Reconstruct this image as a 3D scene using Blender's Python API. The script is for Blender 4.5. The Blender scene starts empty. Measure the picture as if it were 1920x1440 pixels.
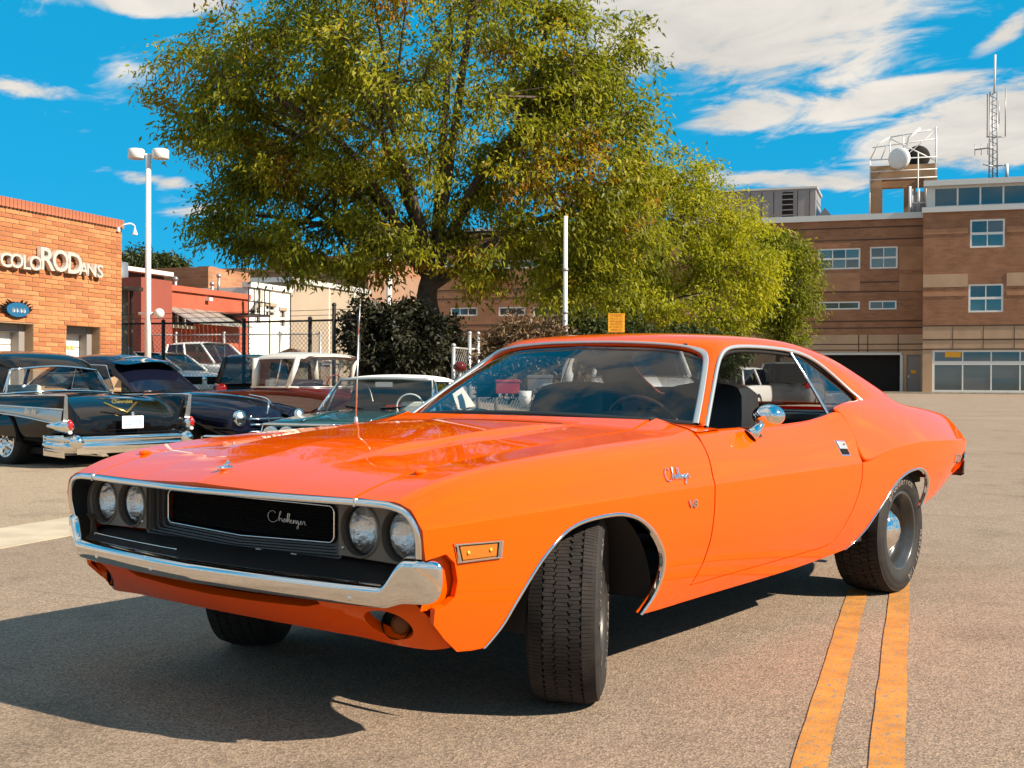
import bpy, bmesh, math, random
import numpy as np
from mathutils import Vector, Matrix, Euler, noise
from mathutils.geometry import delaunay_2d_cdt
R_ = math.radians
rng = random.Random(7)
scene = bpy.context.scene
COL = scene.collection

# ------------------------------------------------------------------ camera
CAM = np.array([3.3802, 3.1919, 1.1060]); YAW, PITCH, ROLL, FPX = R_(-141.5536), R_(-0.2804), R_(0.2614), 2268.75
FWD = np.array([math.cos(YAW) * math.cos(PITCH), math.sin(YAW) * math.cos(PITCH), math.sin(PITCH)])
_r = np.array([math.sin(YAW), -math.cos(YAW), 0.0]); _u = np.cross(_r, FWD)
RGT = _r * math.cos(ROLL) + _u * math.sin(ROLL); UPV = _u * math.cos(ROLL) - _r * math.sin(ROLL)
cd = bpy.data.cameras.new('camera'); cam = bpy.data.objects.new('camera', cd); COL.objects.link(cam)
cd.sensor_width = 36.0; cd.lens = 36.0 * FPX / 1920.0; cd.clip_start = 0.05; cd.clip_end = 3000
M = Matrix(((RGT[0], UPV[0], -FWD[0], CAM[0]), (RGT[1], UPV[1], -FWD[1], CAM[1]), (RGT[2], UPV[2], -FWD[2], CAM[2]), (0, 0, 0, 1)))
cam.matrix_world = M
cd.dof.use_dof = False
scene.camera = cam

# ------------------------------------------------------------------ sky and sun
SUN = Vector((-0.38, 1.34, 1.0)).normalized()          # direction towards the sun
EL = math.asin(SUN.z); AZ = math.atan2(SUN.x, SUN.y)
world = bpy.data.worlds.new('World'); scene.world = world; world.use_nodes = True
nt = world.node_tree; N = nt.nodes; L = nt.links; N.clear()
def nd(t, **k):
    n = N.new(t)
    for a, b in k.items():
        if a in n.bl_rna.properties: setattr(n, a, b)
        else: n.inputs[a].default_value = b
    return n
def mth(op, a, b=None, clamp=False):
    n = N.new('ShaderNodeMath'); n.operation = op; n.use_clamp = clamp
    for i, v in enumerate((a, b)):
        if v is None: continue
        if isinstance(v, (int, float)): n.inputs[i].default_value = v
        else: L.new(v, n.inputs[i])
    return n.outputs[0]
sky = N.new('ShaderNodeTexSky'); sky.sky_type = 'NISHITA'; sky.sun_disc = False
sky.sun_elevation = EL; sky.sun_rotation = AZ; sky.altitude = 1600; sky.air_density = 1.0; sky.dust_density = 0.25; sky.ozone_density = 2.2
tint = N.new('ShaderNodeMix'); tint.data_type = 'RGBA'; tint.blend_type = 'MULTIPLY'; tint.inputs[0].default_value = 1.0
L.new(sky.outputs[0], tint.inputs[6]); tint.inputs[7].default_value = (0.26, 0.98, 1.50, 1)
flat = N.new('ShaderNodeMix'); flat.data_type = 'RGBA'; flat.inputs[0].default_value = 0.72; L.new(tint.outputs[2], flat.inputs[6]); flat.inputs[7].default_value = (0.0, 4.9, 8.5, 1)
tc = N.new('ShaderNodeTexCoord'); sep = N.new('ShaderNodeSeparateXYZ'); L.new(tc.outputs['Generated'], sep.inputs[0])
zz = mth('MAXIMUM', sep.outputs[2], 0.0)
den = mth('ADD', zz, 0.16)
px_ = mth('DIVIDE', sep.outputs[0], den); py_ = mth('DIVIDE', sep.outputs[1], den)
cmb = N.new('ShaderNodeCombineXYZ'); L.new(px_, cmb.inputs[0]); L.new(py_, cmb.inputs[1])
mp = N.new('ShaderNodeMapping'); L.new(cmb.outputs[0], mp.inputs[0])
mp.inputs['Location'].default_value = (0.0, 0.0, 0.0); mp.inputs['Rotation'].default_value = (0, 0, R_(-52)); mp.inputs['Scale'].default_value = (1.0, 0.74, 1.0)
n1 = nd('ShaderNodeTexNoise', Scale=1.15, Detail=9.0, Roughness=0.56, Distortion=0.35); L.new(mp.outputs[0], n1.inputs['Vector'])
n2 = nd('ShaderNodeTexNoise', Scale=0.42, Detail=3.0, Roughness=0.5); L.new(mp.outputs[0], n2.inputs['Vector'])
def dirpx(u, v):
    d = FWD + RGT * (u - 960) / FPX + UPV * (720 - v) / FPX; d = d / np.linalg.norm(d)
    return d
# two real cloud banks stand over the right hand side of the street; loose puffs elsewhere
def bank(u, v, ru, rv, slope):
    c = dirpx(u, v); e1 = RGT * math.cos(slope) + UPV * math.sin(slope); e2 = UPV * math.cos(slope) - RGT * math.sin(slope)
    outs = []
    for e, r in ((e1, ru), (e2, rv)):
        dp = N.new('ShaderNodeVectorMath'); dp.operation = 'DOT_PRODUCT'; L.new(tc.outputs['Generated'], dp.inputs[0]); dp.inputs[1].default_value = tuple(e)
        outs.append(mth('DIVIDE', mth('SUBTRACT', dp.outputs['Value'], float(np.dot(c, e))), r / FPX))
    dd = mth('ADD', mth('MULTIPLY', outs[0], outs[0]), mth('MULTIPLY', outs[1], outs[1]))
    fr = N.new('ShaderNodeVectorMath'); fr.operation = 'DOT_PRODUCT'; L.new(tc.outputs['Generated'], fr.inputs[0]); fr.inputs[1].default_value = tuple(c)
    return mth('MULTIPLY', mth('SUBTRACT', 1.0, mth('POWER', dd, 0.8), clamp=True), mth('GREATER_THAN', fr.outputs['Value'], 0.0))
BANKS = [(1330, 60, 430, 175, R_(6), .36), (1900, 235, 300, 105, R_(19), .40), (1690, 178, 230, 34, R_(6), .30), (1370, 218, 170, 40, R_(6), .32), (1480, 338, 330, 26, R_(-3), .32),
         (45, 165, 95, 26, R_(-6), .22), (105, 210, 60, 15, 0, .20), (290, 338, 135, 20, R_(-7), .28), (165, 247, 45, 12, 0, .20), (330, 4, 230, 30, R_(3), .30), (1890, 58, 70, 26, R_(34), .30), (390, 400, 130, 60, 0, .20), (1220, 190, 60, 40, 0, .2)]
acc = None
for b in BANKS:
    o = mth('MULTIPLY', bank(*b[:5]), b[5]); acc = o if acc is None else mth('MAXIMUM', acc, o)
n3_ = nd('ShaderNodeTexNoise', Scale=5.2, Detail=8.0, Roughness=0.62, Distortion=0.6); L.new(mp.outputs[0], n3_.inputs['Vector'])
# unseen extra cloud cover added outside the view to whiten the fill light
frm = N.new('ShaderNodeVectorMath'); frm.operation = 'DOT_PRODUCT'; L.new(tc.outputs['Generated'], frm.inputs[0]); frm.inputs[1].default_value = tuple(dirpx(960, 420))
clr = N.new('ShaderNodeMapRange'); clr.interpolation_type = 'SMOOTHSTEP'; L.new(frm.outputs['Value'], clr.inputs[0]); clr.inputs[1].default_value = 0.72; clr.inputs[2].default_value = 0.89; clr.inputs[3].default_value = 0.24; clr.inputs[4].default_value = 0.0
dens = mth('ADD', mth('ADD', mth('MULTIPLY', mth('SUBTRACT', n1.outputs['Fac'], 0.5), 1.05), mth('MULTIPLY', mth('SUBTRACT', n3_.outputs['Fac'], 0.5), 0.80)), mth('ADD', mth('MULTIPLY', mth('SUBTRACT', n2.outputs['Fac'], 0.5), 0.3), mth('ADD', acc, clr.outputs[0])))
cov = N.new('ShaderNodeMapRange'); cov.interpolation_type = 'SMOOTHSTEP'; L.new(dens, cov.inputs[0])
cov.inputs[1].default_value = 0.17; cov.inputs[2].default_value = 0.36; cov.inputs[3].default_value = 0.0; cov.inputs[4].default_value = 0.97
shd = N.new('ShaderNodeMapRange'); L.new(mth('ADD', n1.outputs['Fac'], mth('MULTIPLY', n3_.outputs['Fac'], .6)), shd.inputs[0]); shd.inputs[1].default_value = 0.60; shd.inputs[2].default_value = 1.02; shd.inputs[3].default_value = 0.0; shd.inputs[4].default_value = 1.0
ccol = N.new('ShaderNodeMix'); ccol.data_type = 'RGBA'; L.new(shd.outputs[0], ccol.inputs[0])
SKY_STRENGTH = 0.045
ccol.inputs[6].default_value = (6.0, 5.8, 5.5, 1); ccol.inputs[7].default_value = (10.2, 9.5, 8.5, 1)
mixc = N.new('ShaderNodeMix'); mixc.data_type = 'RGBA'; L.new(cov.outputs[0], mixc.inputs[0]); L.new(flat.outputs[2], mixc.inputs[6]); L.new(ccol.outputs[2], mixc.inputs[7])
bg = N.new('ShaderNodeBackground'); bg.inputs[1].default_value = SKY_STRENGTH; L.new(mixc.outputs[2], bg.inputs[0])
wo = N.new('ShaderNodeOutputWorld'); L.new(bg.outputs[0], wo.inputs[0])

sd = bpy.data.lights.new('sun', 'SUN'); sd.energy = 5.0; sd.angle = R_(0.53); sd.color = (1.0, 0.87, 0.70)
sun = bpy.data.objects.new('sun', sd); COL.objects.link(sun); sun.rotation_euler = SUN.to_track_quat('Z', 'Y').to_euler(); sun.location = (0, 0, 30)

vs = scene.view_settings; vs.view_transform = 'Standard'; vs.look = 'None'; vs.exposure = 1.0; vs.gamma = 1.0; vs.use_curve_mapping = False
scene.render.engine = 'CYCLES'; scene.cycles.use_denoising = True; scene.cycles.max_bounces = 6; scene.cycles.use_adaptive_sampling = True; scene.cycles.adaptive_threshold = 0.02; scene.cycles.transparent_max_bounces = 12
scene.cycles.sample_clamp_indirect = 8.0; scene.cycles.caustics_reflective = False; scene.cycles.caustics_refractive = False

# ------------------------------------------------------------------ helpers: pixels to places
def px(u, v, d): return CAM + d * (FWD + RGT * (u - 960) / FPX + UPV * (720 - v) / FPX)
def gnd(u, v, z=0.0):
    d = FWD + RGT * (u - 960) / FPX + UPV * (720 - v) / FPX
    return CAM + d * ((z - CAM[2]) / d[2])
def at(u, d, z=0.0):
    p = px(u, 700, d); return Vector((p[0], p[1], z))

# ------------------------------------------------------------------ helpers: materials
MATS = {}
def mat(name, col, rough=0.5, metal=0.0, spec=0.5, coat=0.0, coat_rough=0.03, coat_ior=1.5, stint=(1, 1, 1), var=0.0, vscale=8.0, bump=0.0, bscale=40.0, emit=None, alpha=1.0, trans=0.0, ior=1.5, rvar=0.0, dirt=None, coord='Object'):
    if name in MATS: return MATS[name]
    m = bpy.data.materials.new(name); m.use_nodes = True; MATS[name] = m
    t = m.node_tree; b = t.nodes['Principled BSDF']; i = b.inputs
    i['Base Color'].default_value = (*col, 1); i['Specular Tint'].default_value = (*stint, 1); i['Roughness'].default_value = rough; i['Metallic'].default_value = metal
    i['Specular IOR Level'].default_value = spec; i['Coat Weight'].default_value = coat; i['Coat Roughness'].default_value = coat_rough; i['Coat IOR'].default_value = coat_ior
    i['Transmission Weight'].default_value = trans; i['IOR'].default_value = ior; i['Alpha'].default_value = alpha
    if emit: i['Emission Color'].default_value = (*emit[0], 1); i['Emission Strength'].default_value = emit[1]
    if var or bump or rvar or dirt:
        c = t.nodes.new('ShaderNodeTexCoord')
        nz = t.nodes.new('ShaderNodeTexNoise'); nz.inputs['Scale'].default_value = vscale; nz.inputs['Detail'].default_value = 6
        t.links.new(c.outputs[coord], nz.inputs['Vector'])
        if var:
            hs = t.nodes.new('ShaderNodeMix'); hs.data_type = 'RGBA'
            mr = t.nodes.new('ShaderNodeMapRange'); t.links.new(nz.outputs['Fac'], mr.inputs[0]); mr.inputs[1].default_value = .3; mr.inputs[2].default_value = .7
            t.links.new(mr.outputs[0], hs.inputs[0])
            hs.inputs[6].default_value = (*[max(0, x * (1 - var)) for x in col], 1); hs.inputs[7].default_value = (*[min(1, x * (1 + var)) for x in col], 1)
            t.links.new(hs.outputs[2], i['Base Color'])
        if rvar:
            mr = t.nodes.new('ShaderNodeMapRange'); t.links.new(nz.outputs['Fac'], mr.inputs[0]); mr.inputs[1].default_value = .3; mr.inputs[2].default_value = .7
            mr.inputs[3].default_value = max(0.01, rough - rvar); mr.inputs[4].default_value = min(1, rough + rvar); t.links.new(mr.outputs[0], i['Roughness'])
        if bump:
            n3 = t.nodes.new('ShaderNodeTexNoise'); n3.inputs['Scale'].default_value = bscale; n3.inputs['Detail'].default_value = 5
            t.links.new(c.outputs[coord], n3.inputs['Vector'])
            bp = t.nodes.new('ShaderNodeBump'); bp.inputs['Strength'].default_value = bump; bp.inputs['Distance'].default_value = 0.02
            t.links.new(n3.outputs['Fac'], bp.inputs['Height']); t.links.new(bp.outputs[0], i['Normal'])
    return m
def glass_mat(name, tint=(0.02, 0.03, 0.03), clear=0.75, rough=0.0):
    if name in MATS: return MATS[name]
    m = bpy.data.materials.new(name); m.use_nodes = True; MATS[name] = m
    t = m.node_tree; t.nodes.clear()
    o = t.nodes.new('ShaderNodeOutputMaterial'); tr = t.nodes.new('ShaderNodeBsdfTransparent'); gl = t.nodes.new('ShaderNodeBsdfGlossy')
    tr.inputs[0].default_value = (*[clear + (1 - clear) * x for x in tint], 1); gl.inputs['Roughness'].default_value = rough
    lw = t.nodes.new('ShaderNodeLayerWeight'); lw.inputs['Blend'].default_value = .5
    pw = t.nodes.new('ShaderNodeMath'); pw.operation = 'POWER'; t.links.new(lw.outputs['Facing'], pw.inputs[0]); pw.inputs[1].default_value = 4.5
    ma = t.nodes.new('ShaderNodeMath'); ma.operation = 'MULTIPLY_ADD'; t.links.new(pw.outputs[0], ma.inputs[0]); ma.inputs[1].default_value = .92; ma.inputs[2].default_value = .07
    mx = t.nodes.new('ShaderNodeMixShader'); t.links.new(ma.outputs[0], mx.inputs[0]); t.links.new(tr.outputs[0], mx.inputs[1]); t.links.new(gl.outputs[0], mx.inputs[2])
    t.links.new(mx.outputs[0], o.inputs[0])
    return m

# ------------------------------------------------------------------ helpers: meshes
def link(o, parent=None):
    COL.objects.link(o)
    if parent is not None: o.parent = parent
    return o
def thing(name, label, cat, loc=(0, 0, 0), rotz=0.0, group=None):
    o = bpy.data.objects.new(name, None); o.empty_display_size = 0.2; link(o)
    o.location = loc; o.rotation_euler = (0, 0, rotz); return tag(o, label, cat, group)
def tag(o, label=None, cat=None, group=None, kind=None):
    if label: o['label'] = label
    if cat: o['category'] = cat
    if group: o['group'] = group
    if kind: o['kind'] = kind
    return o
def dup(root, parent=None):
    c = root.copy(); COL.objects.link(c); c.parent = parent
    for ch in [k for k in bpy.data.objects if k.parent == root]: dup(ch, c)
    return c
class MB:
    """collects shapes, then links them as one mesh object"""
    def __init__(s): s.v = []; s.f = []; s.sm = []; s.mi = []; s.cur = 0
    def add(s, vs, fs, smooth=False):
        k = len(s.v); s.v += [tuple(map(float, p)) for p in vs]; s.f += [tuple(k + i for i in f) for f in fs]; s.sm += [smooth] * len(fs); s.mi += [s.cur] * len(fs); return s
    def box(s, x0, x1, y0, y1, z0, z1):
        return s.add([(x0, y0, z0), (x1, y0, z0), (x1, y1, z0), (x0, y1, z0), (x0, y0, z1), (x1, y0, z1), (x1, y1, z1), (x0, y1, z1)],
                     [(0, 3, 2, 1), (4, 5, 6, 7), (0, 1, 5, 4), (1, 2, 6, 5), (2, 3, 7, 6), (3, 0, 4, 7)])
    def hexa(s, p):  # 8 corner points, box order
        return s.add(p, [(0, 3, 2, 1), (4, 5, 6, 7), (0, 1, 5, 4), (1, 2, 6, 5), (2, 3, 7, 6), (3, 0, 4, 7)])
    def prism(s, pts, axis, a, b):  # 2d polygon extruded along axis
        n = len(pts)
        def P(q, h): l = list(q); l.insert(axis, h); return l
        return s.add([P(q, a) for q in pts] + [P(q, b) for q in pts], [tuple(range(n))[::-1], tuple(range(n, 2 * n))] + [(i, (i + 1) % n, n + (i + 1) % n, n + i) for i in range(n)])
    def tube(s, pts, r, n=8, cap=True, closed=False):
        pts = [Vector(p) for p in pts]; m = len(pts); rs = r if hasattr(r, '__len__') else [r] * m
        vs = []; up = None
        for i, p in enumerate(pts):
            a = pts[i - 1] if (i > 0 or closed) else p; b = pts[(i + 1) % m] if (i < m - 1 or closed) else p
            t = (b - a).normalized() if (b - a).length > 1e-9 else Vector((0, 0, 1))
            if up is None: up = Vector((0, 0, 1)) if abs(t.z) < .9 else Vector((1, 0, 0))
            x = t.cross(up).normalized(); y = x.cross(t).normalized(); up = y
            vs += [p + (x * math.cos(2 * math.pi * k / n) + y * math.sin(2 * math.pi * k / n)) * rs[i] for k in range(n)]
        fs = []
        for i in range(m if closed else m - 1):
            j = (i + 1) % m
            fs += [(i * n + k, i * n + (k + 1) % n, j * n + (k + 1) % n, j * n + k) for k in range(n)]
        s.add(vs, fs, True)
        if cap and not closed: s.add(vs[:n], [tuple(range(n))[::-1]]); s.add(vs[-n:], [tuple(range(n))])
        return s
    def lathe(s, prof, axis='Z', n=24, c=(0, 0, 0), smooth=True, arc=(0, 2 * math.pi)):  # prof: (radius, height)
        full = abs(arc[1] - arc[0] - 2 * math.pi) < 1e-6; m = n if full else n + 1; vs = []
        for r, h in prof:
            for k in range(m):
                a = arc[0] + (arc[1] - arc[0]) * k / n; x, y = r * math.cos(a), r * math.sin(a)
                p = {'Z': (x, y, h), 'Y': (x, h, y), 'X': (h, x, y)}[axis]; vs.append((p[0] + c[0], p[1] + c[1], p[2] + c[2]))
        fs = []
        for i in range(len(prof) - 1):
            for k in range(n):
                k2 = (k + 1) % m; f = (i * m + k, i * m + k2, (i + 1) * m + k2, (i + 1) * m + k); fs.append(f)
        return s.add(vs, fs, smooth)
    def grid(s, G, smooth=True, flip=False):  # G[i][j] points
        a, b = len(G), len(G[0]); vs = [p for r in G for p in r]
        fs = [(i * b + j, i * b + j + 1, (i + 1) * b + j + 1, (i + 1) * b + j) for i in range(a - 1) for j in range(b - 1)]
        if flip: fs = [f[::-1] for f in fs]
        return s.add(vs, fs, smooth)
    def ball(s, c, r, n=10, m=6, sc=(1, 1, 1)):
        G = [[(c[0] + r * sc[0] * math.sin(math.pi * i / m) * math.cos(2 * math.pi * j / n), c[1] + r * sc[1] * math.sin(math.pi * i / m) * math.sin(2 * math.pi * j / n), c[2] + r * sc[2] * math.cos(math.pi * i / m)) for j in range(n + 1)] for i in range(m + 1)]
        return s.grid(G, True)
    def mesh(s, name):
        me = bpy.data.meshes.new(name); me.from_pydata(s.v, [], s.f); me.polygons.foreach_set('use_smooth', s.sm); me.polygons.foreach_set('material_index', s.mi); me.update(); return me
    def build(s, name, m, parent=None, bevel=0.0, fixn=True, sharp=None, mats=None):
        me = s.mesh(name)
        if fixn or bevel:
            bm = bmesh.new(); bm.from_mesh(me); bmesh.ops.remove_doubles(bm, verts=bm.verts, dist=1e-5)
            if fixn: bmesh.ops.recalc_face_normals(bm, faces=bm.faces)
            if bevel: bmesh.ops.bevel(bm, geom=[e for e in bm.edges if e.is_manifold and e.calc_face_angle(0) > .5], offset=bevel, segments=2, profile=.6, affect='EDGES', clamp_overlap=True)
            bm.to_mesh(me); bm.free()
        if sharp is not None:
            me.set_sharp_from_angle(angle=R_(sharp))
        for q in (mats or [m]): me.materials.append(MATS[q] if isinstance(q, str) else q)
        return link(bpy.data.objects.new(name, me), parent)
def bez(pts, n=24, closed=False):  # catmull-rom through points
    pts = [Vector(p) for p in pts]; m = len(pts); out = []
    segs = m if closed else m - 1; per = max(2, n // segs)
    for i in range(segs):
        p0 = pts[i - 1] if (i > 0 or closed) else pts[0] * 2 - pts[1]; p1 = pts[i]; p2 = pts[(i + 1) % m]
        p3 = pts[(i + 2) % m] if (i + 2 < m or closed) else p2 * 2 - p1
        for k in range(per):
            t = k / per; out.append(0.5 * ((2 * p1) + (p2 - p0) * t + (2 * p0 - 5 * p1 + 4 * p2 - p3) * t * t + (3 * p1 - p0 - 3 * p2 + p3) * t ** 3))
    if not closed: out.append(pts[-1])
    return out
class Cub:
    """natural cubic spline through (x, y...) knots"""
    def __init__(s, xs, ys):
        o = np.argsort(xs); s.x = np.array(xs, float)[o]; s.y = np.array(ys, float)[o]; n = len(s.x); h = np.diff(s.x)
        A = np.zeros((n, n)); r = np.zeros(n); A[0, 0] = A[-1, -1] = 1
        for i in range(1, n - 1):
            A[i, i - 1] = h[i - 1]; A[i, i] = 2 * (h[i - 1] + h[i]); A[i, i + 1] = h[i]; r[i] = 3 * ((s.y[i + 1] - s.y[i]) / h[i] - (s.y[i] - s.y[i - 1]) / h[i - 1])
        s.c = np.linalg.solve(A, r); s.h = h
    def __call__(s, X):
        X = np.asarray(X, float); k = np.clip(np.searchsorted(s.x, X) - 1, 0, len(s.h) - 1); d = X - s.x[k]; h = s.h[k]
        b = (s.y[k + 1] - s.y[k]) / h - h * (2 * s.c[k] + s.c[k + 1]) / 3; dd = (s.c[k + 1] - s.c[k]) / (3 * h)
        v = s.y[k] + b * d + s.c[k] * d * d + dd * d ** 3
        lo = X < s.x[0]; hi = X > s.x[-1]
        if np.any(lo) or np.any(hi):
            b0 = (s.y[1] - s.y[0]) / s.h[0] - s.h[0] * (2 * s.c[0] + s.c[1]) / 3; n = len(s.h) - 1
            b1 = (s.y[-1] - s.y[-2]) / s.h[n] - s.h[n] * (2 * s.c[n] + s.c[n + 1]) / 3 + 2 * s.c[n] * s.h[n] + (s.c[n + 1] - s.c[n]) * s.h[n]
            v = np.where(lo, s.y[0] + b0 * (X - s.x[0]), np.where(hi, s.y[-1] + b1 * (X - s.x[-1]), v))
        return v
def inpoly(P, poly):
    x, y = P[:, 0], P[:, 1]; c = np.zeros(len(P), bool); n = len(poly)
    for i in range(n):
        x0, y0 = poly[i]; x1, y1 = poly[(i + 1) % n]
        m = ((y0 > y) != (y1 > y)); 
        if m.any(): c ^= m & (x < (x1 - x0) * (y - y0) / ((y1 - y0) or 1e-12) + x0)
    return c
def resample(poly, step):
    out = []
    n = len(poly)
    for i in range(n):
        a = np.array(poly[i], float); b = np.array(poly[(i + 1) % n], float); k = max(1, int(math.ceil(np.linalg.norm(b - a) / step)))
        out += [a + (b - a) * j / k for j in range(k)]
    return np.array(out)
class Skin:
    """triangulated panels cut from a mapped surface, with exact normals and folded edges"""
    def __init__(s): s.v = []; s.f = []; s.n = []
    def patch(s, poly, fn, step=0.03, holes=(), out=(0, 1, 0), lip=0.012, rs=None, du=1e-3):
        rs = rs or step * .8
        loops = [resample(poly, rs)] + [resample(h, rs * .6) for h in holes]
        P = []; E = []
        for lp in loops:
            k = len(P); P += [tuple(p) for p in lp]; E += [(k + i, k + (i + 1) % len(lp)) for i in range(len(lp))]
        lo = loops[0].min(0); hi = loops[0].max(0)
        gx, gy = np.meshgrid(np.arange(lo[0] + step * .5, hi[0], step), np.arange(lo[1] + step * .5, hi[1], step))
        g = np.stack([gx.ravel(), gy.ravel()], 1)
        if len(g):
            ok = inpoly(g, loops[0])
            for h in loops[1:]: ok &= ~inpoly(g, h)
            g = g[ok]
            allb = np.concatenate(loops)
            if len(g):
                dm = np.min(np.linalg.norm(g[:, None] - allb[None], axis=2), axis=1); g = g[dm > rs * .45]
            P += [tuple(p) for p in g]
        r = delaunay_2d_cdt([Vector(p) for p in P], E, [], 0, 1e-7)
        Q = np.array([tuple(p) for p in r[0]]); T = [tuple(t) for t in r[2]]
        cen = np.array([(Q[t[0]] + Q[t[1]] + Q[t[2]]) / 3 for t in T]); ok = inpoly(cen, loops[0])
        for h in loops[1:]: ok &= ~inpoly(cen, h)
        T = [t for t, o in zip(T, ok) if o]
        X = fn(Q[:, 0], Q[:, 1]); dx = fn(Q[:, 0] + du, Q[:, 1]) - fn(Q[:, 0] - du, Q[:, 1]); dy = fn(Q[:, 0], Q[:, 1] + du) - fn(Q[:, 0], Q[:, 1] - du)
        Nn = np.cross(dx, dy); Nn /= np.maximum(np.linalg.norm(Nn, axis=1, keepdims=True), 1e-12)
        sg = np.sign(np.mean(Nn @ np.array(out, float))) or 1.0; Nn *= sg
        k = len(s.v); s.v += [tuple(p) for p in X]
        for f in T:
            f = tuple(f); q = np.cross(X[f[1]] - X[f[0]], X[f[2]] - X[f[0]])
            if q @ Nn[f[0]] < 0: f = f[::-1]
            s.f.append(tuple(k + i for i in f)); s.n += [Nn[i] for i in f]
        if lip:
            for lp in loops:
                X0 = fn(lp[:, 0], lp[:, 1]); a = fn(lp[:, 0] + du, lp[:, 1]) - fn(lp[:, 0] - du, lp[:, 1]); b = fn(lp[:, 0], lp[:, 1] + du) - fn(lp[:, 0], lp[:, 1] - du)
                nn = np.cross(a, b); nn /= np.maximum(np.linalg.norm(nn, axis=1, keepdims=True), 1e-12); nn *= sg
                m = len(lp); k = len(s.v); s.v += [tuple(p) for p in X0] + [tuple(p) for p in X0 - nn * lip]
                for i in range(m):
                    j = (i + 1) % m; q = np.cross(X0[j] - X0[i], -nn[i]); q /= (np.linalg.norm(q) or 1)
                    s.f.append((k + i, k + j, k + m + j, k + m + i)); s.n += [q] * 4
        return s
    def build(s, name, m, parent=None, mirror=False):
        V = s.v; F = s.f; NN = s.n
        if mirror:
            V = [(x, -y, z) for x, y, z in V]; F = [f[::-1] for f in F]; o = []; i = 0
            for f in F:
                k = len(f); o += [(q[0], -q[1], q[2]) for q in NN[i:i + k]][::-1]; i += k
            NN = o
        me = bpy.data.meshes.new(name); me.from_pydata(V, [], F); me.polygons.foreach_set('use_smooth', [True] * len(F)); me.update()
        me.normals_split_custom_set([tuple(map(float, q)) for q in NN])
        me.materials.append(MATS[m] if isinstance(m, str) else m)
        return link(bpy.data.objects.new(name, me), parent)
def flat_text(txt, size, depth=0.0, bold=0.0, shear=0.0, align='CENTER', space=1.0):
    """mesh of a line of text in the XY plane"""
    cu = bpy.data.curves.new('text_outline', 'FONT'); cu.body = txt; cu.size = size; cu.extrude = depth; cu.offset = bold; cu.shear = shear; cu.align_x = align; cu.align_y = 'CENTER'; cu.space_character = space; cu.resolution_u = 3
    o = bpy.data.objects.new('text_outline', cu); COL.objects.link(o); dg = bpy.context.evaluated_depsgraph_get()
    me = bpy.data.meshes.new_from_object(o.evaluated_get(dg)); bpy.data.objects.remove(o); bpy.data.curves.remove(cu)
    return me
def put_mesh(name, me, m, parent, M4):
    me.transform(M4); me.materials.clear(); me.materials.append(MATS[m] if isinstance(m, str) else m)
    return link(bpy.data.objects.new(name, me), parent)
def frame(o, xdir, zdir):
    x = Vector(xdir).normalized(); z = Vector(zdir).normalized(); y = z.cross(x).normalized(); x = y.cross(z)
    return Matrix(((x.x, y.x, z.x, o[0]), (x.y, y.y, z.y, o[1]), (x.z, y.z, z.z, o[2]), (0, 0, 0, 1)))
def subsurf(o, lv=2):
    md = o.modifiers.new('subdivision', 'SUBSURF'); md.levels = lv; md.render_levels = lv; return o
# ================================================================== the place: road frame (a = metres to the right, b = metres ahead)
YD = R_(-160.0); DD = np.array([math.cos(YD), math.sin(YD), 0.0]); WW = np.array([math.sin(YD), -math.cos(YD), 0.0]); O0 = np.array([CAM[0], CAM[1], 0.0])
def rf(a, b, z=0.0): p = O0 + a * WW + b * DD; return Vector((p[0], p[1], z))
def ray(u, v): return FWD + RGT * (u - 960) / FPX + UPV * (720 - v) / FPX
def on_b(u, v, B): d = ray(u, v); t = B / (d @ DD); p = CAM + t * d; return float((p - O0) @ WW), float(p[2])      # -> (a, z) on the plane b = B
def on_a(u, v, Aa): d = ray(u, v); t = Aa / (d @ WW); p = CAM + t * d; return float((p - O0) @ DD), float(p[2])     # -> (b, z) on the plane a = A
RX = YD + R_(0); RY = YD - R_(90)          # rotz of local frames: RX: x along the road, y to the left; RY: x to the right, y ahead

def ground_z(a, b):
    s = lambda t: max(0.0, min(1.0, t)) ** 2 * (3 - 2 * max(0.0, min(1.0, t)))
    return -0.24 * s((-a - 6.6) / 2.0) * s((b - 13.6 + .35 * (a + 9)) / 3.2) * (1 - s((b - 25) / 5)) + .36 * s((b - 26) / 5) * s((-a - 11) / 3)

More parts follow.
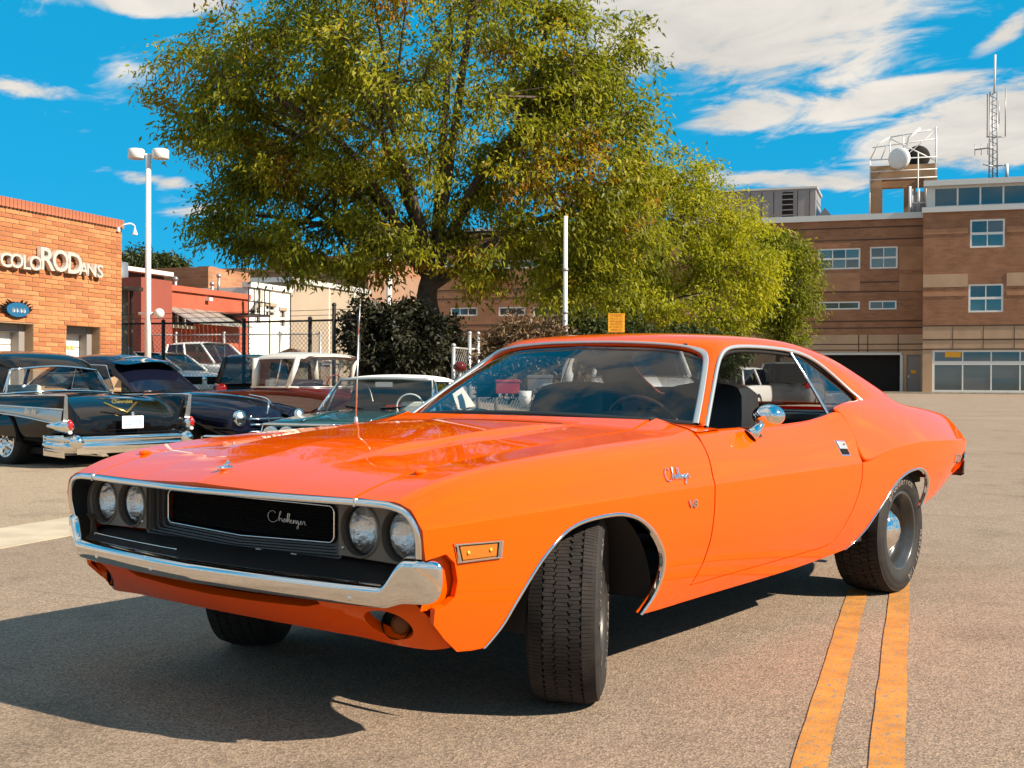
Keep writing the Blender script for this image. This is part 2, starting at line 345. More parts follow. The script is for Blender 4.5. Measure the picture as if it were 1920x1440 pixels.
# ---- asphalt -------------------------------------------------------------------
def asphalt(name, c1, c2, speck):
    m = bpy.data.materials.new(name); m.use_nodes = True; MATS[name] = m; t = m.node_tree; b = t.nodes['Principled BSDF']; nn = t.nodes; ll = t.links
    tc_ = nn.new('ShaderNodeTexCoord')
    def noise_(sc, det=4, ro=.6):
        n = nn.new('ShaderNodeTexNoise'); n.inputs['Scale'].default_value = sc; n.inputs['Detail'].default_value = det; n.inputs['Roughness'].default_value = ro; ll.new(tc_.outputs['Object'], n.inputs['Vector']); return n
    def ramp(o, lo, hi, a=0, z=1):
        r = nn.new('ShaderNodeMapRange'); ll.new(o, r.inputs[0]); r.inputs[1].default_value = lo; r.inputs[2].default_value = hi; r.inputs[3].default_value = a; r.inputs[4].default_value = z; return r.outputs[0]
    big = noise_(.35, 5); mid = noise_(5.0, 6); fine = noise_(190, 3, .7); vo = nn.new('ShaderNodeTexVoronoi'); vo.inputs['Scale'].default_value = 115; ll.new(tc_.outputs['Object'], vo.inputs['Vector'])
    mx = nn.new('ShaderNodeMix'); mx.data_type = 'RGBA'; mx.inputs[6].default_value = (*c1, 1); mx.inputs[7].default_value = (*c2, 1)
    add = nn.new('ShaderNodeMath'); add.operation = 'ADD'; ll.new(ramp(big.outputs['Fac'], .3, .7, 0, .6), add.inputs[0]); ll.new(ramp(mid.outputs['Fac'], .3, .7, 0, .4), add.inputs[1]); ll.new(add.outputs[0], mx.inputs[0])
    m2 = nn.new('ShaderNodeMix'); m2.data_type = 'RGBA'; m2.blend_type = 'MULTIPLY'; m2.inputs[0].default_value = 1; ll.new(mx.outputs[2], m2.inputs[6])
    sp = nn.new('ShaderNodeMix'); sp.data_type = 'RGBA'; ll.new(vo.outputs['Color'], sp.inputs[6])
    hv = nn.new('ShaderNodeSeparateColor'); ll.new(vo.outputs['Color'], hv.inputs[0])
    g = nn.new('ShaderNodeCombineColor'); v = ramp(hv.outputs[0], 0, 1, 1 - speck, 1 + speck)
    for k in range(3): ll.new(v, g.inputs[k])
    ll.new(g.outputs[0], m2.inputs[7])
    m3 = nn.new('ShaderNodeMix'); m3.data_type = 'RGBA'; m3.inputs[7].default_value = (.62, .55, .46, 1); ll.new(ramp(fine.outputs['Fac'], .66, .74), m3.inputs[0]); ll.new(m2.outputs[2], m3.inputs[6])
    st = noise_(1.1, 7, .62); m4 = nn.new('ShaderNodeMix'); m4.data_type = 'RGBA'; m4.blend_type = 'MULTIPLY'; ll.new(ramp(st.outputs['Fac'], .54, .70, 0, .5), m4.inputs[0]); ll.new(m3.outputs[2], m4.inputs[6]); m4.inputs[7].default_value = (.52, .50, .50, 1)
    ll.new(m4.outputs[2], b.inputs['Base Color']); b.inputs['Roughness'].default_value = .92; b.inputs['Specular IOR Level'].default_value = .25
    bp = nn.new('ShaderNodeBump'); bp.inputs['Strength'].default_value = .55; bp.inputs['Distance'].default_value = .006
    hh = nn.new('ShaderNodeMath'); hh.operation = 'ADD'; ll.new(vo.outputs['Distance'], hh.inputs[0]); ll.new(fine.outputs['Fac'], hh.inputs[1]); ll.new(hh.outputs[0], bp.inputs['Height']); ll.new(bp.outputs[0], b.inputs['Normal'])
    return m
asphalt('road_asphalt', (.215, .160, .116), (.295, .222, .164), .36)
asphalt('lot_asphalt', (.28, .215, .15), (.35, .27, .19), .38)
mat('concrete', (.40, .335, .245), .85, var=.18, vscale=3, bump=.15, bscale=60)
mat('road_paint', (.46, .19, .03), .75, var=.22, vscale=9, bump=.2, bscale=120)
t_ = MATS['road_paint'].node_tree; pb = t_.nodes['Principled BSDF']; src = pb.inputs['Base Color'].links[0].from_socket
wn = t_.nodes.new('ShaderNodeTexNoise'); wn.inputs['Scale'].default_value = 38; wn.inputs['Detail'].default_value = 8; wn.inputs['Roughness'].default_value = .75; wc = t_.nodes.new('ShaderNodeTexCoord'); t_.links.new(wc.outputs['Object'], wn.inputs['Vector'])
wr_ = t_.nodes.new('ShaderNodeMapRange'); t_.links.new(wn.outputs['Fac'], wr_.inputs[0]); wr_.inputs[1].default_value = .53; wr_.inputs[2].default_value = .60; wm = t_.nodes.new('ShaderNodeMix'); wm.data_type = 'RGBA'; t_.links.new(wr_.outputs[0], wm.inputs[0]); t_.links.new(src, wm.inputs[6]); wm.inputs[7].default_value = (.21, .165, .115, 1); t_.links.new(wm.outputs[2], pb.inputs['Base Color'])
mat('crack', (.045, .034, .027), .9)
mb = MB(); A_ = [-300, -150, -80, -50, -40, -34, -30, -27, -24, -22, -20, -18, -16.5, -15, -14, -13, -12, -11, -10.2, -9.4, -8.6, -8, -7.4, -6.8, -6.10]
B_ = [-200, -60, -20, -5, 0, 3, 5, 7, 8.5, 10, 11, 12, 13, 14, 15, 16, 17, 18, 19, 20, 22, 24, 27, 30, 33, 36, 40, 45, 60, 100, 200, 400, 900]
mb.grid([[tuple(rf(a, b, ground_z(a, b))) for b in B_] for a in A_]); g = mb.build('car_park', 'lot_asphalt'); g['kind'] = 'structure'
if g.data.polygons[0].normal.z < 0: g.data.flip_normals()
mb = MB(); mb.add([tuple(rf(a, b, 0)) for a, b in ((-5.54, -200), (300, -200), (300, 900), (-5.54, 900))], [(0, 1, 2, 3)]); g = mb.build('road', 'road_asphalt'); g['kind'] = 'structure'
if g.data.polygons[0].normal.z < 0: g.data.flip_normals()
mb = MB(); a0, a1 = -6.10, -5.54
for k in range(-10, 60):
    b0, b1 = k * 3.0 + .006, k * 3.0 + 2.994
    mb.hexa([tuple(rf(a, b, z)) for z in (-.1, .0) for a, b in ((a0, b0), (a1, b0), (a1, b1), (a0, b1))][:4] + [tuple(rf(a0, b0, .035)), tuple(rf(a1, b0, .006)), tuple(rf(a1, b1, .006)), tuple(rf(a0, b1, .035))])
g = mb.build('gutter', 'concrete'); g['kind'] = 'structure'
for nm, ac in (('road_line', -.281), ('road_line', -.073)):
    mb = MB(); r2 = random.Random(int(ac * 1000)); bs = [-3 + .22 * k for k in range(190)]
    mb.grid([[tuple(rf(ac - .05 + r2.uniform(-.003, .003), b, .004)), tuple(rf(ac + .05 + r2.uniform(-.003, .003), b, .004))] for b in bs]); g = mb.build(nm, 'road_paint'); g['kind'] = 'structure'
    if g.data.polygons[0].normal.z < 0: g.data.flip_normals()
def crack(pts, w, seed):
    r2 = random.Random(seed); out = []
    for p, q in zip(pts[:-1], pts[1:]):
        n = max(2, int(math.hypot(q[0] - p[0], q[1] - p[1]) / .10))
        for k in range(n): t = k / n; out.append((p[0] + (q[0] - p[0]) * t, p[1] + (q[1] - p[1]) * t + r2.uniform(-.02, .02)))
    mb = MB(); mb.grid([[tuple(rf(a, b - w * r2.uniform(.3, .9), .0065)), tuple(rf(a, b + w * r2.uniform(.3, .9), .0065))] for a, b in out]); g = mb.build('road_crack', 'crack'); g['kind'] = 'structure'
crack([(-.5, 10.55), (.3, 10.42), (1.2, 9.98), (3, 9.8)], .007, 1); crack([(-3.5, 16.1), (.2, 15.86), (1.3, 15.37), (4, 15.0)], .012, 2); crack([(-4, 24), (.4, 23.65), (2, 23.67), (6, 23.2)], .012, 3)
crack([(-.6, 3.35), (-.28, 3.30), (0, 3.20), (.25, 3.1)], .003, 4); crack([(-5.5, 8.1), (-4.2, 8.25)], .006, 5); crack([(-2, 33), (4, 32.6)], .02, 6); crack([(.6, 12.6), (2.4, 12.9)], .008, 7); crack([(.4, 19.2), (3.4, 19.6)], .012, 8)
# a low concrete apron in front of the big building
mb = MB(); lo = [rf(a, b, z) for z in (0, .12) for a, b in ((-60, 103.0), (60, 103.0), (60, 108), (-60, 108))]; mb.hexa([tuple(p) for p in lo]); g = mb.build('pavement', 'concrete'); g['kind'] = 'structure'

# ---- wall helper: a facade in local x (along) / z (up), facing -y, with real openings --------------------------
def facade(mb, x0, x1, z0, z1, holes, depth=.25, y=0.0):
    xs = sorted({x0, x1, *[h[0] for h in holes], *[h[1] for h in holes]}); zs = sorted({z0, z1, *[h[2] for h in holes], *[h[3] for h in holes]})
    xs = [x for x in xs if x0 <= x <= x1]; zs = [z for z in zs if z0 <= z <= z1]
    for i in range(len(xs) - 1):
        for j in range(len(zs) - 1):
            cx, cz = (xs[i] + xs[i + 1]) / 2, (zs[j] + zs[j + 1]) / 2
            if any(h[0] < cx < h[1] and h[2] < cz < h[3] for h in holes): continue
            mb.add([(xs[i], y, zs[j]), (xs[i + 1], y, zs[j]), (xs[i + 1], y, zs[j + 1]), (xs[i], y, zs[j + 1])], [(0, 1, 2, 3)])
    for a, b, c, d in holes:
        for q in ([(a, c), (a, d)], [(a, d), (b, d)], [(b, d), (b, c)], [(b, c), (a, c)]):
            (p0, r0), (p1, r1) = q; mb.add([(p0, y, r0), (p1, y, r1), (p1, y + depth, r1), (p0, y + depth, r0)], [(0, 1, 2, 3)])
def brick_mat(name, c1, c2, mortar, bw, bh, ms=.012, bands=None, rough=.85):
    m = bpy.data.materials.new(name); m.use_nodes = True; MATS[name] = m; t = m.node_tree; nn = t.nodes; ll = t.links; b = nn['Principled BSDF']; b.inputs['Roughness'].default_value = rough; b.inputs['Specular IOR Level'].default_value = .2
    tc_ = nn.new('ShaderNodeTexCoord'); sp = nn.new('ShaderNodeSeparateXYZ'); ll.new(tc_.outputs['Object'], sp.inputs[0])
    ad = nn.new('ShaderNodeMath'); ad.operation = 'ADD'; ll.new(sp.outputs[0], ad.inputs[0]); ll.new(sp.outputs[1], ad.inputs[1])
    cm = nn.new('ShaderNodeCombineXYZ'); ll.new(ad.outputs[0], cm.inputs[0]); ll.new(sp.outputs[2], cm.inputs[1])
    br = nn.new('ShaderNodeTexBrick'); ll.new(cm.outputs[0], br.inputs['Vector']); br.inputs['Scale'].default_value = 1; br.inputs['Brick Width'].default_value = bw; br.inputs['Row Height'].default_value = bh; br.inputs['Mortar Size'].default_value = ms
    br.inputs['Color1'].default_value = (*c1, 1); br.inputs['Color2'].default_value = (*c2, 1); br.inputs['Mortar'].default_value = (*mortar, 1); br.inputs['Bias'].default_value = 0
    nz = nn.new('ShaderNodeTexNoise'); nz.inputs['Scale'].default_value = .7; nz.inputs['Detail'].default_value = 6; ll.new(tc_.outputs['Object'], nz.inputs['Vector'])
    mr = nn.new('ShaderNodeMapRange'); ll.new(nz.outputs['Fac'], mr.inputs[0]); mr.inputs[1].default_value = .3; mr.inputs[2].default_value = .7; mr.inputs[3].default_value = .85; mr.inputs[4].default_value = 1.12
    mx = nn.new('ShaderNodeMix'); mx.data_type = 'RGBA'; mx.blend_type = 'MULTIPLY'; mx.inputs[0].default_value = 1; ll.new(br.outputs[0], mx.inputs[6]); cc = nn.new('ShaderNodeCombineColor')
    for k in range(3): ll.new(mr.outputs[0], cc.inputs[k])
    ll.new(cc.outputs[0], mx.inputs[7]); ll.new(mx.outputs[2], b.inputs['Base Color'])
    bp = nn.new('ShaderNodeBump'); bp.inputs['Strength'].default_value = .4; bp.inputs['Distance'].default_value = .01; ll.new(br.outputs['Fac'], bp.inputs['Height']); bp.invert = True; ll.new(bp.outputs[0], b.inputs['Normal'])
    return m
brick_mat('far_brick', (.33, .155, .085), (.26, .12, .066), (.30, .185, .115), .60, .17, .012)
brick_mat('far_brick_pale', (.42, .22, .12), (.38, .19, .105), (.38, .22, .13), .60, .30, .012)
mat('far_stone', (.44, .29, .18), .85, var=.12, vscale=.6, bump=.1, bscale=4)
mat('seam', (.075, .045, .03), .9)
mat('white_frame', (.72, .70, .66), .45)
mat('cap_metal', (.60, .585, .55), .4, metal=.3)
mat('window_glass', (.012, .045, .055), .06, spec=.9, coat=1.0)
mat('window_blue', (.015, .12, .16), .08, spec=.9, coat=1.0)
mat('window_grey', (.06, .075, .08), .10, spec=.8, coat=1.0)
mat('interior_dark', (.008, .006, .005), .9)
mat('grey_door', (.22, .20, .19), .6)
mat('grey_metal', (.27, .255, .25), .5, metal=.1, var=.06, vscale=.5)
mat('tower_stone', (.42, .255, .14), .85, var=.1, vscale=.8)
mat('white_steel', (.70, .69, .67), .4)
mat('mast_steel', (.28, .27, .27), .45, metal=.6)
mat('yellow_sign', (.78, .36, .01), .5)
def window_unit(par, x0, x1, z0, z1, cols, rows, y=.08, fr=.12, mid=None, glass=None):
    """one window: frame, mullions and separate panes"""
    mb = MB(); f = fr; mb.box(x0, x1, y - .05, y + .05, z0, z0 + f); mb.box(x0, x1, y - .05, y + .05, z1 - f, z1); mb.box(x0, x0 + f, y - .045, y + .045, z0 + f, z1 - f); mb.box(x1 - f, x1, y - .045, y + .045, z0 + f, z1 - f)
    zsplit = [z0 + f]; zs = []
    n = len(rows); tot = sum(rows); h = (z1 - z0 - 2 * f); z = z0 + f; spans = []
    for i, r in enumerate(rows):
        zz_ = z + h * r / tot
        if r < 0.5: mb.box(x0 + f, x1 - f, y - .04, y + .04, z, zz_)
        else: spans.append((z, zz_))
        z = zz_
    w = (x1 - x0 - 2 * f) / cols
    for k in range(1, cols): mb.box(x0 + f + k * w - f * .28, x0 + f + k * w + f * .28, y - .035, y + .035, z0 + f, z1 - f)
    o = mb.build('window', 'white_frame', par); i = 0
    for a, b in spans:
        for k in range(cols):
            mb = MB(); mb.box(x0 + f + k * w + .01, x0 + f + (k + 1) * w - .01, y - .004, y + .004, a, b); mb.build('pane', (glass or ['window_glass'])[i % len(glass or [1])], o); i += 1
    return o

# ================================================================== the big brick building at the end of the street
BR, BL = 104.0, 108.0
aL = on_b(1731, 500, BR)[0]
bb = thing('municipal_building', 'large brown brick building with banded walls, blue windows and glazed vehicle doors', 'building', rf(aL, BR), RY)
def pr_(u, v): a, z = on_b(u, v, BR); return a - aL, z
def pl_(u, v): a, z = on_b(u, v, BL); return a - aL, z
def rect(f, u0, v0, u1, v1): x0, z1 = f(u0, v0); x1, z0 = f(u1, v1); return (x0, x1, z0, z1)
zt = pr_(1735, 343)[1]; zb1 = pr_(1735, 394)[1]; zst = pr_(1735, 611)[1]; XR = 30.0
w1 = rect(pr_, 1819, 412, 1884, 463); w2 = rect(pr_, 1816, 533, 1881, 585); gd = rect(pr_, 1748, 656, 2000, 731); gd = (gd[0], gd[0] + 17.5, .12, gd[3])
mb = MB(); facade(mb, 0, XR, zst, zb1, [w1, w2]); mb.add([(0, 0, zst), (0, 4.2, zst), (0, 4.2, zb1), (0, 0, zb1)], [(0, 1, 2, 3)]); mb.add([(XR, 0, 0), (XR, 30, 0), (XR, 30, zt), (XR, 0, zt)], [(0, 1, 2, 3)]); mb.build('brick_wall', 'far_brick', bb)
mb = MB(); facade(mb, 0, XR, 0, zst, [gd]); mb.add([(0, 0, 0), (0, 4.2, 0), (0, 4.2, zst), (0, 0, zst)], [(0, 1, 2, 3)]); mb.build('stone_base', 'far_stone', bb)
for v0, v1, m in ((430, 440, 'far_brick_pale'), (515, 539, 'far_stone'), (548, 556, 'far_brick_pale')):
    z1, z0 = pr_(1735, v0)[1], pr_(1735, v1)[1]; mb = MB()
    for xa, xb in ((0, w1[0] - .15), (w1[1] + .15, XR)): mb.box(xa, xb, -.03, .02, z0, z1)
    mb.build('wall_band', m, bb)
for v in (611, 637, 655): z = pr_(1735, v)[1]; mb = MB(); mb.box(-.02, XR, -.035, .01, z - .05, z + .05); mb.build('stone_joint', 'seam', bb)
for k in range(1, 9):
    mb = MB(); x = k * 2.3; mb.box(x - .025, x + .025, -.012, .01, pr_(1735, 653)[1], pr_(1735, 613)[1]); mb.build('stone_joint', 'seam', bb)
for w in (w1, w2): window_unit(bb, *w, 2, [1, .22, 1], fr=.14, glass=['window_blue', 'window_blue', 'window_glass', 'window_grey'] if w is w1 else ['window_blue', 'window_blue', 'window_glass', 'window_glass'])
# clerestory
zc0, zc1 = pr_(1742, 386)[1], pr_(1742, 354)[1]
mb = MB(); mb.box(.25, XR, .3, .55, zb1 - .2, zc0); mb.box(.25, XR, .3, .55, zc1, zt); mb.box(.0, XR, -.25, .6, zt - .3, zt + .15); mb.box(-.12, XR, -.2, .4, zb1 - .22, zb1 + .2); mb.box(.25, .9, .3, .55, zc0, zc1); mb.box(.25, .5, .5, 14, zb1, zt); mb.build('clerestory', 'cap_metal', bb)
mb = MB(); mb.box(.3, XR, .6, 26, zb1 + .05, zt - .1); mb.build('upper_storey', 'interior_dark', bb)
xw = .9
for k in range(9):
    x0 = xw + k * 1.72; mb = MB(); mb.box(x0 + .05, x0 + 1.64, .38, .42, zc0, zc1); mb.build('pane', 'window_glass', bb); mb = MB(); mb.box(x0 + 1.64, x0 + 1.77, .3, .5, zc0, zc1); mb.build('mullion', 'white_frame', bb)
# glazed vehicle door
wd = window_unit(bb, gd[0], gd[1], gd[2], gd[3], 8, [1, 1, .30, .72], y=.12, fr=.18, glass=['window_glass', 'window_grey', 'window_glass'])
mb = MB(); xs, zs = pr_(1772, 660)[0], pr_(1772, 670)[1]; mb.box(xs, xs + 1.2, .03, .05, zs, zs + .45); mb.build('yellow_notice', 'yellow_sign', bb)
# recessed wing on the left, runs on behind the trees
zlt = pl_(1733, 403)[1]; zls = pl_(1733, 627)[1]; XL = on_b(668, 500, BL)[0] - aL
hl = [rect(pl_, 1534, 467, 1613, 504), rect(pl_, 1631, 463, 1683, 503), rect(pl_, 1534, 566, 1612, 580), rect(pl_, 1629, 564, 1681, 580)]
extra = [rect(pl_, 738, 575, 772, 591), rect(pl_, 845, 577, 895, 592), rect(pl_, 935, 576, 985, 592), rect(pl_, 1000, 576, 1060, 592), rect(pl_, 740, 492, 860, 500), rect(pl_, 900, 490, 1010, 502)]
op = rect(pl_, 1535, 663, 1690, 731); op = (op[0], op[1], .12, op[3]); dr = rect(pl_, 1700, 665, 1726, 728); dr = (dr[0], dr[1], .12, dr[3])
LY = BL - BR
wing = thing('municipal_wing', 'recessed shaded brick wing with ribbon windows and a dark garage entrance', 'building', rf(aL, BL), RY)
mb = MB(); facade(mb, XL, 0, zls, zlt, hl + extra); mb.add([(XL, 0, 0), (XL, 20, 0), (XL, 20, zlt), (XL, 0, zlt)], [(0, 1, 2, 3)]); mb.add([(XL, 0, zlt), (0, 0, zlt), (0, 30, zlt), (XL, 30, zlt)], [(0, 1, 2, 3)]); mb.build('brick_wall', 'far_brick', wing)
mb = MB(); facade(mb, XL, 0, 0, zls, [op, dr], depth=.6); mb.build('stone_base', 'far_stone', wing)
mb = MB(); mb.box(XL - .2, 0, -.18, .35, zlt - .25, zlt + .25); mb.build('roof_cap', 'cap_metal', wing)
for v in (423, 446, 468, 527, 545, 601, 614): z = pl_(1733, v)[1]; mb = MB(); mb.box(XL, 0, -.02, .01, z - .05, z + .05); mb.build('brick_joint', 'seam', wing) if v not in (468,) else None
for v0, v1, u0, u1 in ((463, 505, 1686, 1731), (515, 545, 1686, 1731), (515, 545, 1440, 1612)):
    q = rect(pl_, u0, v0, u1, v1); mb = MB(); mb.box(q[0], q[1], -.025, .01, q[2], q[3]); mb.build('wall_panel', 'far_brick_pale', wing)
for v in (645, 656): z = pl_(1733, v)[1]; mb = MB(); mb.box(XL, 0, -.02, .01, z - .04, z + .04); mb.build('stone_joint', 'seam', wing)
for u in (1610, 1627, 1684): x = pl_(u, 640)[0]; mb = MB(); mb.box(x - .04, x + .04, -.02, .01, op[3] + .1, zls); mb.build('stone_joint', 'seam', wing)
window_unit(wing, *hl[0], 3, [1, .22, 1], fr=.13, glass=['window_glass', 'window_blue']); window_unit(wing, *hl[1], 2, [1, .22, 1], fr=.13, glass=['window_blue', 'window_blue', 'window_glass']); window_unit(wing, *hl[2], 2, [1], fr=.12); window_unit(wing, *hl[3], 2, [1], fr=.12, glass=['window_grey', 'window_glass'])
for h in extra: window_unit(wing, *h, 3, [1], fr=.12, glass=['window_grey'])
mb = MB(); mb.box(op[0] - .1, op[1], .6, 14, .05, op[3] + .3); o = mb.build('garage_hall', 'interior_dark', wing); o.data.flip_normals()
mb = MB(); mb.box(op[0], op[1], -.06, .1, op[3] - .12, op[3] + .08); mb.box(op[1] - .12, op[1] + .1, -.06, .1, .1, op[3] - .12); mb.build('entrance_frame', 'cap_metal', wing)
for u, v in ((1590, 665.5), (1638, 667), (1653, 672)):
    x = pl_(u, v)[0]; mb = MB(); mb.box(x - .35, x + .35, 3, 3.2, op[3] - .55, op[3] - .40); mb.build('ceiling_lamp', mat('lamp_glow', (.9, .88, .8), .5, emit=((1, .95, .85), 2.0)), wing)
mb = MB(); mb.box(pl_(1596, 690)[0], pl_(1607, 690)[0], 4, 4.2, pl_(1596, 706)[1], pl_(1596, 694)[1]); mb.build('hall_notice', 'yellow_sign', wing)
mb = MB(); mb.box(dr[0], dr[1], .1, .18, dr[2], dr[3]); dd_ = mb.build('service_door', 'grey_door', wing); mb = MB(); mb.box(dr[0] + .35, dr[1] - .35, .06, .1, dr[3] - 1.6, dr[3] - 1.3); mb.build('door_notice', 'yellow_sign', dd_); mb = MB(); mb.box(dr[0] + .1, dr[0] + .22, .04, .1, 1.3, 1.5); mb.build('door_handle', 'satin_metal' if 'satin_metal' in MATS else 'cap_metal', dd_)
# roof plant
q = rect(pl_, 1376, 350, 1524, 404); ph = thing('roof_plant_room', 'grey panelled plant room with a dark louvre on the brick wing roof', 'plant room', rf(aL + q[0], BL + 3, zlt), RY)
W_ = q[1] - q[0]; H_ = q[3] - zlt
mb = MB(); mb.hexa([(-6, 0, 0), (W_, 0, 0), (W_, 6, 0), (-6, 6, 0), (-6, 0, H_ * .95), (W_, 0, H_ * 1.02), (W_, 6, H_ * 1.02), (-6, 6, H_ * .95)]); mb.build('panel_wall', 'grey_metal', ph)
for k in range(7): x = k * W_ / 6.5; mb = MB(); mb.box(x - .03, x + .03, -.03, .01, .1, H_ * .95); mb.build('panel_joint', 'seam', ph)
lx0, lx1 = pl_(1460, 380)[0] - q[0], pl_(1481, 380)[0] - q[0]
mb = MB(); mb.box(lx0, lx1, -.05, .01, .2, H_ * .92); mb.build('louvre', 'interior_dark', ph)
for k in range(6): mb = MB(); z = .3 + k * H_ * .15; mb.box(lx0, lx1, -.09, -.05, z, z + .09); mb.build('louvre_slat', 'grey_metal', ph)
mb = MB(); mb.box(-6.1, W_ + .15, -.12, 6, H_ * 1.0, H_ * 1.06); mb.build('roof_edge', 'cap_metal', ph)
mb = MB(); mb.hexa([(W_ + .25, .5, .0), (W_ + 1.2, .5, .9), (W_ + 1.2, 2.2, .9), (W_ + .25, 2.2, .0), (W_ - .1 + .3, .5, .6), (W_ + .75, .5, 1.45), (W_ + .75, 2.2, 1.45), (W_ + .2, 2.2, .6)]); mb.build('slanted_vent', 'mast_steel', ph)
# stone tower frame with dishes
BT = 112.0
def pt_(u, v): a, z = on_b(u, v, BT); return a, z
ta0, ta1 = pt_(1631, 360)[0], pt_(1757, 360)[0]; tb = thing('antenna_tower', 'tan open stone tower with white railings and round dishes above the brick roof', 'tower', rf(ta0, BT, zlt), RY)
TW = ta1 - ta0; zb_t, zb_b, zr = [pt_(1690, v)[1] - zlt for v in (309, 336, 252)]
for x, y in ((0, 0), (TW - 1.05, 0), (TW * .50, TW - 1), (TW - 1.05, TW - 1)): mb = MB(); mb.box(x, x + 1.05, y, y + .9, -.2, zb_b); mb.build('column', 'tower_stone', tb)
mb = MB()
mb.box(0, TW, 0, .8, zb_b, zb_t); mb.box(0, TW, TW - .9, TW - .1, zb_b, zb_t); mb.box(0, .8, .8, TW - .9, zb_b, zb_t); mb.box(TW - .8, TW, .8, TW - .9, zb_b, zb_t); mb.build('ring_beam', 'tower_stone', tb)
R0 = .055
def bar(*p, r=R0, nm='railing', m='white_steel', par=None): b_ = MB(); b_.tube(p, r, 6); return b_.build(nm, m, par if par else tb)
for z in (zb_t - .55, zb_t - 1.25, zb_t + .5): bar((0, -.3, z), (TW, -.3, z))
bar((0, -.3, zb_t + .5), (TW * .12, -.2, zr * .9), (TW * .3, .0, zr * 1.0 - .2)); bar((TW * .3, 0, zr - .2), (TW * .98, 0, zr + .3)); bar((TW * .98, 0, zb_b), (TW * .98, 0, zr + .5), r=.09); bar((TW * .3, 0, zb_t), (TW * .3, 0, zr - .2)); bar((TW * .5, 0, zb_t), (TW * .5, 0, zr)); bar((TW * .3, 0, zr - .3), (TW * .98, 0, zb_t + .2)); bar((TW * .5, 0, zb_t + .6), (TW * .98, 0, zr + .2)); bar((0, -.3, 0), (0, -.3, zb_t + .5), r=.07)
bar((TW * .16, 0, zb_t + .5), (TW * .3, 0, zr - .2)); bar((TW * .5, -.4, zb_t + .2), (TW * .58, -.5, zr - .4), (TW * .75, -.4, zr + .35), r=.12); bar((TW * .72, -.5, 0), (TW * .72, -.5, zb_t + .9)); bar((TW * .6, -.5, 0), (TW * .6, -.5, zb_b * .8), r=.13)
bar((0, TW - .5, zr - .1), (TW, TW - .5, zr + .4)); bar((0, -.3, zb_t + .5), (0, TW - .5, zb_t + .5)); bar((TW, 0, zr + .4), (TW, TW - .5, zr + .4))
def dish(u, v, rpx, dep, m, nm, face, y):
    a, z = pt_(u, v); r = rpx * 106 / FPX; mb = MB(); mb.lathe([(0.001, -.15), (r * .6, -.1), (r * .95, 0), (r, .06), (r, dep), (r * .8, dep + .15), (.001, dep + .3)], 'Y', 40); o = mb.build(nm, m, tb); o.location = (a - ta0, y, z - zlt); o.rotation_euler = (0, 0, face); return o
dish(1684, 300, 20, .45, 'white_steel', 'drum_dish', R_(-24), -.9); dish(1722, 285, 22, .3, 'interior_dark', 'dark_dish', R_(8), 2.4)
mb = MB(); mb.box(TW * .62, TW * 1.05, 1.2, 3.5, -.1, zb_b * .74); mb.build('equipment_screen', 'mast_steel', tb)
for k in range(4): bar((TW * (.64 + .1 * k), -.1, .4 + .3 * k), (TW * (.64 + .1 * k), -.1, zb_b * .75), r=.045)
bar((TW * .6, -.1, zb_b * .42), (TW * 1.0, -.1, zb_b * .42), r=.06)
# lattice mast
BM = 112.0; ma, mz0 = on_b(1862, 338, BM); mast = thing('radio_mast', 'tall thin lattice radio mast with whip aerials on the clerestory roof', 'mast', rf(ma, BM, mz0 - .8), RY)
hz = lambda v: on_b(1862, v, BM)[1] - mz0 + .8
def mbar(*p, r=.04, nm='mast_member', m='mast_steel'): return bar(*p, r=r, nm=nm, m=m, par=mast)
for x, y in ((-.33, 0), (.33, 0), (0, .5)): mbar((x, y, 0), (x * .9, y, hz(172)), r=.06, nm='mast_leg')
n = 26; H1 = hz(172)
for k in range(n):
    z0, z1 = H1 * k / n, H1 * (k + 1) / n; mbar((-.33, 0, z0), (.33, 0, z1), r=.028) if k % 2 else mbar((.33, 0, z0), (-.33, 0, z1), r=.028)
mbar((.05, 0, hz(175)), (.1, 0, hz(103)), r=.10, nm='top_aerial', m='white_steel')
def moff(u): return on_b(u, 250, BM)[0] - ma
mbar((0, 0, hz(276)), (moff(1828), 0, hz(279)), r=.06); [mbar((moff(u), 0, hz(290)), (moff(u), 0, hz(268)), r=.03) for u in (1828, 1840, 1852)]
for u, v0, v1 in ((1851, 257, 175), (1885, 257, 165), (1873, 232, 190)): mbar((moff(u), .1, hz(v0)), (moff(u), .1, hz(v1)), r=.045, nm='whip_aerial')
mbar((0, .1, hz(257)), (moff(1885), .1, hz(257)), r=.05); mbar((0, .1, hz(257)), (moff(1851), .1, hz(255)), r=.05); mbar((0, 0, hz(311)), (moff(1888), 0, hz(311)), r=.06); mbar((moff(1888), 0, hz(335)), (moff(1888), 0, hz(309)), r=.16, nm='panel_aerial', m='white_steel'); mbar((moff(1843), 0, hz(307)), (0, 0, hz(312)), r=.07, m='white_steel')

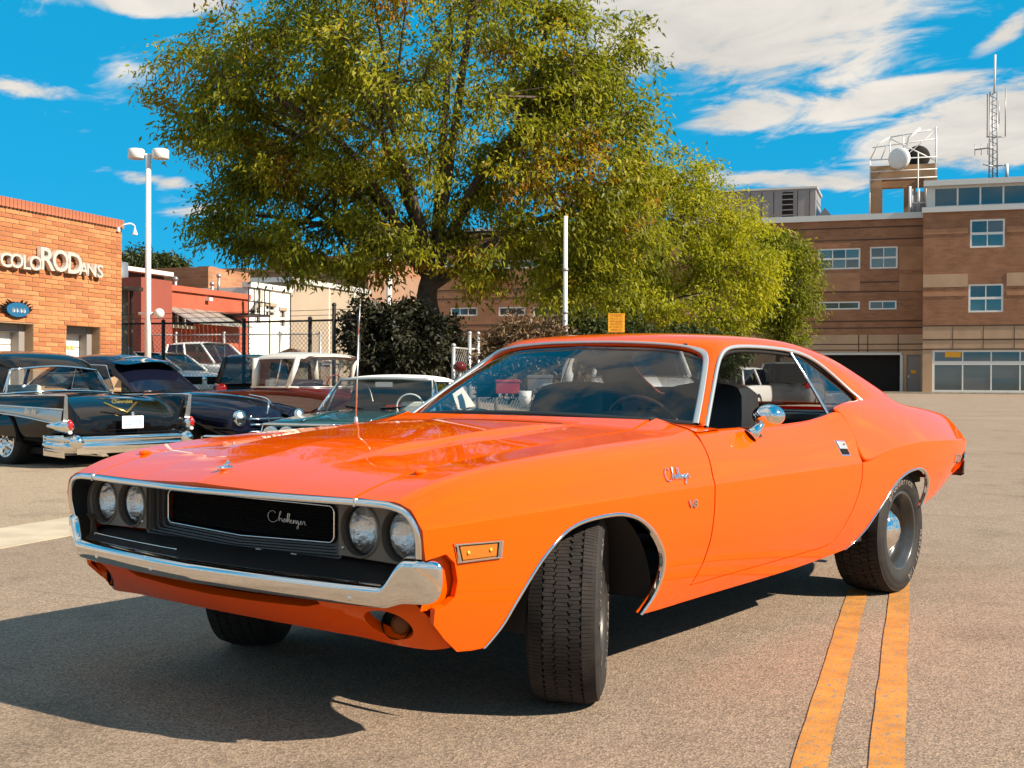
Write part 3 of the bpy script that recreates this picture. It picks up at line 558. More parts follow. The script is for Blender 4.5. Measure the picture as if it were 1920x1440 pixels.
# ================================================================== the brick workshop on the left
mat('shop_mortar', (.30, .20, .12), .9, var=.15, vscale=4)
for k, c in enumerate(((.42, .165, .060), (.37, .135, .048), (.46, .19, .075), (.33, .115, .043))): mat('shop_brick_%d' % k, c, .85, var=.14, vscale=9, bump=.15, bscale=60)
mat('coping_brick', (.34, .115, .060), .85, var=.15, vscale=9)
mat('door_white', (.80, .77, .70), .5, var=.05, vscale=2)
mat('letter_metal', (.66, .64, .60), .38, metal=.45)
mat('sign_blue', (.01, .10, .22), .4, coat=.4)
AS = -16.2; shop_b1 = on_a(228, 560, AS)[0]
shop = thing('brick_workshop', 'orange brick workshop with silver letters and white roll-up doors', 'building', rf(AS, shop_b1), RX)
def ps(u, v): b, z = on_a(u, v, AS); return b - shop_b1, z       # local x (negative towards the camera), z
SX0 = ps(-160, 560)[0]; ztop = ps(228, 418)[1] - .02; z_cop = ps(228, 430)[1]
d1 = (ps(-150, 650)[0], ps(62, 650)[0], 0, ps(30, 606)[1]); d2 = (ps(124, 650)[0], ps(187, 650)[0], 0, ps(160, 612)[1])
mb = MB(); facade_pts = MB(); facade(facade_pts, SX0, -.006, 0, ztop, [d1, d2], depth=.45)
for v_, f_ in ((facade_pts.v, facade_pts.f),): mb.add([(x, y, z) for x, y, z in v_], f_)
mb.add([(-.006, 0, 0), (-.006, 12, 0), (-.006, 12, ztop), (-.006, 0, ztop)], [(0, 1, 2, 3)]); mb.add([(SX0, 0, ztop), (-.006, 0, ztop), (-.006, 12, ztop), (SX0, 12, ztop)], [(0, 1, 2, 3)])
# facade() faces -y = to the right of the road here (local y points left)
sw_ = mb.build('mortar_wall', 'shop_mortar', shop)
BLN, BHT, J = .37, .0885, .012
proto = {}
def brick_mesh(w, k):
    key = (round(w, 3), k)
    if key not in proto:
        mb = MB(); mb.box(-w / 2 + J / 2, w / 2 - J / 2, -.012, .02, J / 2, BHT - J / 2); me = mb.mesh('brick'); bm = bmesh.new(); bm.from_mesh(me); bmesh.ops.bevel(bm, geom=[e for e in bm.edges], offset=.004, segments=1, affect='EDGES'); bm.to_mesh(me); bm.free(); me.materials.append(MATS['shop_brick_%d' % k]); proto[key] = me
    return proto[key]
rb = random.Random(3); nb = 0; bricks = []
row = int(1.30 / BHT)
while (row + 1) * BHT < z_cop:
    z0 = row * BHT; x = -.006 - (BLN / 2 if row % 2 else 0); first = True
    xr = -.006
    while xr > SX0 + .2:
        w = BLN / 2 if (row % 2 and xr == -.006) else BLN
        xl = xr - w; spans = [(xl, xr)]
        for h in (d1, d2):
            ns = []
            for a, b in spans:
                if z0 + BHT * .5 < h[3]:
                    if b <= h[0] or a >= h[1]: ns.append((a, b))
                    else:
                        if a < h[0]: ns.append((a, h[0]))
                        if b > h[1]: ns.append((h[1], b))
                else: ns.append((a, b))
            spans = ns
        for a, b in spans:
            if b - a > .06: bricks.append(((a + b) / 2, z0, round(b - a, 2), rb.randrange(4)))
        xr = xl
    row += 1
vis = [b for b in bricks if b[0] > ps(-6, 560)[0]]
vis.sort(key=lambda b: -b[1]); named = vis[:300]; restb = [b for b in bricks if b not in named]
for x, z, w, k in named:
    o = link(bpy.data.objects.new('brick', brick_mesh(w, k)), shop); o.location = (x, rb.uniform(-.003, .003), z)
for k in range(4):
    mb = MB()
    for x, z, w, kk in restb:
        if kk == k: mb.box(x - w / 2 + J / 2, x + w / 2 - J / 2, -.012, .02, z + J / 2, z + BHT - J / 2)
    if mb.v: o = mb.build('more_bricks', 'shop_brick_%d' % k, shop, fixn=False); o['kind'] = 'stuff'
# soldier course coping
xx = -.0; 
while xx > SX0:
    mb = None; o = link(bpy.data.objects.new('coping_brick', proto.setdefault('cop', (lambda m_: (m_.materials.append(MATS['coping_brick']), m_)[1])(MB().box(-.047, .047, -.06, .3, 0, ztop + .06 - z_cop).mesh('coping_brick')))), shop); o.location = (xx - .05, 0, z_cop + .012); xx -= .105
for h, s in ((d1, 0), (d2, 0)):
    mb = MB(); mb.box(h[0], h[1] - .02, .40, .44, 0, h[3] - .01); dr_ = mb.build('door_panel', 'door_white', shop)
    for k in range(7): mb = MB(); mb.box(h[0] + .05, h[1] - .05, .392, .40, .02 + k * .42, .03 + k * .42 + .008); mb.build('panel_groove', 'grey_door', dr_)
    mb = MB(); mb.box(h[1] - .16, h[1] - .003, .20, .38, 0, h[3] - .003); mb.box(h[0], h[1] - .16, .22, .38, h[3] - .16, h[3] - .003); mb.build('door_jamb', 'grey_door', shop)
for k in range(5):
    x = d2[0] + .2 + k * (d2[1] - d2[0] - .5) / 5; mb = MB(); mb.box(x, x + .10, .385, .391, ps(160, 655)[1], ps(160, 648)[1]); mb.build('door_window', mat('amber_pane', (.62, .40, .16), .3), shop)
# letters
def letter(c, u, v_mid, hpx, wide=1.0):
    x, z = ps(u, v_mid); d = AS / float(ray(u, v_mid) @ WW); h = hpx * d / FPX
    me = flat_text(c, h * 1.38, .045, h * .022); me.transform(Matrix.Diagonal((wide, 1, 1, 1))); put_mesh('letter', me, 'letter_metal', shop, frame((x, -.085, z), (1, 0, 0), (0, -1, 0)))
for c, u, v, hp, wd_ in (('C', 1, 489, 27, 1.25), ('O', 21.5, 491, 27, 1.2), ('L', 40, 493.5, 27, 1.2), ('O', 57.5, 495.5, 27, 1.2), ('R', 78, 488, 43, 1.15), ('O', 104.5, 492, 41, 1.05), ('D', 130.5, 496.5, 40, 1.1), ('A', 147.5, 506, 24, 1.2), ('N', 162.5, 508, 24, 1.2), ('S', 178.5, 510.5, 24, 1.25)): letter(c, u, v, hp, wd_)
# oval emblem with black flames
x, z = ps(27, 581); mb = MB()
ov = [(x + .30 * math.cos(a), z + .135 * math.sin(a)) for a in np.linspace(0, 2 * math.pi, 32, endpoint=False)]; mb.prism(ov, 1, -.09, -.03); em = mb.build('oval_emblem', 'sign_blue', shop)
mb = MB(); r3 = random.Random(5)
for k in range(22):
    a = 2 * math.pi * k / 22; l = r3.uniform(1.25, 1.75) if abs(math.cos(a)) > .4 else 1.15; p = [(x + .28 * math.cos(a - .13), z + .13 * math.sin(a - .13)), (x + .28 * math.cos(a + .13), z + .13 * math.sin(a + .13)), (x + .30 * l * math.cos(a + .1), z + .135 * (l * .8) * math.sin(a + .1) + .03)]; mb.prism(p, 1, -.07, -.035)
mb.build('emblem_flames', 'flat_black' if 'flat_black' in MATS else mat('flat_black', (0.006, 0.005, 0.005), 0.9, spec=0.2), em)
for k, dx in enumerate((-.14, -.05, .06, .15)):
    mb = MB(); mb.tube([(x + dx - .03, -.094, z - .05), (x + dx, -.094, z + .05), (x + dx + .035, -.094, z - .02), (x + dx + .01, -.094, z - .055)], .011, 5); mb.build('emblem_stroke', 'white_steel', em)
# gooseneck flood lamp at the corner
x, z = ps(226, 424); fl = thing('corner_floodlight', 'small white gooseneck floodlight at the top corner of the brick workshop', 'floodlight', rf(AS, shop_b1, z), RX)
mb = MB(); mb.tube(bez([(-.25, -.02, -.12), (-.22, -.25, .02), (-.05, -.40, .08), (.16, -.42, .02), (.18, -.42, -.08)], 16), .028, 8); arm = mb.build('lamp_arm', 'white_steel', fl)
mb = MB(); mb.lathe([(.03, .0), (.05, -.08), (.11, -.22), (.115, -.24), (.0, -.23)], 'Z', 16, (.18, -.42, -.06)); mb.build('lamp_shade', 'white_steel', fl)
mb = MB(); mb.box(-.36, -.22, -.10, -.0, -.22, -.06); mb.build('lamp_box', 'white_steel', fl); fl.scale = (.6, .6, .6)

# ================================================================== low buildings behind the fence
mat('red_render', (.40, .085, .042), .85, var=.12, vscale=1.2); mat('red_dark', (.24, .055, .035), .85, var=.1, vscale=1); mat('white_render', (.78, .74, .66), .85, var=.05, vscale=1); mat('beige_render', (.31, .25, .185), .85, var=.08, vscale=.5); mat('brown_render', (.26, .155, .10), .88, var=.1, vscale=.5); mat('maroon', (.13, .028, .025), .8); mat('roof_white', (.66, .63, .58), .7); mat('dark_roof', (.03, .026, .024), .8); mat('tin', (.33, .31, .26), .5, metal=.3, var=.3, vscale=3); mat('duct', (.36, .36, .36), .35, metal=.7); mat('iron', (.015, .012, .011), .6)
AR = -25.0
def pa(u, v, Aa=AR): return on_a(u, v, Aa)
b0, b1 = pa(236, 560)[0], pa(467, 560)[0]
red = thing('red_building', 'low red rendered building with tin awning and fire stair behind the fence', 'building', rf(AR, b0), RX)
P = lambda u, v: (pa(u, v)[0] - b0, pa(u, v)[1])
X1 = P(295, 560)[0]; X2 = P(467, 560)[0]; ztl = P(250, 522)[1]; zr0, zr1 = P(297, 540)[1], P(466, 562)[1]; zr_ = (zr0 + zr1) / 2
wr = (P(306, 600)[0], P(362, 600)[0], P(330, 609)[1], P(330, 585)[1])
mb = MB(); facade(mb, X1, X2, 0, zr_, [wr], depth=.2); mb.add([(X2, 0, 0), (X2, 14, 0), (X2, 14, zr_), (X2, 0, zr_)], [(0, 1, 2, 3)]); mb.add([(X1, 0, zr_), (X2, 0, zr_), (X2, 14, zr_), (X1, 14, zr_)], [(0, 1, 2, 3)]); mb.build('wall', 'red_render', red)
mb = MB(); mb.box(X1 - .05, X2, -.10, .3, zr_ - .02, zr_ + .18); mb.build('cornice', 'red_render', red)
mb = MB(); mb.box(0, X1, .0 - .6, 14, 0, ztl); mb.build('tower_wall', 'red_dark', red)
w = (wr[1] - wr[0]) / 4
for k in range(4): mb = MB(); mb.box(wr[0] + k * w + .04, wr[0] + (k + 1) * w - .04, .12, .14, wr[2], wr[3]); pn = mb.build('window', 'interior_dark', red); mb = MB(); mb.box(wr[0] + k * w - .05, wr[0] + k * w + .05, .02, .12, wr[2], wr[3]); mb.build('window_frame', 'white_render', pn)
mb = MB(); mb.box(wr[0] - .1, wr[1] + .1, -.06, .1, wr[2] - .12, wr[2]); mb.build('sill', 'white_render', red)
ax0, ax1 = P(304, 590)[0], P(420, 590)[0]; az1 = P(304, 574)[1]
for k in range(14):
    xa = ax0 + (ax1 - ax0) * k / 14; xb = ax0 + (ax1 - ax0) * (k + .94) / 14; mb = MB(); mb.hexa([(xa, -1.3, az1 - .62), (xb, -1.3, az1 - .62), (xb, 0, az1 - .02), (xa, 0, az1 - .02), (xa, -1.3, az1 - .60), (xb, -1.3, az1 - .60), (xb, 0, az1), (xa, 0, az1)]); mb.build('awning_sheet', 'tin' if k % 3 else 'duct', red)
st0, st1 = P(405, 590)[0], P(446, 590)[0]; sz = P(430, 590)[1]
mb = MB(); mb.box(st0, st1, -1.4, -.1, sz - .08, sz); mb.build('stair_landing', 'iron', red)
for z in (sz + .45, sz + .95): mb = MB(); mb.tube([(st0, -1.4, z), (st1, -1.4, z)], .03, 6); mb.build('stair_rail', 'iron', red)
for k in range(5): x = st0 + (st1 - st0) * k / 4; mb = MB(); mb.tube([(x, -1.4, 0 if k in (0, 4) else sz), (x, -1.4, sz + .95)], .03, 6); mb.build('stair_post', 'iron', red)
mb = MB(); mb.tube([(P(438, 560)[0], -.8, P(438, 585)[1]), (P(455, 560)[0], -.8, P(455, 562)[1]), (P(454, 560)[0], -.8, P(454, 540)[1])], .10, 8); mb.build('exhaust_flue', 'tin', red)
mb = MB(); mb.box(P(237, 500)[0], P(296, 500)[0], 2, 5, ztl, ztl + .85); mb.lathe([(.6, ztl), (.6, ztl + .6), (0, ztl + .65)], 'Z', 20, (P(262, 500)[0], 1.2, 0)); mb.build('roof_duct', 'duct', red)
mb = MB(); mb.box(P(305, 530)[0], P(470, 530)[0], 4, 12, zr_ - .1, zr_ + 1.0); mb.build('rear_roof_wall', 'dark_roof', red); mb = MB(); mb.box(P(305, 530)[0], P(472, 530)[0], 3.6, 12.4, zr_ + 1.0, zr_ + 1.16); mb.build('rear_roof', 'roof_white', red)
mb = MB(); mb.box(P(316, 520)[0], P(365, 520)[0], 4.5, 7, zr_ + 1.16, zr_ + 1.9); mb.build('air_conditioner', 'roof_white', red)
for u in (373, 440, 452): mb = MB(); x = P(u, 550)[0]; mb.tube([(x, 1.0, zr_), (x, 1.0, zr_ + (.55 if u < 445 else .9))], .06, 8); mb.ball((x, 1.0, zr_ + (.55 if u < 445 else .9)), .10, 8, 5); mb.build('roof_vent', 'duct', red)
mb = MB(); x = P(387, 562)[0]; mb.box(x - .1, x + .12, -.2, 0, P(387, 564)[1], P(387, 558)[1]); mb.build('wall_lamp', 'white_steel', red)
# small cream house corner beside the workshop
cb = on_a(232, 580, -21.5)[0]; cr = thing('cream_shed', 'cream shed with brown gutter beside the brick workshop', 'shed', rf(-21.5, cb), RX); PC = lambda u, v: (on_a(u, v, -21.5)[0] - cb, on_a(u, v, -21.5)[1])
mb = MB(); mb.box(-3, PC(240, 600)[0], 0, 6, 0, PC(240, 546)[1]); mb.build('wall', 'beige_render', cr); mb = MB(); mb.box(-3, PC(246, 600)[0], -.4, 6, PC(240, 546)[1], PC(240, 539)[1]); mb.build('roof', 'brown_render', cr); mb = MB(); mb.tube([(PC(241, 600)[0], -.1, 0), (PC(241, 600)[0], -.1, PC(240, 546)[1])], .06, 6); mb.build('downpipe', 'brown_render', cr)
# white house
AW = -26.5; wb0 = on_a(468, 560, AW)[0]; wh_ = thing('white_building', 'small white rendered building with three sash windows behind the fence', 'building', rf(AW, wb0), RX); PW = lambda u, v: (on_a(u, v, AW)[0] - wb0, on_a(u, v, AW)[1])
xw1 = PW(543, 560)[0]; zw = PW(480, 540)[1]; hs = []
for u0, v0, u1, v1 in ((478, 573, 488, 606), (499, 573, 515, 592), (525, 582, 534, 612)): a = PW(u0, v0); b = PW(u1, v1); hs.append((a[0], b[0], b[1], a[1]))
mb = MB(); facade(mb, 0, xw1, 0, zw, hs, depth=.15); mb.add([(xw1, 0, 0), (xw1, 12, 0), (xw1, 12, zw), (xw1, 0, zw)], [(0, 1, 2, 3)]); mb.add([(0, 0, zw), (xw1, 0, zw), (xw1, 12, zw), (0, 12, zw)], [(0, 1, 2, 3)]); mb.add([(0, 0, 0), (0, 12, 0), (0, 12, zw), (0, 0, zw)], [(0, 1, 2, 3)]); mb.build('wall', 'white_render', wh_)
mb = MB(); mb.box(-.1, xw1 + .1, -.12, .3, zw, zw + .22); mb.build('coping', 'roof_white', wh_); mb = MB(); mb.box(0, xw1, 2, 8, zw, zw + .9); mb.build('roof_box', 'far_brick', wh_)
for h in hs:
    mb = MB(); mb.box(h[0], h[1], .10, .12, h[2], h[3]); pn = mb.build('window', 'interior_dark', wh_); mb = MB(); zm = (h[2] + h[3]) / 2; mb.box(h[0], h[1], .06, .10, zm - .05, zm + .05); mb.box((h[0] + h[1]) / 2 - .03, (h[0] + h[1]) / 2 + .03, .07, .095, h[2], h[3]); mb.build('glazing_bar', 'white_frame', pn)
    mb = MB(); mb.box(h[0] - .12, h[1] + .12, -.06, .0, h[3], h[3] + .14); mb.build('lintel', 'beige_render', wh_)
# beige wall and brown range behind, maroon block
def slab(name, label, A0, u0, u1, v, m, cat='building', depth=14, extra_=None):
    b0_, b1_ = on_a(u0, v, A0)[0], on_a(u1, v, A0)[0]; z = on_a((u0 + u1) / 2, v, A0)[1]; t = thing(name, label, cat, rf(A0, b0_), RX)
    mb = MB(); mb.box(0, b1_ - b0_, 0, depth, 0, z); mb.build('wall', m, t); mb = MB(); mb.box(-.1, b1_ - b0_ + .1, -.12, depth, z, z + .25); mb.build('parapet', 'cap_metal' if m == 'beige_render' else m, t); return t, b0_, b1_, z
t, q0, q1, qz = slab('beige_building', 'plain beige rendered wall of a building between the white house and the tree', -30.0, 546, 690, 540, 'beige_render', depth=7)
for u in (616, 664): x = on_a(u, 600, -30.0)[0] - q0; mb = MB(); mb.box(x - .06, x + .06, -.05, .0, 0, qz); mb.build('pilaster', 'white_render', t)
def skyline(name, label, B0, u0, u1, v, m):
    a0_, z_ = on_b(u0, v, B0); a1_ = on_b(u1, v, B0)[0]; t = thing(name, label, 'building', rf(a0_, B0), RY); mb = MB(); mb.box(0, a1_ - a0_, 0, 10, 0, z_); mb.build('wall', m, t); mb = MB(); mb.box(-.1, a1_ - a0_ + .1, -.1, .25, z_, z_ + .22); mb.build('parapet', m, t); return t, a0_, z_
t, a0_, z_ = skyline('brown_building', 'long flat roofed brown building on the skyline behind the red one', 74.0, 332, 690, 515, 'brown_render')
for u, w_, h_ in ((374, .5, .6), (428, 1.2, .4)): mb = MB(); x = on_b(u, 510, 74.0)[0] - a0_; mb.box(x - w_, x + w_, .5, 1.5, z_, z_ + h_); mb.build('chimney', 'brown_render', t)
skyline('maroon_block', 'dark maroon upper block rising above the brown roofs', 82.0, 503, 575, 474, 'maroon'); skyline('brick_block', 'brick upper storey right of the maroon block behind the tree', 80.0, 575, 700, 487, 'far_brick')
# ================================================================== the orange coupe
mat('orange_paint', (0.78, 0.080, 0.0003), 0.03, spec=0.62, stint=(1.0, 0.70, 0.36))
mat('chrome', (0.82, 0.81, 0.79), 0.05, 1.0, rvar=0.03, vscale=14)
mat('satin_trim', (0.66, 0.64, 0.61), 0.36, 0.85)
mat('black_vinyl', (0.012, 0.011, 0.011), 0.42, bump=0.05, bscale=300)
mat('black_plastic', (0.010, 0.009, 0.009), 0.55)
mat('flat_black', (0.006, 0.005, 0.005), 0.9, spec=0.2)
mat('rubber', (0.017, 0.015, 0.014), 0.72, spec=0.35, var=0.3, vscale=30, bump=0.06, bscale=120)
mat('tread_rubber', (0.024, 0.020, 0.018), 0.85, spec=0.3, var=0.35, vscale=22, bump=0.12, bscale=180)
mat('tyre_letter', (0.17, 0.14, 0.12), 0.7)
mat('black_steel', (0.028, 0.026, 0.025), 0.30, coat=0.6)
mat('bezel_grey', (0.15, 0.125, 0.10), 0.42, metal=0.25)
mat('grille_grey', (0.055, 0.046, 0.040), 0.40, metal=0.2)
mat('lamp_back', (0.75, 0.74, 0.72), 0.18, 1.0, bump=0.5, bscale=30)
mat('amber_lens', (0.42, 0.12, 0.006), 0.15, coat=1.0)
mat('dull_amber', (0.16, 0.045, 0.008), 0.45, spec=.25)
mat('red_lens', (0.45, 0.010, 0.008), 0.12, coat=1.0)
mat('brown_rim', (0.10, 0.05, 0.025), 0.35, coat=0.5)
mat('well_dark', (0.012, 0.010, 0.009), 0.9)
glass_mat('clear_glass', (0.10, 0.11, 0.11), 0.50)
glass_mat('lamp_glass', (0.5, 0.5, 0.5), 0.93)
car = thing('coupe', 'bright orange coupe with black grille and turned front wheels, beside the double yellow lines', 'car')

def A(f, *t): return np.stack(np.broadcast_arrays(*f), -1)
def yv(*p): return Cub([q[0] for q in p], [q[1] for q in p])
c_yc = yv((1.0, .872), (.9, .893), (.7, .922), (.4, .944), (0, .955), (-.65, .961), (-1.4, .964), (-2.1, .964), (-2.75, .966), (-3.2, .952), (-3.6, .915), (-3.85, .872))
c_zc = yv((1.0, .672), (.9, .677), (.4, .694), (0, .702), (-.6, .708), (-1.4, .713), (-2.0, .717), (-2.12, .7215), (-2.3, .745), (-2.5, .7695), (-2.75, .781), (-3.1, .779), (-3.6, .763), (-3.85, .755))
c_zb = yv((1.0, .30), (.6, .295), (0.2, .27), (-.4, .262), (-1.3, .268), (-1.75, .278), (-2.1, .30), (-2.6, .36), (-3.0, .43), (-3.3, .475), (-3.6, .53), (-3.85, .575))
c_T = yv((1.0, .07), (.5, .06), (0, .075), (-.6, .10), (-1.4, .11), (-2.1, .10), (-2.7, .06), (-3.2, .07), (-3.85, .08))
c_ys = yv((1.0, .81), (.9, .838), (.8, .858), (.6, .872), (.3, .880), (0, .882), (-.4, .875), (-.7, .862), (-1.0, .846), (-1.5, .838), (-1.9, .836), (-2.1, .830), (-2.5, .80), (-2.96, .77), (-3.5, .755), (-3.8, .74))
c_zs = yv((1.0, .705), (.9, .752), (.8, .790), (.7, .815), (.58, .834), (.4, .851), (0, .872), (-.4, .888), (-.7, .900), (-1.0, .906), (-1.4, .908), (-1.65, .914), (-1.84, .927), (-1.96, .944), (-2.12, .975), (-2.3, .993), (-2.5, 1.0), (-2.96, .992), (-3.2, .973), (-3.53, .944), (-3.8, .915))
c_zg = yv((1.0, .728), (.925, .756), (.86, .777), (.79, .795), (.67, .8195), (.49, .839), (.15, .867), (-.24, .893), (-.5, .906), (-.56, .912), (-.63, .931), (-.70, .948))
YG = .662
def yl(X, Z):
    q = np.clip((c_zc(X) - Z) / (c_zc(X) - c_zb(X)), 0, 1.3); return c_yc(X) - c_T(X) * (0.10 * q + 0.90 * q ** 2.3)
def f_low(X, Z): return A((X, yl(X, Z), Z))
def f_up(X, s, bul=0.010, rho=0.055):
    X = np.asarray(X, float); s = np.asarray(s, float)
    C = np.stack([c_yc(X), c_zc(X)], -1); S = np.stack([c_ys(X), c_zs(X)], -1); G = np.stack([np.full_like(X, YG), np.where(X < -.72, c_zs(X) + .002, c_zg(np.maximum(X, -.72)))], -1)
    l1 = np.linalg.norm(S - C, axis=-1); l2 = np.linalg.norm(G - S, axis=-1); d = s * (l1 + l2); r = np.minimum(rho, .48 * l1)
    a = ((S - C) / l1[..., None]); b = (G - S) / l2[..., None]
    t = np.clip((d - (l1 - r)) / (2 * r), 0, 1)[..., None]
    P1 = C + a * d[..., None]; P2 = S + b * (d - l1)[..., None]; A0 = S - a * r[..., None]; B0 = S + b * r[..., None]
    Pm = (1 - t) ** 2 * A0 + 2 * t * (1 - t) * S + t * t * B0
    P = np.where((d < l1 - r)[..., None], P1, np.where((d > l1 + r)[..., None], P2, Pm))
    tau = np.clip(d / l1, 0, 1); nrm = np.stack([a[..., 1], -a[..., 0]], -1)
    P = P + nrm * (bul * np.sin(math.pi * tau) ** 2)[..., None]
    return np.stack([X, P[..., 0], P[..., 1]], -1)
def s_of_z(X, z):  # upper side height to profile coordinate
    s = np.linspace(0, .9, 400); P = f_up(np.full_like(s, X), s); k = np.argmax(P[:, 2] >= z) if (P[:, 2] >= z).any() else 399
    return float(s[k])
def hood_x(Y): return .984 - .058 * (np.abs(Y) / YG) ** 1.25
def f_hood(X, Y):
    X = np.asarray(X, float); Y = np.asarray(Y, float); w = np.clip(np.abs(Y) / YG, 0, 1)
    zz_ = c_zg(X - .045 * (1 - w) ** 1.0 * np.clip((X - .6) / .3, 0, 1))
    crown = .018 * (1 - w * w) * np.clip((1.02 - X) / .5, .25, 1)
    k = np.clip((.70 - X) / .36, 0, 1); k = k * k * (3 - 2 * k); k = k * np.clip((X + .60) / .28, 0, 1); yr = .40 - .05 * np.clip((X + .5) / 1.1, 0, 1)
    e = np.clip((yr + .018 - np.abs(Y)) / .036, 0, 1); e = e * e * (3 - 2 * e)
    spine = .010 * np.exp(-(Y / .012) ** 2 / 2) * 0 + .012 * np.maximum(0, 1 - np.abs(Y) / .34) * np.clip((X - .15) / .55, 0, 1)
    return A((X, Y, zz_ + crown + .020 * k * e + spine))

# --- front fenders -------------------------------------------------
FARCH = [(.585, .296), (.565, .315), (.525, .358), (.487, .416), (.441, .477), (.398, .526), (.349, .568), (.275, .615), (.196, .638), (.104, .647), (-.01, .648), (-.09, .637), (-.155, .617), (-.225, .580), (-.285, .532), (-.333, .478), (-.352, .425), (-.350, .372), (-.335, .325), (-.305, .285), (-.285, .264)]
RARCH = [(-2.10, .300), (-2.165, .330), (-2.245, .380), (-2.315, .446), (-2.395, .510), (-2.49, .581), (-2.61, .626), (-2.74, .645), (-2.86, .641), (-2.95, .610), (-3.005, .565), (-3.03, .515), (-3.03, .462), (-3.015, .434)]
def sm(pts, n=60): return [(p.x, p.y) for p in bez([(a, b, 0) for a, b in pts], n)]
FA = sm(FARCH, 80); RA = sm(RARCH, 60)
DFRONT = [(-.700, .90), (-.690, .845), (-.672, .76), (-.662, .711), (-.668, .60), (-.668, .50), (-.650, .41), (-.612, .335), (-.575, .318)]   # door leading edge (X, z)
DREAR = [(-2.085, .955), (-2.098, .90), (-2.092, .845), (-2.068, .76), (-2.064, .7175), (-2.066, .65), (-2.05, .585), (-2.01, .50), (-1.96, .42), (-1.90, .362), (-1.83, .346)]
def dfx(z): return float(np.interp(z, [p[1] for p in DFRONT][::-1], [p[0] for p in DFRONT][::-1]))
def drx(z): return float(np.interp(z, [p[1] for p in DREAR][::-1], [p[0] for p in DREAR][::-1]))
GAP = .0042
marker = [(.755, .628), (.585, .618), (.583, .574), (.735, .578)]
sk_f = Skin()
front_edge = [(.886, .677), (.880, .63), (.872, .592), (.80, .604), (.765, .575), (.748, .52), (.752, .475), (.785, .452), (.82, .447), (.815, .40), (.765, .352), (.70, .302)]
low = [(x, float(c_zc(x))) for x in np.linspace(dfx(.711) + GAP, .886, 60)] + front_edge[1:] + [(.64, .296)] + FA + [(-.40, .262), (-.54, .262)]
low += [(dfx(z) + GAP, z) for z in np.linspace(.322, .700, 26)]
sk_f.patch(low, f_low, .03, lip=.02)
up = [(x, 0.0) for x in np.linspace(.886, dfx(.711) + GAP, 60)] + [(dfx(z) + GAP, s_of_z(dfx(z), z)) for z in np.linspace(.73, .885, 8)] + [(-.70, s_of_z(-.70, .897)), (-.715, .62), (-.715, .985)] + [(x, .985) for x in np.linspace(-.70, .915, 50)] + [(.917, .985), (.912, .75), (.903, .5), (.895, .25)]
sk_f.patch(up, f_up, .025, lip=.014, out=(0, .6, .8))
def both(builder, *a, **k):
    return [builder(*a, **k), builder(*a, **k, mirror=True)]
for mr in (False, True): sk_f.build('front_fender', 'orange_paint', car, mirror=mr)

# --- doors ----------------------------------------------------------
def door_patch():
    s = Skin()
    lo = [(x, float(c_zc(x))) for x in np.linspace(drx(.7175) + GAP, dfx(.711) - GAP, 50)] + [(dfx(z) - GAP, z) for z in np.linspace(.70, .34, 24)]
    lo += [(-.61, .330), (-.70, .332)] + [(x, .332 + .014 * (-.70 - x) / 1.1) for x in np.linspace(-.8, -1.75, 12)] + [(-1.81, .349)] + [(drx(z) + GAP, z) for z in np.linspace(.36, .705, 24)]
    s.patch(lo, f_low, .03, lip=.02)
    zt = lambda x: float(c_zs(x)) - .004
    SM = .66
    upd = [(x, 0.0) for x in np.linspace(dfx(.711) - GAP, drx(.7175) + GAP, 50)] + [(drx(z) + GAP, s_of_z(drx(z), z)) for z in np.linspace(.73, .935, 10)]
    upd += [(-2.085, .56), (-2.06, .60)] + [(x, .62) for x in np.linspace(-2.02, -.86, 30)] + [(-.80, .62), (-.708, .60)] + [(dfx(z) - GAP, s_of_z(dfx(z), z)) for z in np.linspace(.892, .73, 8)]
    def f_door(X, t): return f_up(X, t, rho=.035)
    s.patch(upd, f_door, .025, lip=.02, out=(0, .8, .6))
    return s
sk_d = door_patch()
doors = [sk_d.build('door', 'orange_paint', car, mirror=mr) for mr in (False, True)]

# --- rocker sills ----------------------------------------------------
sk_r = Skin()
rk = [(x, .327) for x in np.linspace(-.55, -.72, 4)] + [(x, .327 + .014 * (-.70 - x) / 1.1) for x in np.linspace(-.8, -1.80, 12)] + [(-1.8445, .343), (-1.8445, float(c_zb(-1.8445)))] + [(x, float(c_zb(x))) for x in np.linspace(-1.8, -.5, 20)]
sk_r.patch(rk, f_low, .03, lip=.03)
for mr in (False, True): sk_r.build('rocker_sill', 'orange_paint', car, mirror=mr)

# --- rear quarters (below the crease) ---------------------------------
sk_q = Skin()
ql = [(x, float(c_zc(x))) for x in np.linspace(-3.80, drx(.7175) - GAP, 70)] + [(drx(z) - GAP, z) for z in np.linspace(.705, .365, 24)] + [(-1.865, .350), (-1.845, .343), (-1.845, float(c_zb(-1.845)))] + [(x, float(c_zb(x))) for x in np.linspace(-1.9, -2.05, 4)] + RA + [(-3.1, .445), (-3.3, .475), (-3.5, .512), (-3.66, .548), (-3.72, .60), (-3.765, .68)]
sk_q.patch(ql, f_low, .03, lip=.02)
quarters = [sk_q.build('rear_quarter', 'orange_paint', car, mirror=mr) for mr in (False, True)]

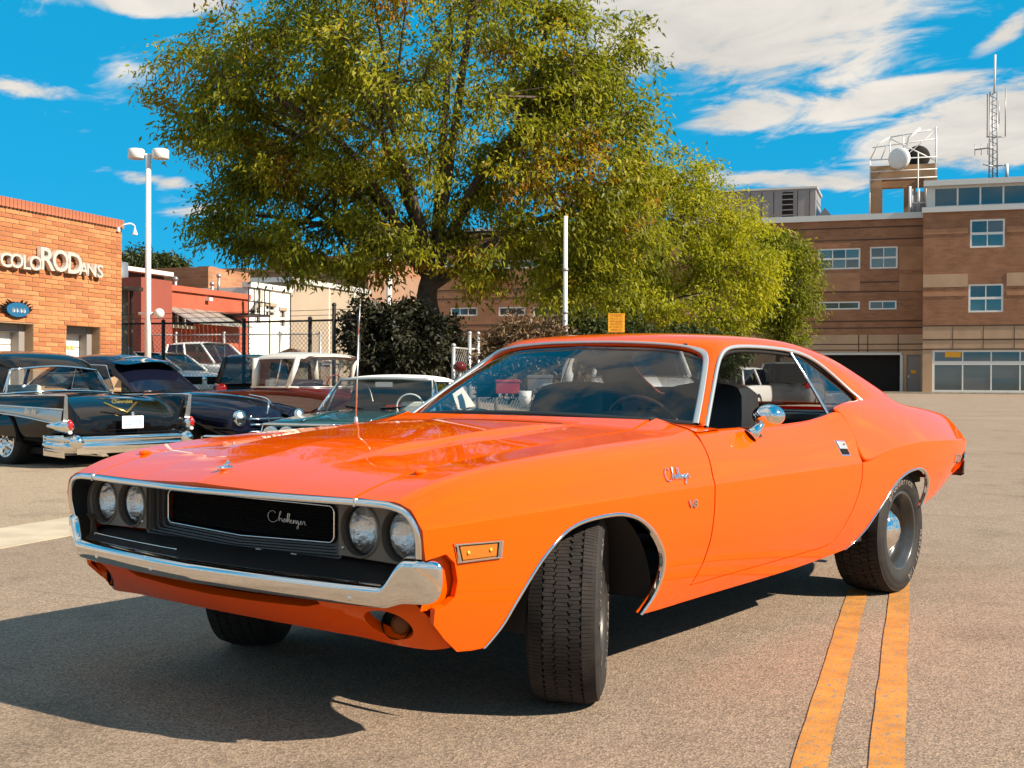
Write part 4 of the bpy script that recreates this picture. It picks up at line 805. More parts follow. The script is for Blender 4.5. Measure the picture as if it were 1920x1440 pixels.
# --- bright arch mouldings -------------------------------------------
for mr in (1, -1):
    for pts in (FA, RA):
        mb = MB(); P = f_low(np.array([p[0] for p in pts]), np.array([p[1] for p in pts]))
        cx = np.mean([p[0] for p in pts]); G = []
        for p in P:
            d = np.array([cx - p[0], 0, .38 - p[2]]); d /= np.linalg.norm(d)
            ring = []
            for a, b in ((-.010, .002), (-.008, .005), (-.002, .006), (.003, .003), (.004, -.003), (.004, -.015)):
                q = p + d * a + np.array([0, b, 0]); ring.append((q[0], q[1] * mr, q[2]))
            G.append(ring)
        mb.grid(G); mb.build('arch_moulding', 'chrome', car)

# --- hood --------------------------------------------------------------
sk_h = Skin()
def hood_rear(Y): return -.628 - .055 * (abs(Y) / YG) ** 2
yy = np.linspace(-YG + GAP + .004, YG - GAP - .004, 41)
hp = [(hood_x(y) - .004, y) for y in yy] + [(hood_rear(y), y) for y in yy[::-1]]
sk_h.patch(hp, f_hood, .022, lip=.016, out=(0, 0, 1))
hood = sk_h.build('hood', 'orange_paint', car)
mb = MB()   # row of vent slots near the back of the hood
for k in range(46):
    y = -.34 + k * .68 / 45; x = -.500 - .02 * (abs(y) / .34) ** 2; z = float(f_hood(x, y)[2]); mb.box(x - .010, x + .004, y - .0045, y + .0045, z - .004, z + .0012)
mb.build('vent_slots', 'flat_black', hood)
mb = MB(); mb.ball((.865, 0, float(f_hood(.865, 0)[2]) + .004), .016, 10, 6, (2.2, .7, .55)); mb.tube([(.88, 0, float(f_hood(.88, 0)[2]) + .004), (.85, 0, float(f_hood(.85, 0)[2]) + .019)], [.004, .008]); mb.build('hood_ornament', 'chrome', hood)
for sy in (1, -1):
    mb = MB(); z = float(f_up(.69, .88)[2]); mb.ball((.685, sy * .70, z + .004), .020, 12, 6, (1.3, .75, .5)); mb.build('rubber_bumper', 'orange_paint', car)
# cowl between hood and windscreen
mb = MB(); G = []
for i in range(33):
    y = -.80 + 1.6 * i / 32; w = abs(y) / .80
    xb = -.655 - .19 * w ** 2.2; zb_ = .955 - .03 * w ** 2
    x0 = -.60 - .10 * w; G.append([(x0, y, zb_ - .045), (x0 - .02, y, zb_ - .012), (xb, y, zb_ - .004), (xb - .05, y, zb_ - .03)])
mb.grid(G); mb.build('cowl_panel', 'orange_paint', car)
for sy in (1, -1):   # corner between fender, door and screen pillar
    mb = MB(); G = []
    for i in range(9):
        t = i / 8; x = -.704 - t * .21; row = []
        for j in range(7):
            u = j / 6; y = .656 + u * (float(c_ys(x)) - .002 - .656); z = (.945 - .035 * t) * (1 - u) + (float(c_zs(x)) + .001) * u + .006 * math.sin(math.pi * u); row.append((x, sy * y, z))
        G.append(row)
    mb.grid(G); mb.build('cowl_corner', 'orange_paint', car)

# --- roof, pillars and upper quarters: one cage, subdivided ---------------
def bspl(pts, n=60):
    P = [Vector(p) for p in pts]; P = [P[0] * 2 - P[1]] + P + [P[-1] * 2 - P[-2]]; out = []; segs = len(P) - 3; per = max(2, n // segs)
    for i in range(segs):
        for k in range(per + (1 if i == segs - 1 else 0)):
            t = k / per; a, b, c, d = P[i:i + 4]
            out.append(((1 - t) ** 3 * a + (3 * t ** 3 - 6 * t * t + 4) * b + (-3 * t ** 3 + 3 * t * t + 3 * t + 1) * c + t ** 3 * d) / 6)
    return out
DLO_A = [(-.865, .808, .915), (-.99, .757, 1.008), (-1.13, .70, 1.108), (-1.245, .653, 1.192), (-1.335, .634, 1.243), (-1.48, .634, 1.254), (-1.70, .637, 1.254), (-1.90, .640, 1.248), (-2.06, .648, 1.235), (-2.21, .664, 1.196), (-2.35, .694, 1.125), (-2.44, .733, 1.055), (-2.50, .775, 1.003)]
WSE = [(-.845, .776, .925), (-.975, .722, 1.016), (-1.115, .660, 1.115), (-1.245, .600, 1.205)]
cage = []; faces = []
def V(p): cage.append(tuple(p)); return len(cage) - 1
def strip(rows):
    for a, b in zip(rows[:-1], rows[1:]):
        for i in range(len(a) - 1): faces.append((a[i], a[i + 1], b[i + 1], b[i]))
dl = [V(p) for p in DLO_A]
ws = [V(p) for p in WSE]
# screen pillar
pm = [V(((a[0] + b[0]) / 2, (a[1] + b[1]) / 2 + .006, (a[2] + b[2]) / 2 + .004)) for a, b in zip(DLO_A[:4], WSE)]
strip([[dl[i], pm[i], ws[i]] for i in range(4)])
# roof rows (left rail to centre line)
hdr = [ws[3], V((-1.225, .50, 1.244)), V((-1.198, .38, 1.256)), V((-1.172, .19, 1.264)), V((-1.160, 0, 1.266))]
r1 = [dl[4], V((-1.325, .605, 1.270)), V((-1.295, .53, 1.290)), V((-1.275, .42, 1.299)), V((-1.255, .21, 1.306)), V((-1.25, 0, 1.308))]
r2 = [dl[5], V((-1.48, .606, 1.284)), V((-1.47, .54, 1.303)), V((-1.46, .43, 1.314)), V((-1.45, .215, 1.322)), V((-1.45, 0, 1.324))]
r3 = [dl[6], V((-1.72, .608, 1.285)), V((-1.74, .545, 1.304)), V((-1.75, .43, 1.316)), V((-1.76, .215, 1.325)), V((-1.76, 0, 1.327))]
r4 = [dl[7], V((-1.95, .610, 1.280)), V((-2.00, .545, 1.298)), V((-2.03, .43, 1.310)), V((-2.05, .215, 1.319)), V((-2.06, 0, 1.321))]
r5 = [dl[8], V((-2.14, .610, 1.262)), V((-2.22, .555, 1.280)), V((-2.28, .45, 1.290)), V((-2.31, .225, 1.300)), V((-2.32, 0, 1.303))]
faces += [(dl[3], pm[3], r1[1], r1[0]), (pm[3], ws[3], r1[2], r1[1]), (ws[3], hdr[1], r1[3], r1[2]), (hdr[1], hdr[2], r1[4], r1[3])] if False else []
h2 = [dl[3], pm[3], hdr[0], hdr[1], hdr[2], hdr[3], hdr[4]]
r1b = [r1[0], r1[1], V((-1.31, .57, 1.283)), r1[2], r1[3], r1[4], r1[5]]
r2b = [r2[0], r2[1], V((-1.475, .575, 1.296)), r2[2], r2[3], r2[4], r2[5]]
r3b = [r3[0], r3[1], V((-1.73, .58, 1.297)), r3[2], r3[3], r3[4], r3[5]]
r4b = [r4[0], r4[1], V((-1.975, .58, 1.291)), r4[2], r4[3], r4[4], r4[5]]
r5b = [r5[0], r5[1], V((-2.18, .585, 1.273)), r5[2], r5[3], r5[4], r5[5]]
strip([h2, r1b, r2b, r3b, r4b, r5b])
# rear screen header, sail panels
CREST = [(-2.375, .52, 1.278), (-2.505, .610, 1.217), (-2.64, .650, 1.160), (-2.785, .684, 1.102), (-2.945, .706, 1.046), (-3.06, .722, 1.002)]
bt = [V((-2.39, .42, 1.278)), V((-2.42, .21, 1.287)), V((-2.43, 0, 1.290))]
sail = []
for j in range(5):
    d0 = Vector(DLO_A[8 + j]); c0 = Vector(CREST[j + 1] if j else CREST[1])
    if j == 0: c0 = Vector(CREST[0])
    c0 = Vector(CREST[j + 0]) if j < 5 else c0
    row = [dl[8 + j]]
    sail.append((d0, c0))
crs = [V(p) for p in CREST]
def between(i, j, t, b):
    d0 = Vector(DLO_A[i]); c0 = Vector(CREST[j]); p = d0.lerp(c0, t); p.y += b; p.z += b * .35; return V(p)
sl = []
for k, (i, j) in enumerate(((9, 1), (10, 2), (11, 3), (12, 4))):
    sl.append([dl[i], between(i, j, .30, .012), between(i, j, .66, .012), crs[j]])
top = [r5b[0], r5b[1], r5b[2], r5b[3]]
strip([top, sl[0], sl[1], sl[2], sl[3]])
faces.append((r5b[3], r5b[4], bt[0], crs[0])) ; faces.append((r5b[4], r5b[5], bt[1], bt[0])); faces.append((r5b[5], r5b[6], bt[2], bt[1])); faces.append((sl[0][3], r5b[3], crs[0])) if False else None
faces.append((r5b[3], crs[0], sl[0][3]))
# upper quarter: crease row 0 .. shoulder
QX = [-2.075, -2.20, -2.35, -2.50, -2.68, -2.87, -3.06, -3.30, -3.55, -3.79]
def qrow(x):
    yc_, zc_, ys_, zs_ = float(c_yc(x)), float(c_zc(x)), float(c_ys(x)), float(c_zs(x)); o = []
    for t, b in ((0, 0), (.40, .009), (.80, .006), (1.0, -.006)):
        zq = zc_ + (zs_ - zc_) * t + b * .5; o.append(V(((drx(min(zq, .955)) - GAP) if x > -2.1 else x, yc_ + (ys_ - yc_) * t + b * .7, zq)))
    return o
Q = [qrow(x) for x in QX]
strip(Q)
# ledge under the quarter window, joins sail panel foot
led = [V((-2.07, .800, .966)), V((-2.20, .792, .990)), V((-2.35, .785, 1.001)), dl[12]]
for k in range(3): faces.append((Q[k][3], Q[k + 1][3], led[k + 1], led[k]))
foot = [dl[12], sl[3][1], sl[3][2], sl[3][3]]
for k in range(3): faces.append((Q[3 + k][3], Q[4 + k][3], foot[k + 1], foot[k]))
# deck side strip behind the sail
dk = [V((-3.06, .668, .968)), V((-3.30, .664, .962)), V((-3.55, .660, .945)), V((-3.79, .655, .920))]
faces.append((Q[6][3], crs[5], crs[4])) if False else None
faces.append((Q[6][3], dk[0], crs[5], foot[3])); 
for k in range(3): faces.append((Q[6 + k][3], Q[7 + k][3], dk[k + 1], dk[k]))
me = bpy.data.meshes.new('body_shell'); me.from_pydata(cage, [], [f for f in faces if f]); me.update()
bm = bmesh.new(); bm.from_mesh(me)
bmesh.ops.delete(bm, geom=[v for v in bm.verts if not v.link_faces], context='VERTS'); bmesh.ops.recalc_face_normals(bm, faces=bm.faces)
ctr = [f for f in bm.faces if f.calc_center_median().z > 1.29]
if ctr and ctr[0].normal.z < 0: bmesh.ops.reverse_faces(bm, faces=bm.faces)
bm.to_mesh(me); bm.free(); me.polygons.foreach_set('use_smooth', [True] * len(me.polygons))
me.materials.append(MATS['orange_paint']); me.materials.append(MATS['black_vinyl'])
shell = link(bpy.data.objects.new('body_shell', me), car)
md = shell.modifiers.new('mirror', 'MIRROR'); md.use_axis = (False, True, False); md.use_clip = True; md.merge_threshold = .002
subsurf(shell, 3)
md = shell.modifiers.new('thickness', 'SOLIDIFY'); md.thickness = .022; md.offset = -1; md.material_offset = 1; md.material_offset_rim = 0; md.use_rim = True

# --- trunk lid, tail, rear window ------------------------------------------
sk_t = Skin()
def f_deck(X, Y): return A((X, Y, .966 - .05 * np.clip((-3.05 - X) / .74, 0, 1) ** 1.3 + .012 * (1 - (Y / .66) ** 2)))
sk_t.patch([(-3.08, -.65), (-3.08, .65), (-3.79, .645), (-3.83, 0), (-3.79, -.645)], f_deck, .05, out=(0, 0, 1)); sk_t.build('trunk_lid', 'orange_paint', car)
mb = MB(); G = []
for i in range(25):
    y = -.88 + 1.76 * i / 24; w = abs(y) / .88; x = -3.80 + .045 * w ** 3; zt = .915 if w < .75 else .915 - (w - .75) / .25 * .16
    G.append([(x + .015, y, zt), (x, y, zt - .012), (x - .02, y, .80 - (.03 if w > .9 else 0)), (x - .015, y, .66), (x + .04, y * .985, .60), (x + .16, y * .95, .54)])
mb.grid(G); mb.build('tail_panel', 'orange_paint', car)
for sy in (1, -1):
    mb = MB(); mb.box(-3.835, -3.80, sy * .22, sy * .80, .70, .79); tl = mb.build('tail_light', 'red_lens', car, bevel=.008)
mb = MB(); pth = [(-3.735, .878), (-3.775, .868), (-3.83, .82), (-3.87, .5), (-3.88, 0), (-3.87, -.5), (-3.83, -.82), (-3.775, -.868), (-3.735, -.878)]
G = []
for p in bez([(a, b, 0) for a, b in pth], 64):
    n = Vector((p.x + 3.3, p.y * .6, 0)).normalized(); G.append([p + n * o + Vector((0, 0, z)) for o, z in ((-.02, .685), (.008, .680), (.014, .65), (.010, .56), (-.02, .548))])
mb.grid(G); mb.build('rear_bumper', 'chrome', car)
# rear window
mb = MB(); G = []
for i in range(21):
    w = -1 + i / 10; t0 = Vector((-2.43 + .055 * w * w, w * .50, 1.288 - .014 * w * w)); b0 = Vector((-3.10 + .09 * abs(w) ** 3, w * .66, .968 + .02 * abs(w) ** 3)); G.append([t0.lerp(b0, j / 8) + Vector((0, 0, .03 * math.sin(math.pi * j / 8))) for j in range(9)])
mb.grid(G); mb.build('rear_window', 'clear_glass', car)

# --- windscreen -------------------------------------------------------------
wbase = [Vector((-.655 - .19 * abs(w) ** 2.2, .775 * w, .958 - .030 * w * w)) for w in np.linspace(-1, 1, 33)]
hdrc = bspl([(-1.245, .600, 1.205), (-1.225, .50, 1.244), (-1.198, .38, 1.256), (-1.172, .19, 1.264), (-1.160, 0, 1.266)], 60)
hd = [(p.y, p.x, p.z) for p in hdrc][::-1]
def header(w):
    y = abs(w) * .598; return Vector((float(np.interp(y, [h[0] for h in hd], [h[1] for h in hd])), math.copysign(y, w), float(np.interp(y, [h[0] for h in hd], [h[2] for h in hd]))))
mb = MB(); G = []
for b, w in zip(wbase, np.linspace(-1, 1, 33)):
    t = header(w); G.append([b.lerp(t, j / 12) + Vector((.012, 0, .012)) * math.sin(math.pi * j / 12) - Vector((.0, 0, .010)) for j in range(13)])
mb.grid(G); mb.build('windscreen', 'clear_glass', car)
# bright mouldings: around the screen, around each side window
def ribbon(path, nrm, w, h, name, m, parent=None, closed=False):
    """flat moulding swept along a path; nrm(i, p, t) is the outward direction"""
    mb = MB(); P = [Vector(p) for p in path]; G = []
    for i, p in enumerate(P):
        t = (P[min(i + 1, len(P) - 1)] - P[max(i - 1, 0)]).normalized(); n = Vector(nrm(i, p, t)).normalized(); s = t.cross(n).normalized()
        ww = w(i, p) if callable(w) else w
        G.append([p + s * a * ww + n * b * h for a, b in ((-.5, -.6), (-.5, .4), (-.3, .9), (0, 1.05), (.3, .9), (.5, .4), (.5, -.6))])
    mb.grid(G); return mb.build(name, m, parent)
scr = []
left = bspl(WSE + [(-1.262, .545, 1.240)], 40)
ledge = [Vector(p) for p in bez([(-.845, .776, .925), (-.975, .7225, 1.018), (-1.115, .661, 1.117), (-1.205, .618, 1.180), (-1.238, .590, 1.214), (-1.234, .55, 1.233), (-1.222, .49, 1.246), (-1.200, .38, 1.257), (-1.175, .19, 1.266), (-1.163, 0, 1.268)], 90)]
full = ledge + [Vector((p.x, -p.y, p.z)) for p in ledge[::-1][1:]]
ribbon([p + Vector((.010, 0, .004)) for p in full], lambda i, p, t: (.75, p.y * .35, .62), lambda i, p: .013 + .012 * min(1, max(0, (abs(p.y) - .52) / .06)), .005, 'screen_moulding', 'satin_trim', car)
ribbon([b + Vector((.004, 0, .002)) for b in wbase], lambda i, p, t: (.6, 0, .8), .022, .004, 'screen_moulding', 'black_plastic', car)
for sy in (1, -1):
    pth = bspl(DLO_A, 110); pth = [Vector((p.x, sy * (p.y + .002), p.z)) for p in pth]
    ribbon(pth, lambda i, p, t: (0, sy, .35), .017, .006, 'window_moulding', 'satin_trim', car)
    ribbon([p + Vector((0, -sy * .016, -.010)) + Vector((-.008, 0, -.006)) for p in pth], lambda i, p, t: (0, sy, .2), .026, .010, 'weatherstrip', 'rubber', car)
    # quarter window glass with its bright leading edge
    d2 = [p for p in pth if p.x < -1.97]
    base = [Vector((-2.03, sy * .812, .935)), Vector((-2.12, sy * .800, .965)), Vector((-2.30, sy * .785, .995)), Vector((-2.46, sy * .770, 1.0))]
    lead = [Vector((-1.965, sy * .642, 1.235)), Vector((-2.0, sy * .735, 1.075)), Vector((-2.035, sy * .805, .938))]
    lead = bez(lead, 12); trail = bez([Vector((-2.03, sy * .642, 1.232)), Vector((-2.21, sy * .652, 1.186)), Vector((-2.36, sy * .69, 1.105)), Vector((-2.45, sy * .75, 1.012))], 12)
    G = [[a.lerp(b, j / 6) for j in range(7)] for a, b in zip(lead, trail)]
    mb = MB(); mb.grid(G); q = mb.build('quarter_window', 'clear_glass', car)
    ribbon(lead, lambda i, p, t: (.3, sy, .1), .016, .006, 'glass_edge', 'chrome', q)
    # felt and inner door top
    mb = MB(); G = []
    for x in np.linspace(-.80, -2.05, 24):
        ys_, zs_ = float(c_ys(x)), float(c_zs(x)); G.append([(x, sy * (ys_ - .018), zs_ - .012), (x, sy * (ys_ - .05), zs_ - .012), (x, sy * (ys_ - .075), zs_ - .03), (x, sy * (ys_ - .09), zs_ - .20), (x, sy * (ys_ - .10), .34)])
    mb.grid(G); mb.build('door_card', 'black_vinyl', car)

# --- mirror, handle, badges ----------------------------------------------------
M0 = Vector((-1.16, .868, .878)); mc = Vector((-1.215, .905, .955))
mr_ = bpy.data.objects.new('side_mirror', None)
mb = MB()
mb.tube([M0 + Vector((.03, -.004, -.006)), M0 + Vector((.012, .012, .016)), M0 + Vector((-.012, .026, .045)), mc + Vector((0.01, 0, -.03))], [.034, .024, .015, .013], 12)
mst = mb.build('mirror_stalk', 'chrome', car)
mb = MB(); ax = Vector((.82, .50, .04)).normalized(); e1 = ax.cross(Vector((0, 0, 1))).normalized(); e2 = e1.cross(ax)
G = []
for i, (r, h) in enumerate(((.002, .062), (.03, .056), (.048, .040), (.058, .018), (.061, 0), (.060, -.012), (.054, -.013), (0.001, -.010))):
    G.append([mc + ax * h + (e1 * math.cos(2 * math.pi * k / 28) * 1.12 + e2 * math.sin(2 * math.pi * k / 28) * .80) * r for k in range(29)])
mb.grid(G); mb.build('mirror_head', 'chrome', mst)
for sy in (1,):
    # door handle: recessed bright plate with flap
    hp_ = f_up(np.array([-1.86, -1.955, -1.965, -1.875]), np.array([s_of_z(-1.86, .828), s_of_z(-1.955, .823), s_of_z(-1.965, .752), s_of_z(-1.875, .757)]))
    c0 = hp_.mean(0); nx = np.cross(hp_[1] - hp_[0], hp_[3] - hp_[0]); nx /= np.linalg.norm(nx); nx *= np.sign(nx[1])
    mb = MB(); q = [c0 + (p - c0) * 1.0 + nx * .004 for p in hp_]; q2 = [c0 + (p - c0) * 1.0 - nx * .006 for p in hp_]; mb.hexa([*q2, *q]); hnd = mb.build('door_handle', 'chrome', doors[0], bevel=.003)
    i0 = [c0 + (p - c0) * .80 + nx * .0055 for p in hp_]
    mb = MB(); a_, b_, c_, d_ = i0; mid = lambda u, v, t: u + (v - u) * t
    mb.add([mid(a_, d_, .55), mid(b_, c_, .55), c_, d_], [(0, 1, 2, 3)]); mb.build('handle_recess', 'flat_black', hnd)
    mb = MB(); mb.hexa([*(p - nx * .002 for p in (a_, b_, mid(b_, c_, .6), mid(a_, d_, .6))), *(p + nx * .004 for p in (a_, b_, mid(b_, c_, .6), mid(a_, d_, .6)))]); mb.build('handle_flap', 'satin_trim', hnd, bevel=.002)
    kp = mid(mid(a_, b_, .65), mid(d_, c_, .65), .25) + nx * .005; mb = MB(); mb.tube([kp, kp + nx * .003], .004, 8); mb.build('key_lock', 'flat_black', hnd)
# hand written name badge, drawn as strokes in a unit frame (x along, y up)
SCRIPT = [[(.20, .78), (.14, .95), (.03, .80), (.0, .45), (.06, .12), (.17, .10), (.25, .28)], [(.25, .28), (.33, .75), (.345, .98), (.31, .85), (.29, .15), (.33, .42), (.37, .40), (.375, .16)],
          [(.375, .16), (.43, .42), (.46, .44), (.42, .30), (.43, .15), (.47, .28), (.475, .42), (.48, .16)], [(.48, .16), (.53, .75), (.53, .92), (.51, .6), (.52, .16), (.57, .75), (.575, .92), (.555, .6), (.565, .16)],
          [(.565, .16), (.61, .28), (.625, .40), (.60, .40), (.60, .18), (.65, .16)], [(.65, .16), (.675, .42), (.67, .14), (.70, .38), (.725, .38), (.73, .16)], [(.73, .16), (.79, .42), (.76, .38), (.755, .18), (.79, .22), (.80, .42), (.79, -.18), (.75, -.16), (.82, .16)],
          [(.82, .16), (.86, .28), (.87, .40), (.85, .38), (.85, .18), (.90, .16)], [(.90, .16), (.925, .42), (.96, .38), (.955, .30), (.97, .16), (1.0, .2)]]
def badge(fnp, r, name, m, parent):
    mb = MB()
    for st in SCRIPT: mb.tube([fnp(p.x, p.y) for p in bez([(a, b, 0) for a, b in st], 26)], r, 5)
    return mb.build(name, m, parent)
for mr in (1, -1):
    def on_f(u, v):
        uu = u if mr == 1 else 1 - u
        x = -.33 - uu * .165; z = .735 + v * .052; p = f_up(x, s_of_z(x, z)); return Vector((p[0], mr * (p[1] + .004), p[2] + .002))
    badge(on_f, .0024, 'script_badge', 'chrome', car)
    me = flat_text('V8', .050, .003, .0014, space=.95); xx = -.50; p = f_low(xx, .648)
    o = put_mesh('engine_badge', me, 'chrome', car, frame((p[0], mr * (p[1] + .003), .648), (-mr, -.03, 0), (0, mr, -.05)) @ Matrix.Diagonal((1.15, .8, 1, 1)))
# side marker lamps
def side_lamp(pts, m, fy, nm):
    c0 = np.array(pts).mean(0)
    for sy in (1, -1):
        mb = MB(); G = []
        for k, (sc, off) in enumerate(((1.26, -.004), (1.26, .005), (1.18, .010), (1.0, .010), (.90, .003))):
            G.append([(lambda q: (q[0], sy * (float(yl(q[0], q[1])) + off), q[1]))(c0 + (np.array(p) - c0) * np.array([1 + (sc - 1) * .42, sc * 1.0])) for p in pts + pts[:1]])
        mb.grid(G, smooth=False); o = mb.build('marker_bezel', 'chrome', car); mb = MB(); q = c0 + (np.array(pts) - c0) * .99; mb.add([(a, sy * (float(yl(a, b)) + .0015), b) for a, b in q], [tuple(range(len(q)))]); mb.build('marker_back', 'flat_black', o)
        mb = MB(); q = c0 + (np.array(pts) - c0) * .86; mb.add([(a, sy * (float(yl(a, b)) + .0035), b) for a, b in q], [tuple(range(len(q)))]); mb.build('marker_lens', m, o)
        if nm:
            for dx in (-.045, .045):
                mb = MB(); mb.lathe([(.006, 0), (.006, .002), (.0, .003)], 'Y', 10, (c0[0] + dx, float(yl(c0[0] + dx, c0[1])) + .004, c0[1]))
                ob = mb.build('reflector_dot', mat('pale_amber', (.80, .42, .05), .2), o)
                if sy < 0: ob.scale.y = -1
side_lamp([(.765, .626), (.588, .620), (.590, .576), (.748, .578)], 'amber_lens', None, True)
side_lamp([(-3.49, .688), (-3.64, .672), (-3.64, .640), (-3.49, .650)], 'red_lens', None, False)

# --- nose: bright lip, headlamps, grille --------------------------------------
mb = MB()
LIP = [(.980, 0, .744), (.968, .20, .744), (.948, .42, .744), (.925, .64, .745), (.914, .73, .744), (.905, .79, .740), (.897, .838, .725), (.890, .866, .692), (.884, .877, .648), (.876, .872, .594)]
lip = bez(LIP, 90); lipf = [Vector((p.x, -p.y, p.z)) for p in lip[::-1]] + lip[1:]
ribbon(lipf, lambda i, p, t: (.92, p.y * .45, .22), .021, .007, 'nose_moulding', 'chrome', car)
mb.box(-.001, .001, -.001, .001, -.001, .001)
for sy in (1, -1):
    mb = MB(); p = lip[[i for i, q in enumerate(lip) if q.y > .655][0]]; mb.box(p.x - .012, p.x + .009, sy * p.y - .004, sy * p.y + .004, p.z - .012, p.z + .012); mb.build('moulding_clip', 'satin_trim', car)
    # headlamp panel with two round openings, set back from the lip
    def fb(Y, Z): return A((.824 + .03 * (np.abs(Y) - .50) * 0, Y, Z))
    circ = lambda cy, cz, r, n=40: [(cy + r * math.cos(2 * math.pi * k / n), cz + r * math.sin(2 * math.pi * k / n)) for k in range(n)]
    LP = [(.582, .648), (.754, .645)]
    s = Skin(); outl = [(.492, .733), (.70, .733), (.785, .728), (.83, .711), (.856, .682), (.866, .645), (.860, .590), (.843, .566), (.80, .560), (.492, .566)]
    s.patch(outl, fb, .03, holes=[circ(y, z, .078) for y, z in LP], out=(1, 0, 0), lip=.012, rs=.02)
    bz = s.build('headlamp_panel', 'bezel_grey', car, mirror=(sy < 0))
    for y, z in LP:
        x0 = .824
        mb = MB(); mb.lathe([(.078, x0 - .0), (.078, x0 + .004), (.082, x0 + .006), (.086, x0 + .001)], 'X', 40, (0, sy * y, z)); mb.lathe([(.078, x0 + .001), (.0765, x0 - .025), (.0755, x0 - .040)], 'X', 40, (0, sy * y, z)); mb.build('headlamp_ring', 'bezel_grey', bz)
        mb = MB(); mb.lathe([(.0768, x0 - .026), (.0755, x0 - .018), (.0725, x0 - .019), (.072, x0 - .03)], 'X', 40, (0, sy * y, z)); mb.build('retaining_ring', 'black_plastic', bz)
        mb = MB(); mb.lathe([(.0725, x0 - .025), (.067, x0 - .016), (.05, x0 - .007), (.03, x0 - .001), (.001, x0 + .001)], 'X', 36, (0, sy * y, z)); lens = mb.build('headlamp_lens', 'lamp_glass', bz)
        mb = MB(); mb.lathe([(.072, x0 - .028), (.055, x0 - .050), (.03, x0 - .063), (.001, x0 - .067)], 'X', 36, (0, sy * y, z)); mb.build('reflector', 'lamp_back', lens)
        mb = MB()
        for q in range(7): mb.box(x0 - .026, x0 - .023, sy * y - .060 + q * .02 - .001, sy * y - .060 + q * .02 + .001, z - .035, z + .035)
        mb.box(x0 - .026, x0 - .023, sy * y - .062, sy * y + .062, z - .001, z + .001); mb.build('lens_flutes', 'lamp_glass', lens)
    for yy_, zz2 in ((.512, .722), (.512, .590)):
        mb = MB(); mb.lathe([(.006, .825), (.005, .829), (.0, .830)], 'X', 10, (0, sy * yy_, zz2)); mb.build('screw', 'satin_trim', bz)
    # side and floor returns of the nose opening
    mb = MB(); G = []
    for p in lip[40:]: G.append([(p.x - .002, sy * (p.y - .004), p.z - .004), (p.x - .05, sy * (p.y - .012), p.z - .010), (p.x - .16, sy * (p.y - .014), p.z - .012)])
    mb.grid(G); mb.build('nose_return', 'black_plastic', car)
# roof of the nose opening
mb = MB(); G = []
for p in lipf[45:-45]: G.append([(p.x - .004, p.y, p.z - .010), (p.x - .04, p.y, p.z - .012), (p.x - .25, p.y, p.z - .02)])
mb.grid(G); mb.build('nose_return', 'black_plastic', car)
# nested grille frames, then the black centre with its thin bright rim
def rrect(hy, z0, z1, r, n=6, dip=0.0):
    pts = []
    for cy, cz, a0 in ((hy - r, z1 - r, 0), (-hy + r, z1 - r, 90), (-hy + r, z0 + r, 180), (hy - r, z0 + r, 270)):
        for k in range(n + 1):
            a = R_(a0 + 90 * k / n); pts.append((cy + r * math.cos(a), cz + r * math.sin(a)))
        if a0 == 180: pts.append((0, z0 - dip))
    return pts
mb = MB(); G = []
lev = [(.895, .500, .552, .735, .014), (.890, .494, .556, .732, .014), (.868, .488, .560, .729, .018), (.866, .476, .564, .726, .018), (.842, .473, .566, .724, .022), (.840, .461, .571, .721, .022), (.816, .458, .573, .719, .026), (.814, .447, .578, .716, .026), (.792, .444, .580, .714, .03), (.790, .432, .585, .710, .03), (.768, .430, .587, .708, .03)]
lev = [(.766 + (q[0] - .768) * .45, *q[1:]) for q in lev]
for x, hy, z0, z1, r in lev: G.append([(x + .02 * max(0, 1 - abs(p[0]) / hy) - .004, p[0], p[1]) for p in (lambda q: q + q[:1])(rrect(hy, z0, z1, r, 6, .012))])
mb.grid(G, smooth=False); gr = mb.build('grille_frames', 'grille_grey', car)
pr = [Vector((.779 + .02 * max(0, 1 - abs(a) / .43), a, b)) for a, b in rrect(.425, .591, .705, .022, 6, .010)]
mb = MB(); mb.tube(pr, .0035, 6, closed=True); mb.build('grille_rim', 'chrome', gr)
mb = MB(); 
for z in np.linspace(.600, .697, 14): mb.tube([(.760, -.42, z), (.778, 0, z - .004), (.760, .42, z)], .0028, 5)
for y in np.linspace(-.40, .40, 17): mb.box(.738, .752, y - .002, y + .002, .588, .706)
mb.build('grille_bars', 'flat_black', gr, fixn=False)
mb = MB(); mb.box(.715, .735, -.46, .46, .56, .73); mb.build('grille_backing', 'flat_black', car)  # black backing plate behind the grille, added to block light
badge(lambda u, v: Vector((.782, .115 + u * .185, .632 + v * .042 - u * .002)), .0014, 'script_badge', 'satin_trim', gr)
for y in (.0, .17):
    mb = MB(); mb.box(.832, .838, .12 + y, .145 + y, .5495, .5535); mb.build('grille_clip', 'satin_trim', gr)
# black sill between grille and bumper, thin bright line at its front
mb = MB(); G = []; G2 = []
plan_b = bez([(.985, 0, 0), (.972, .25, 0), (.950, .48, 0), (.920, .70, 0), (.897, .80, 0), (.872, .865, 0)], 50)
plan_b = [Vector((p.x, -p.y, 0)) for p in plan_b[::-1]] + plan_b[1:]
for p in plan_b:
    k = abs(p.y) / .865; G.append([(p.x - .012, p.y, .512 + .004 * k), (p.x - .05, p.y * .99, .527), (p.x - .10 - .01 * k, p.y * .975, .546 + .006 * k), (p.x - .20 + .09 * k, p.y * .95, .554)])
mb.grid(G); mb.build('bumper_filler', 'black_plastic', car)
mb = MB(); mb.tube([Vector((p.x - .052, p.y * .99, .532)) for p in plan_b[8:44]], .0025, 5); mb.build('filler_trim', 'chrome', car)

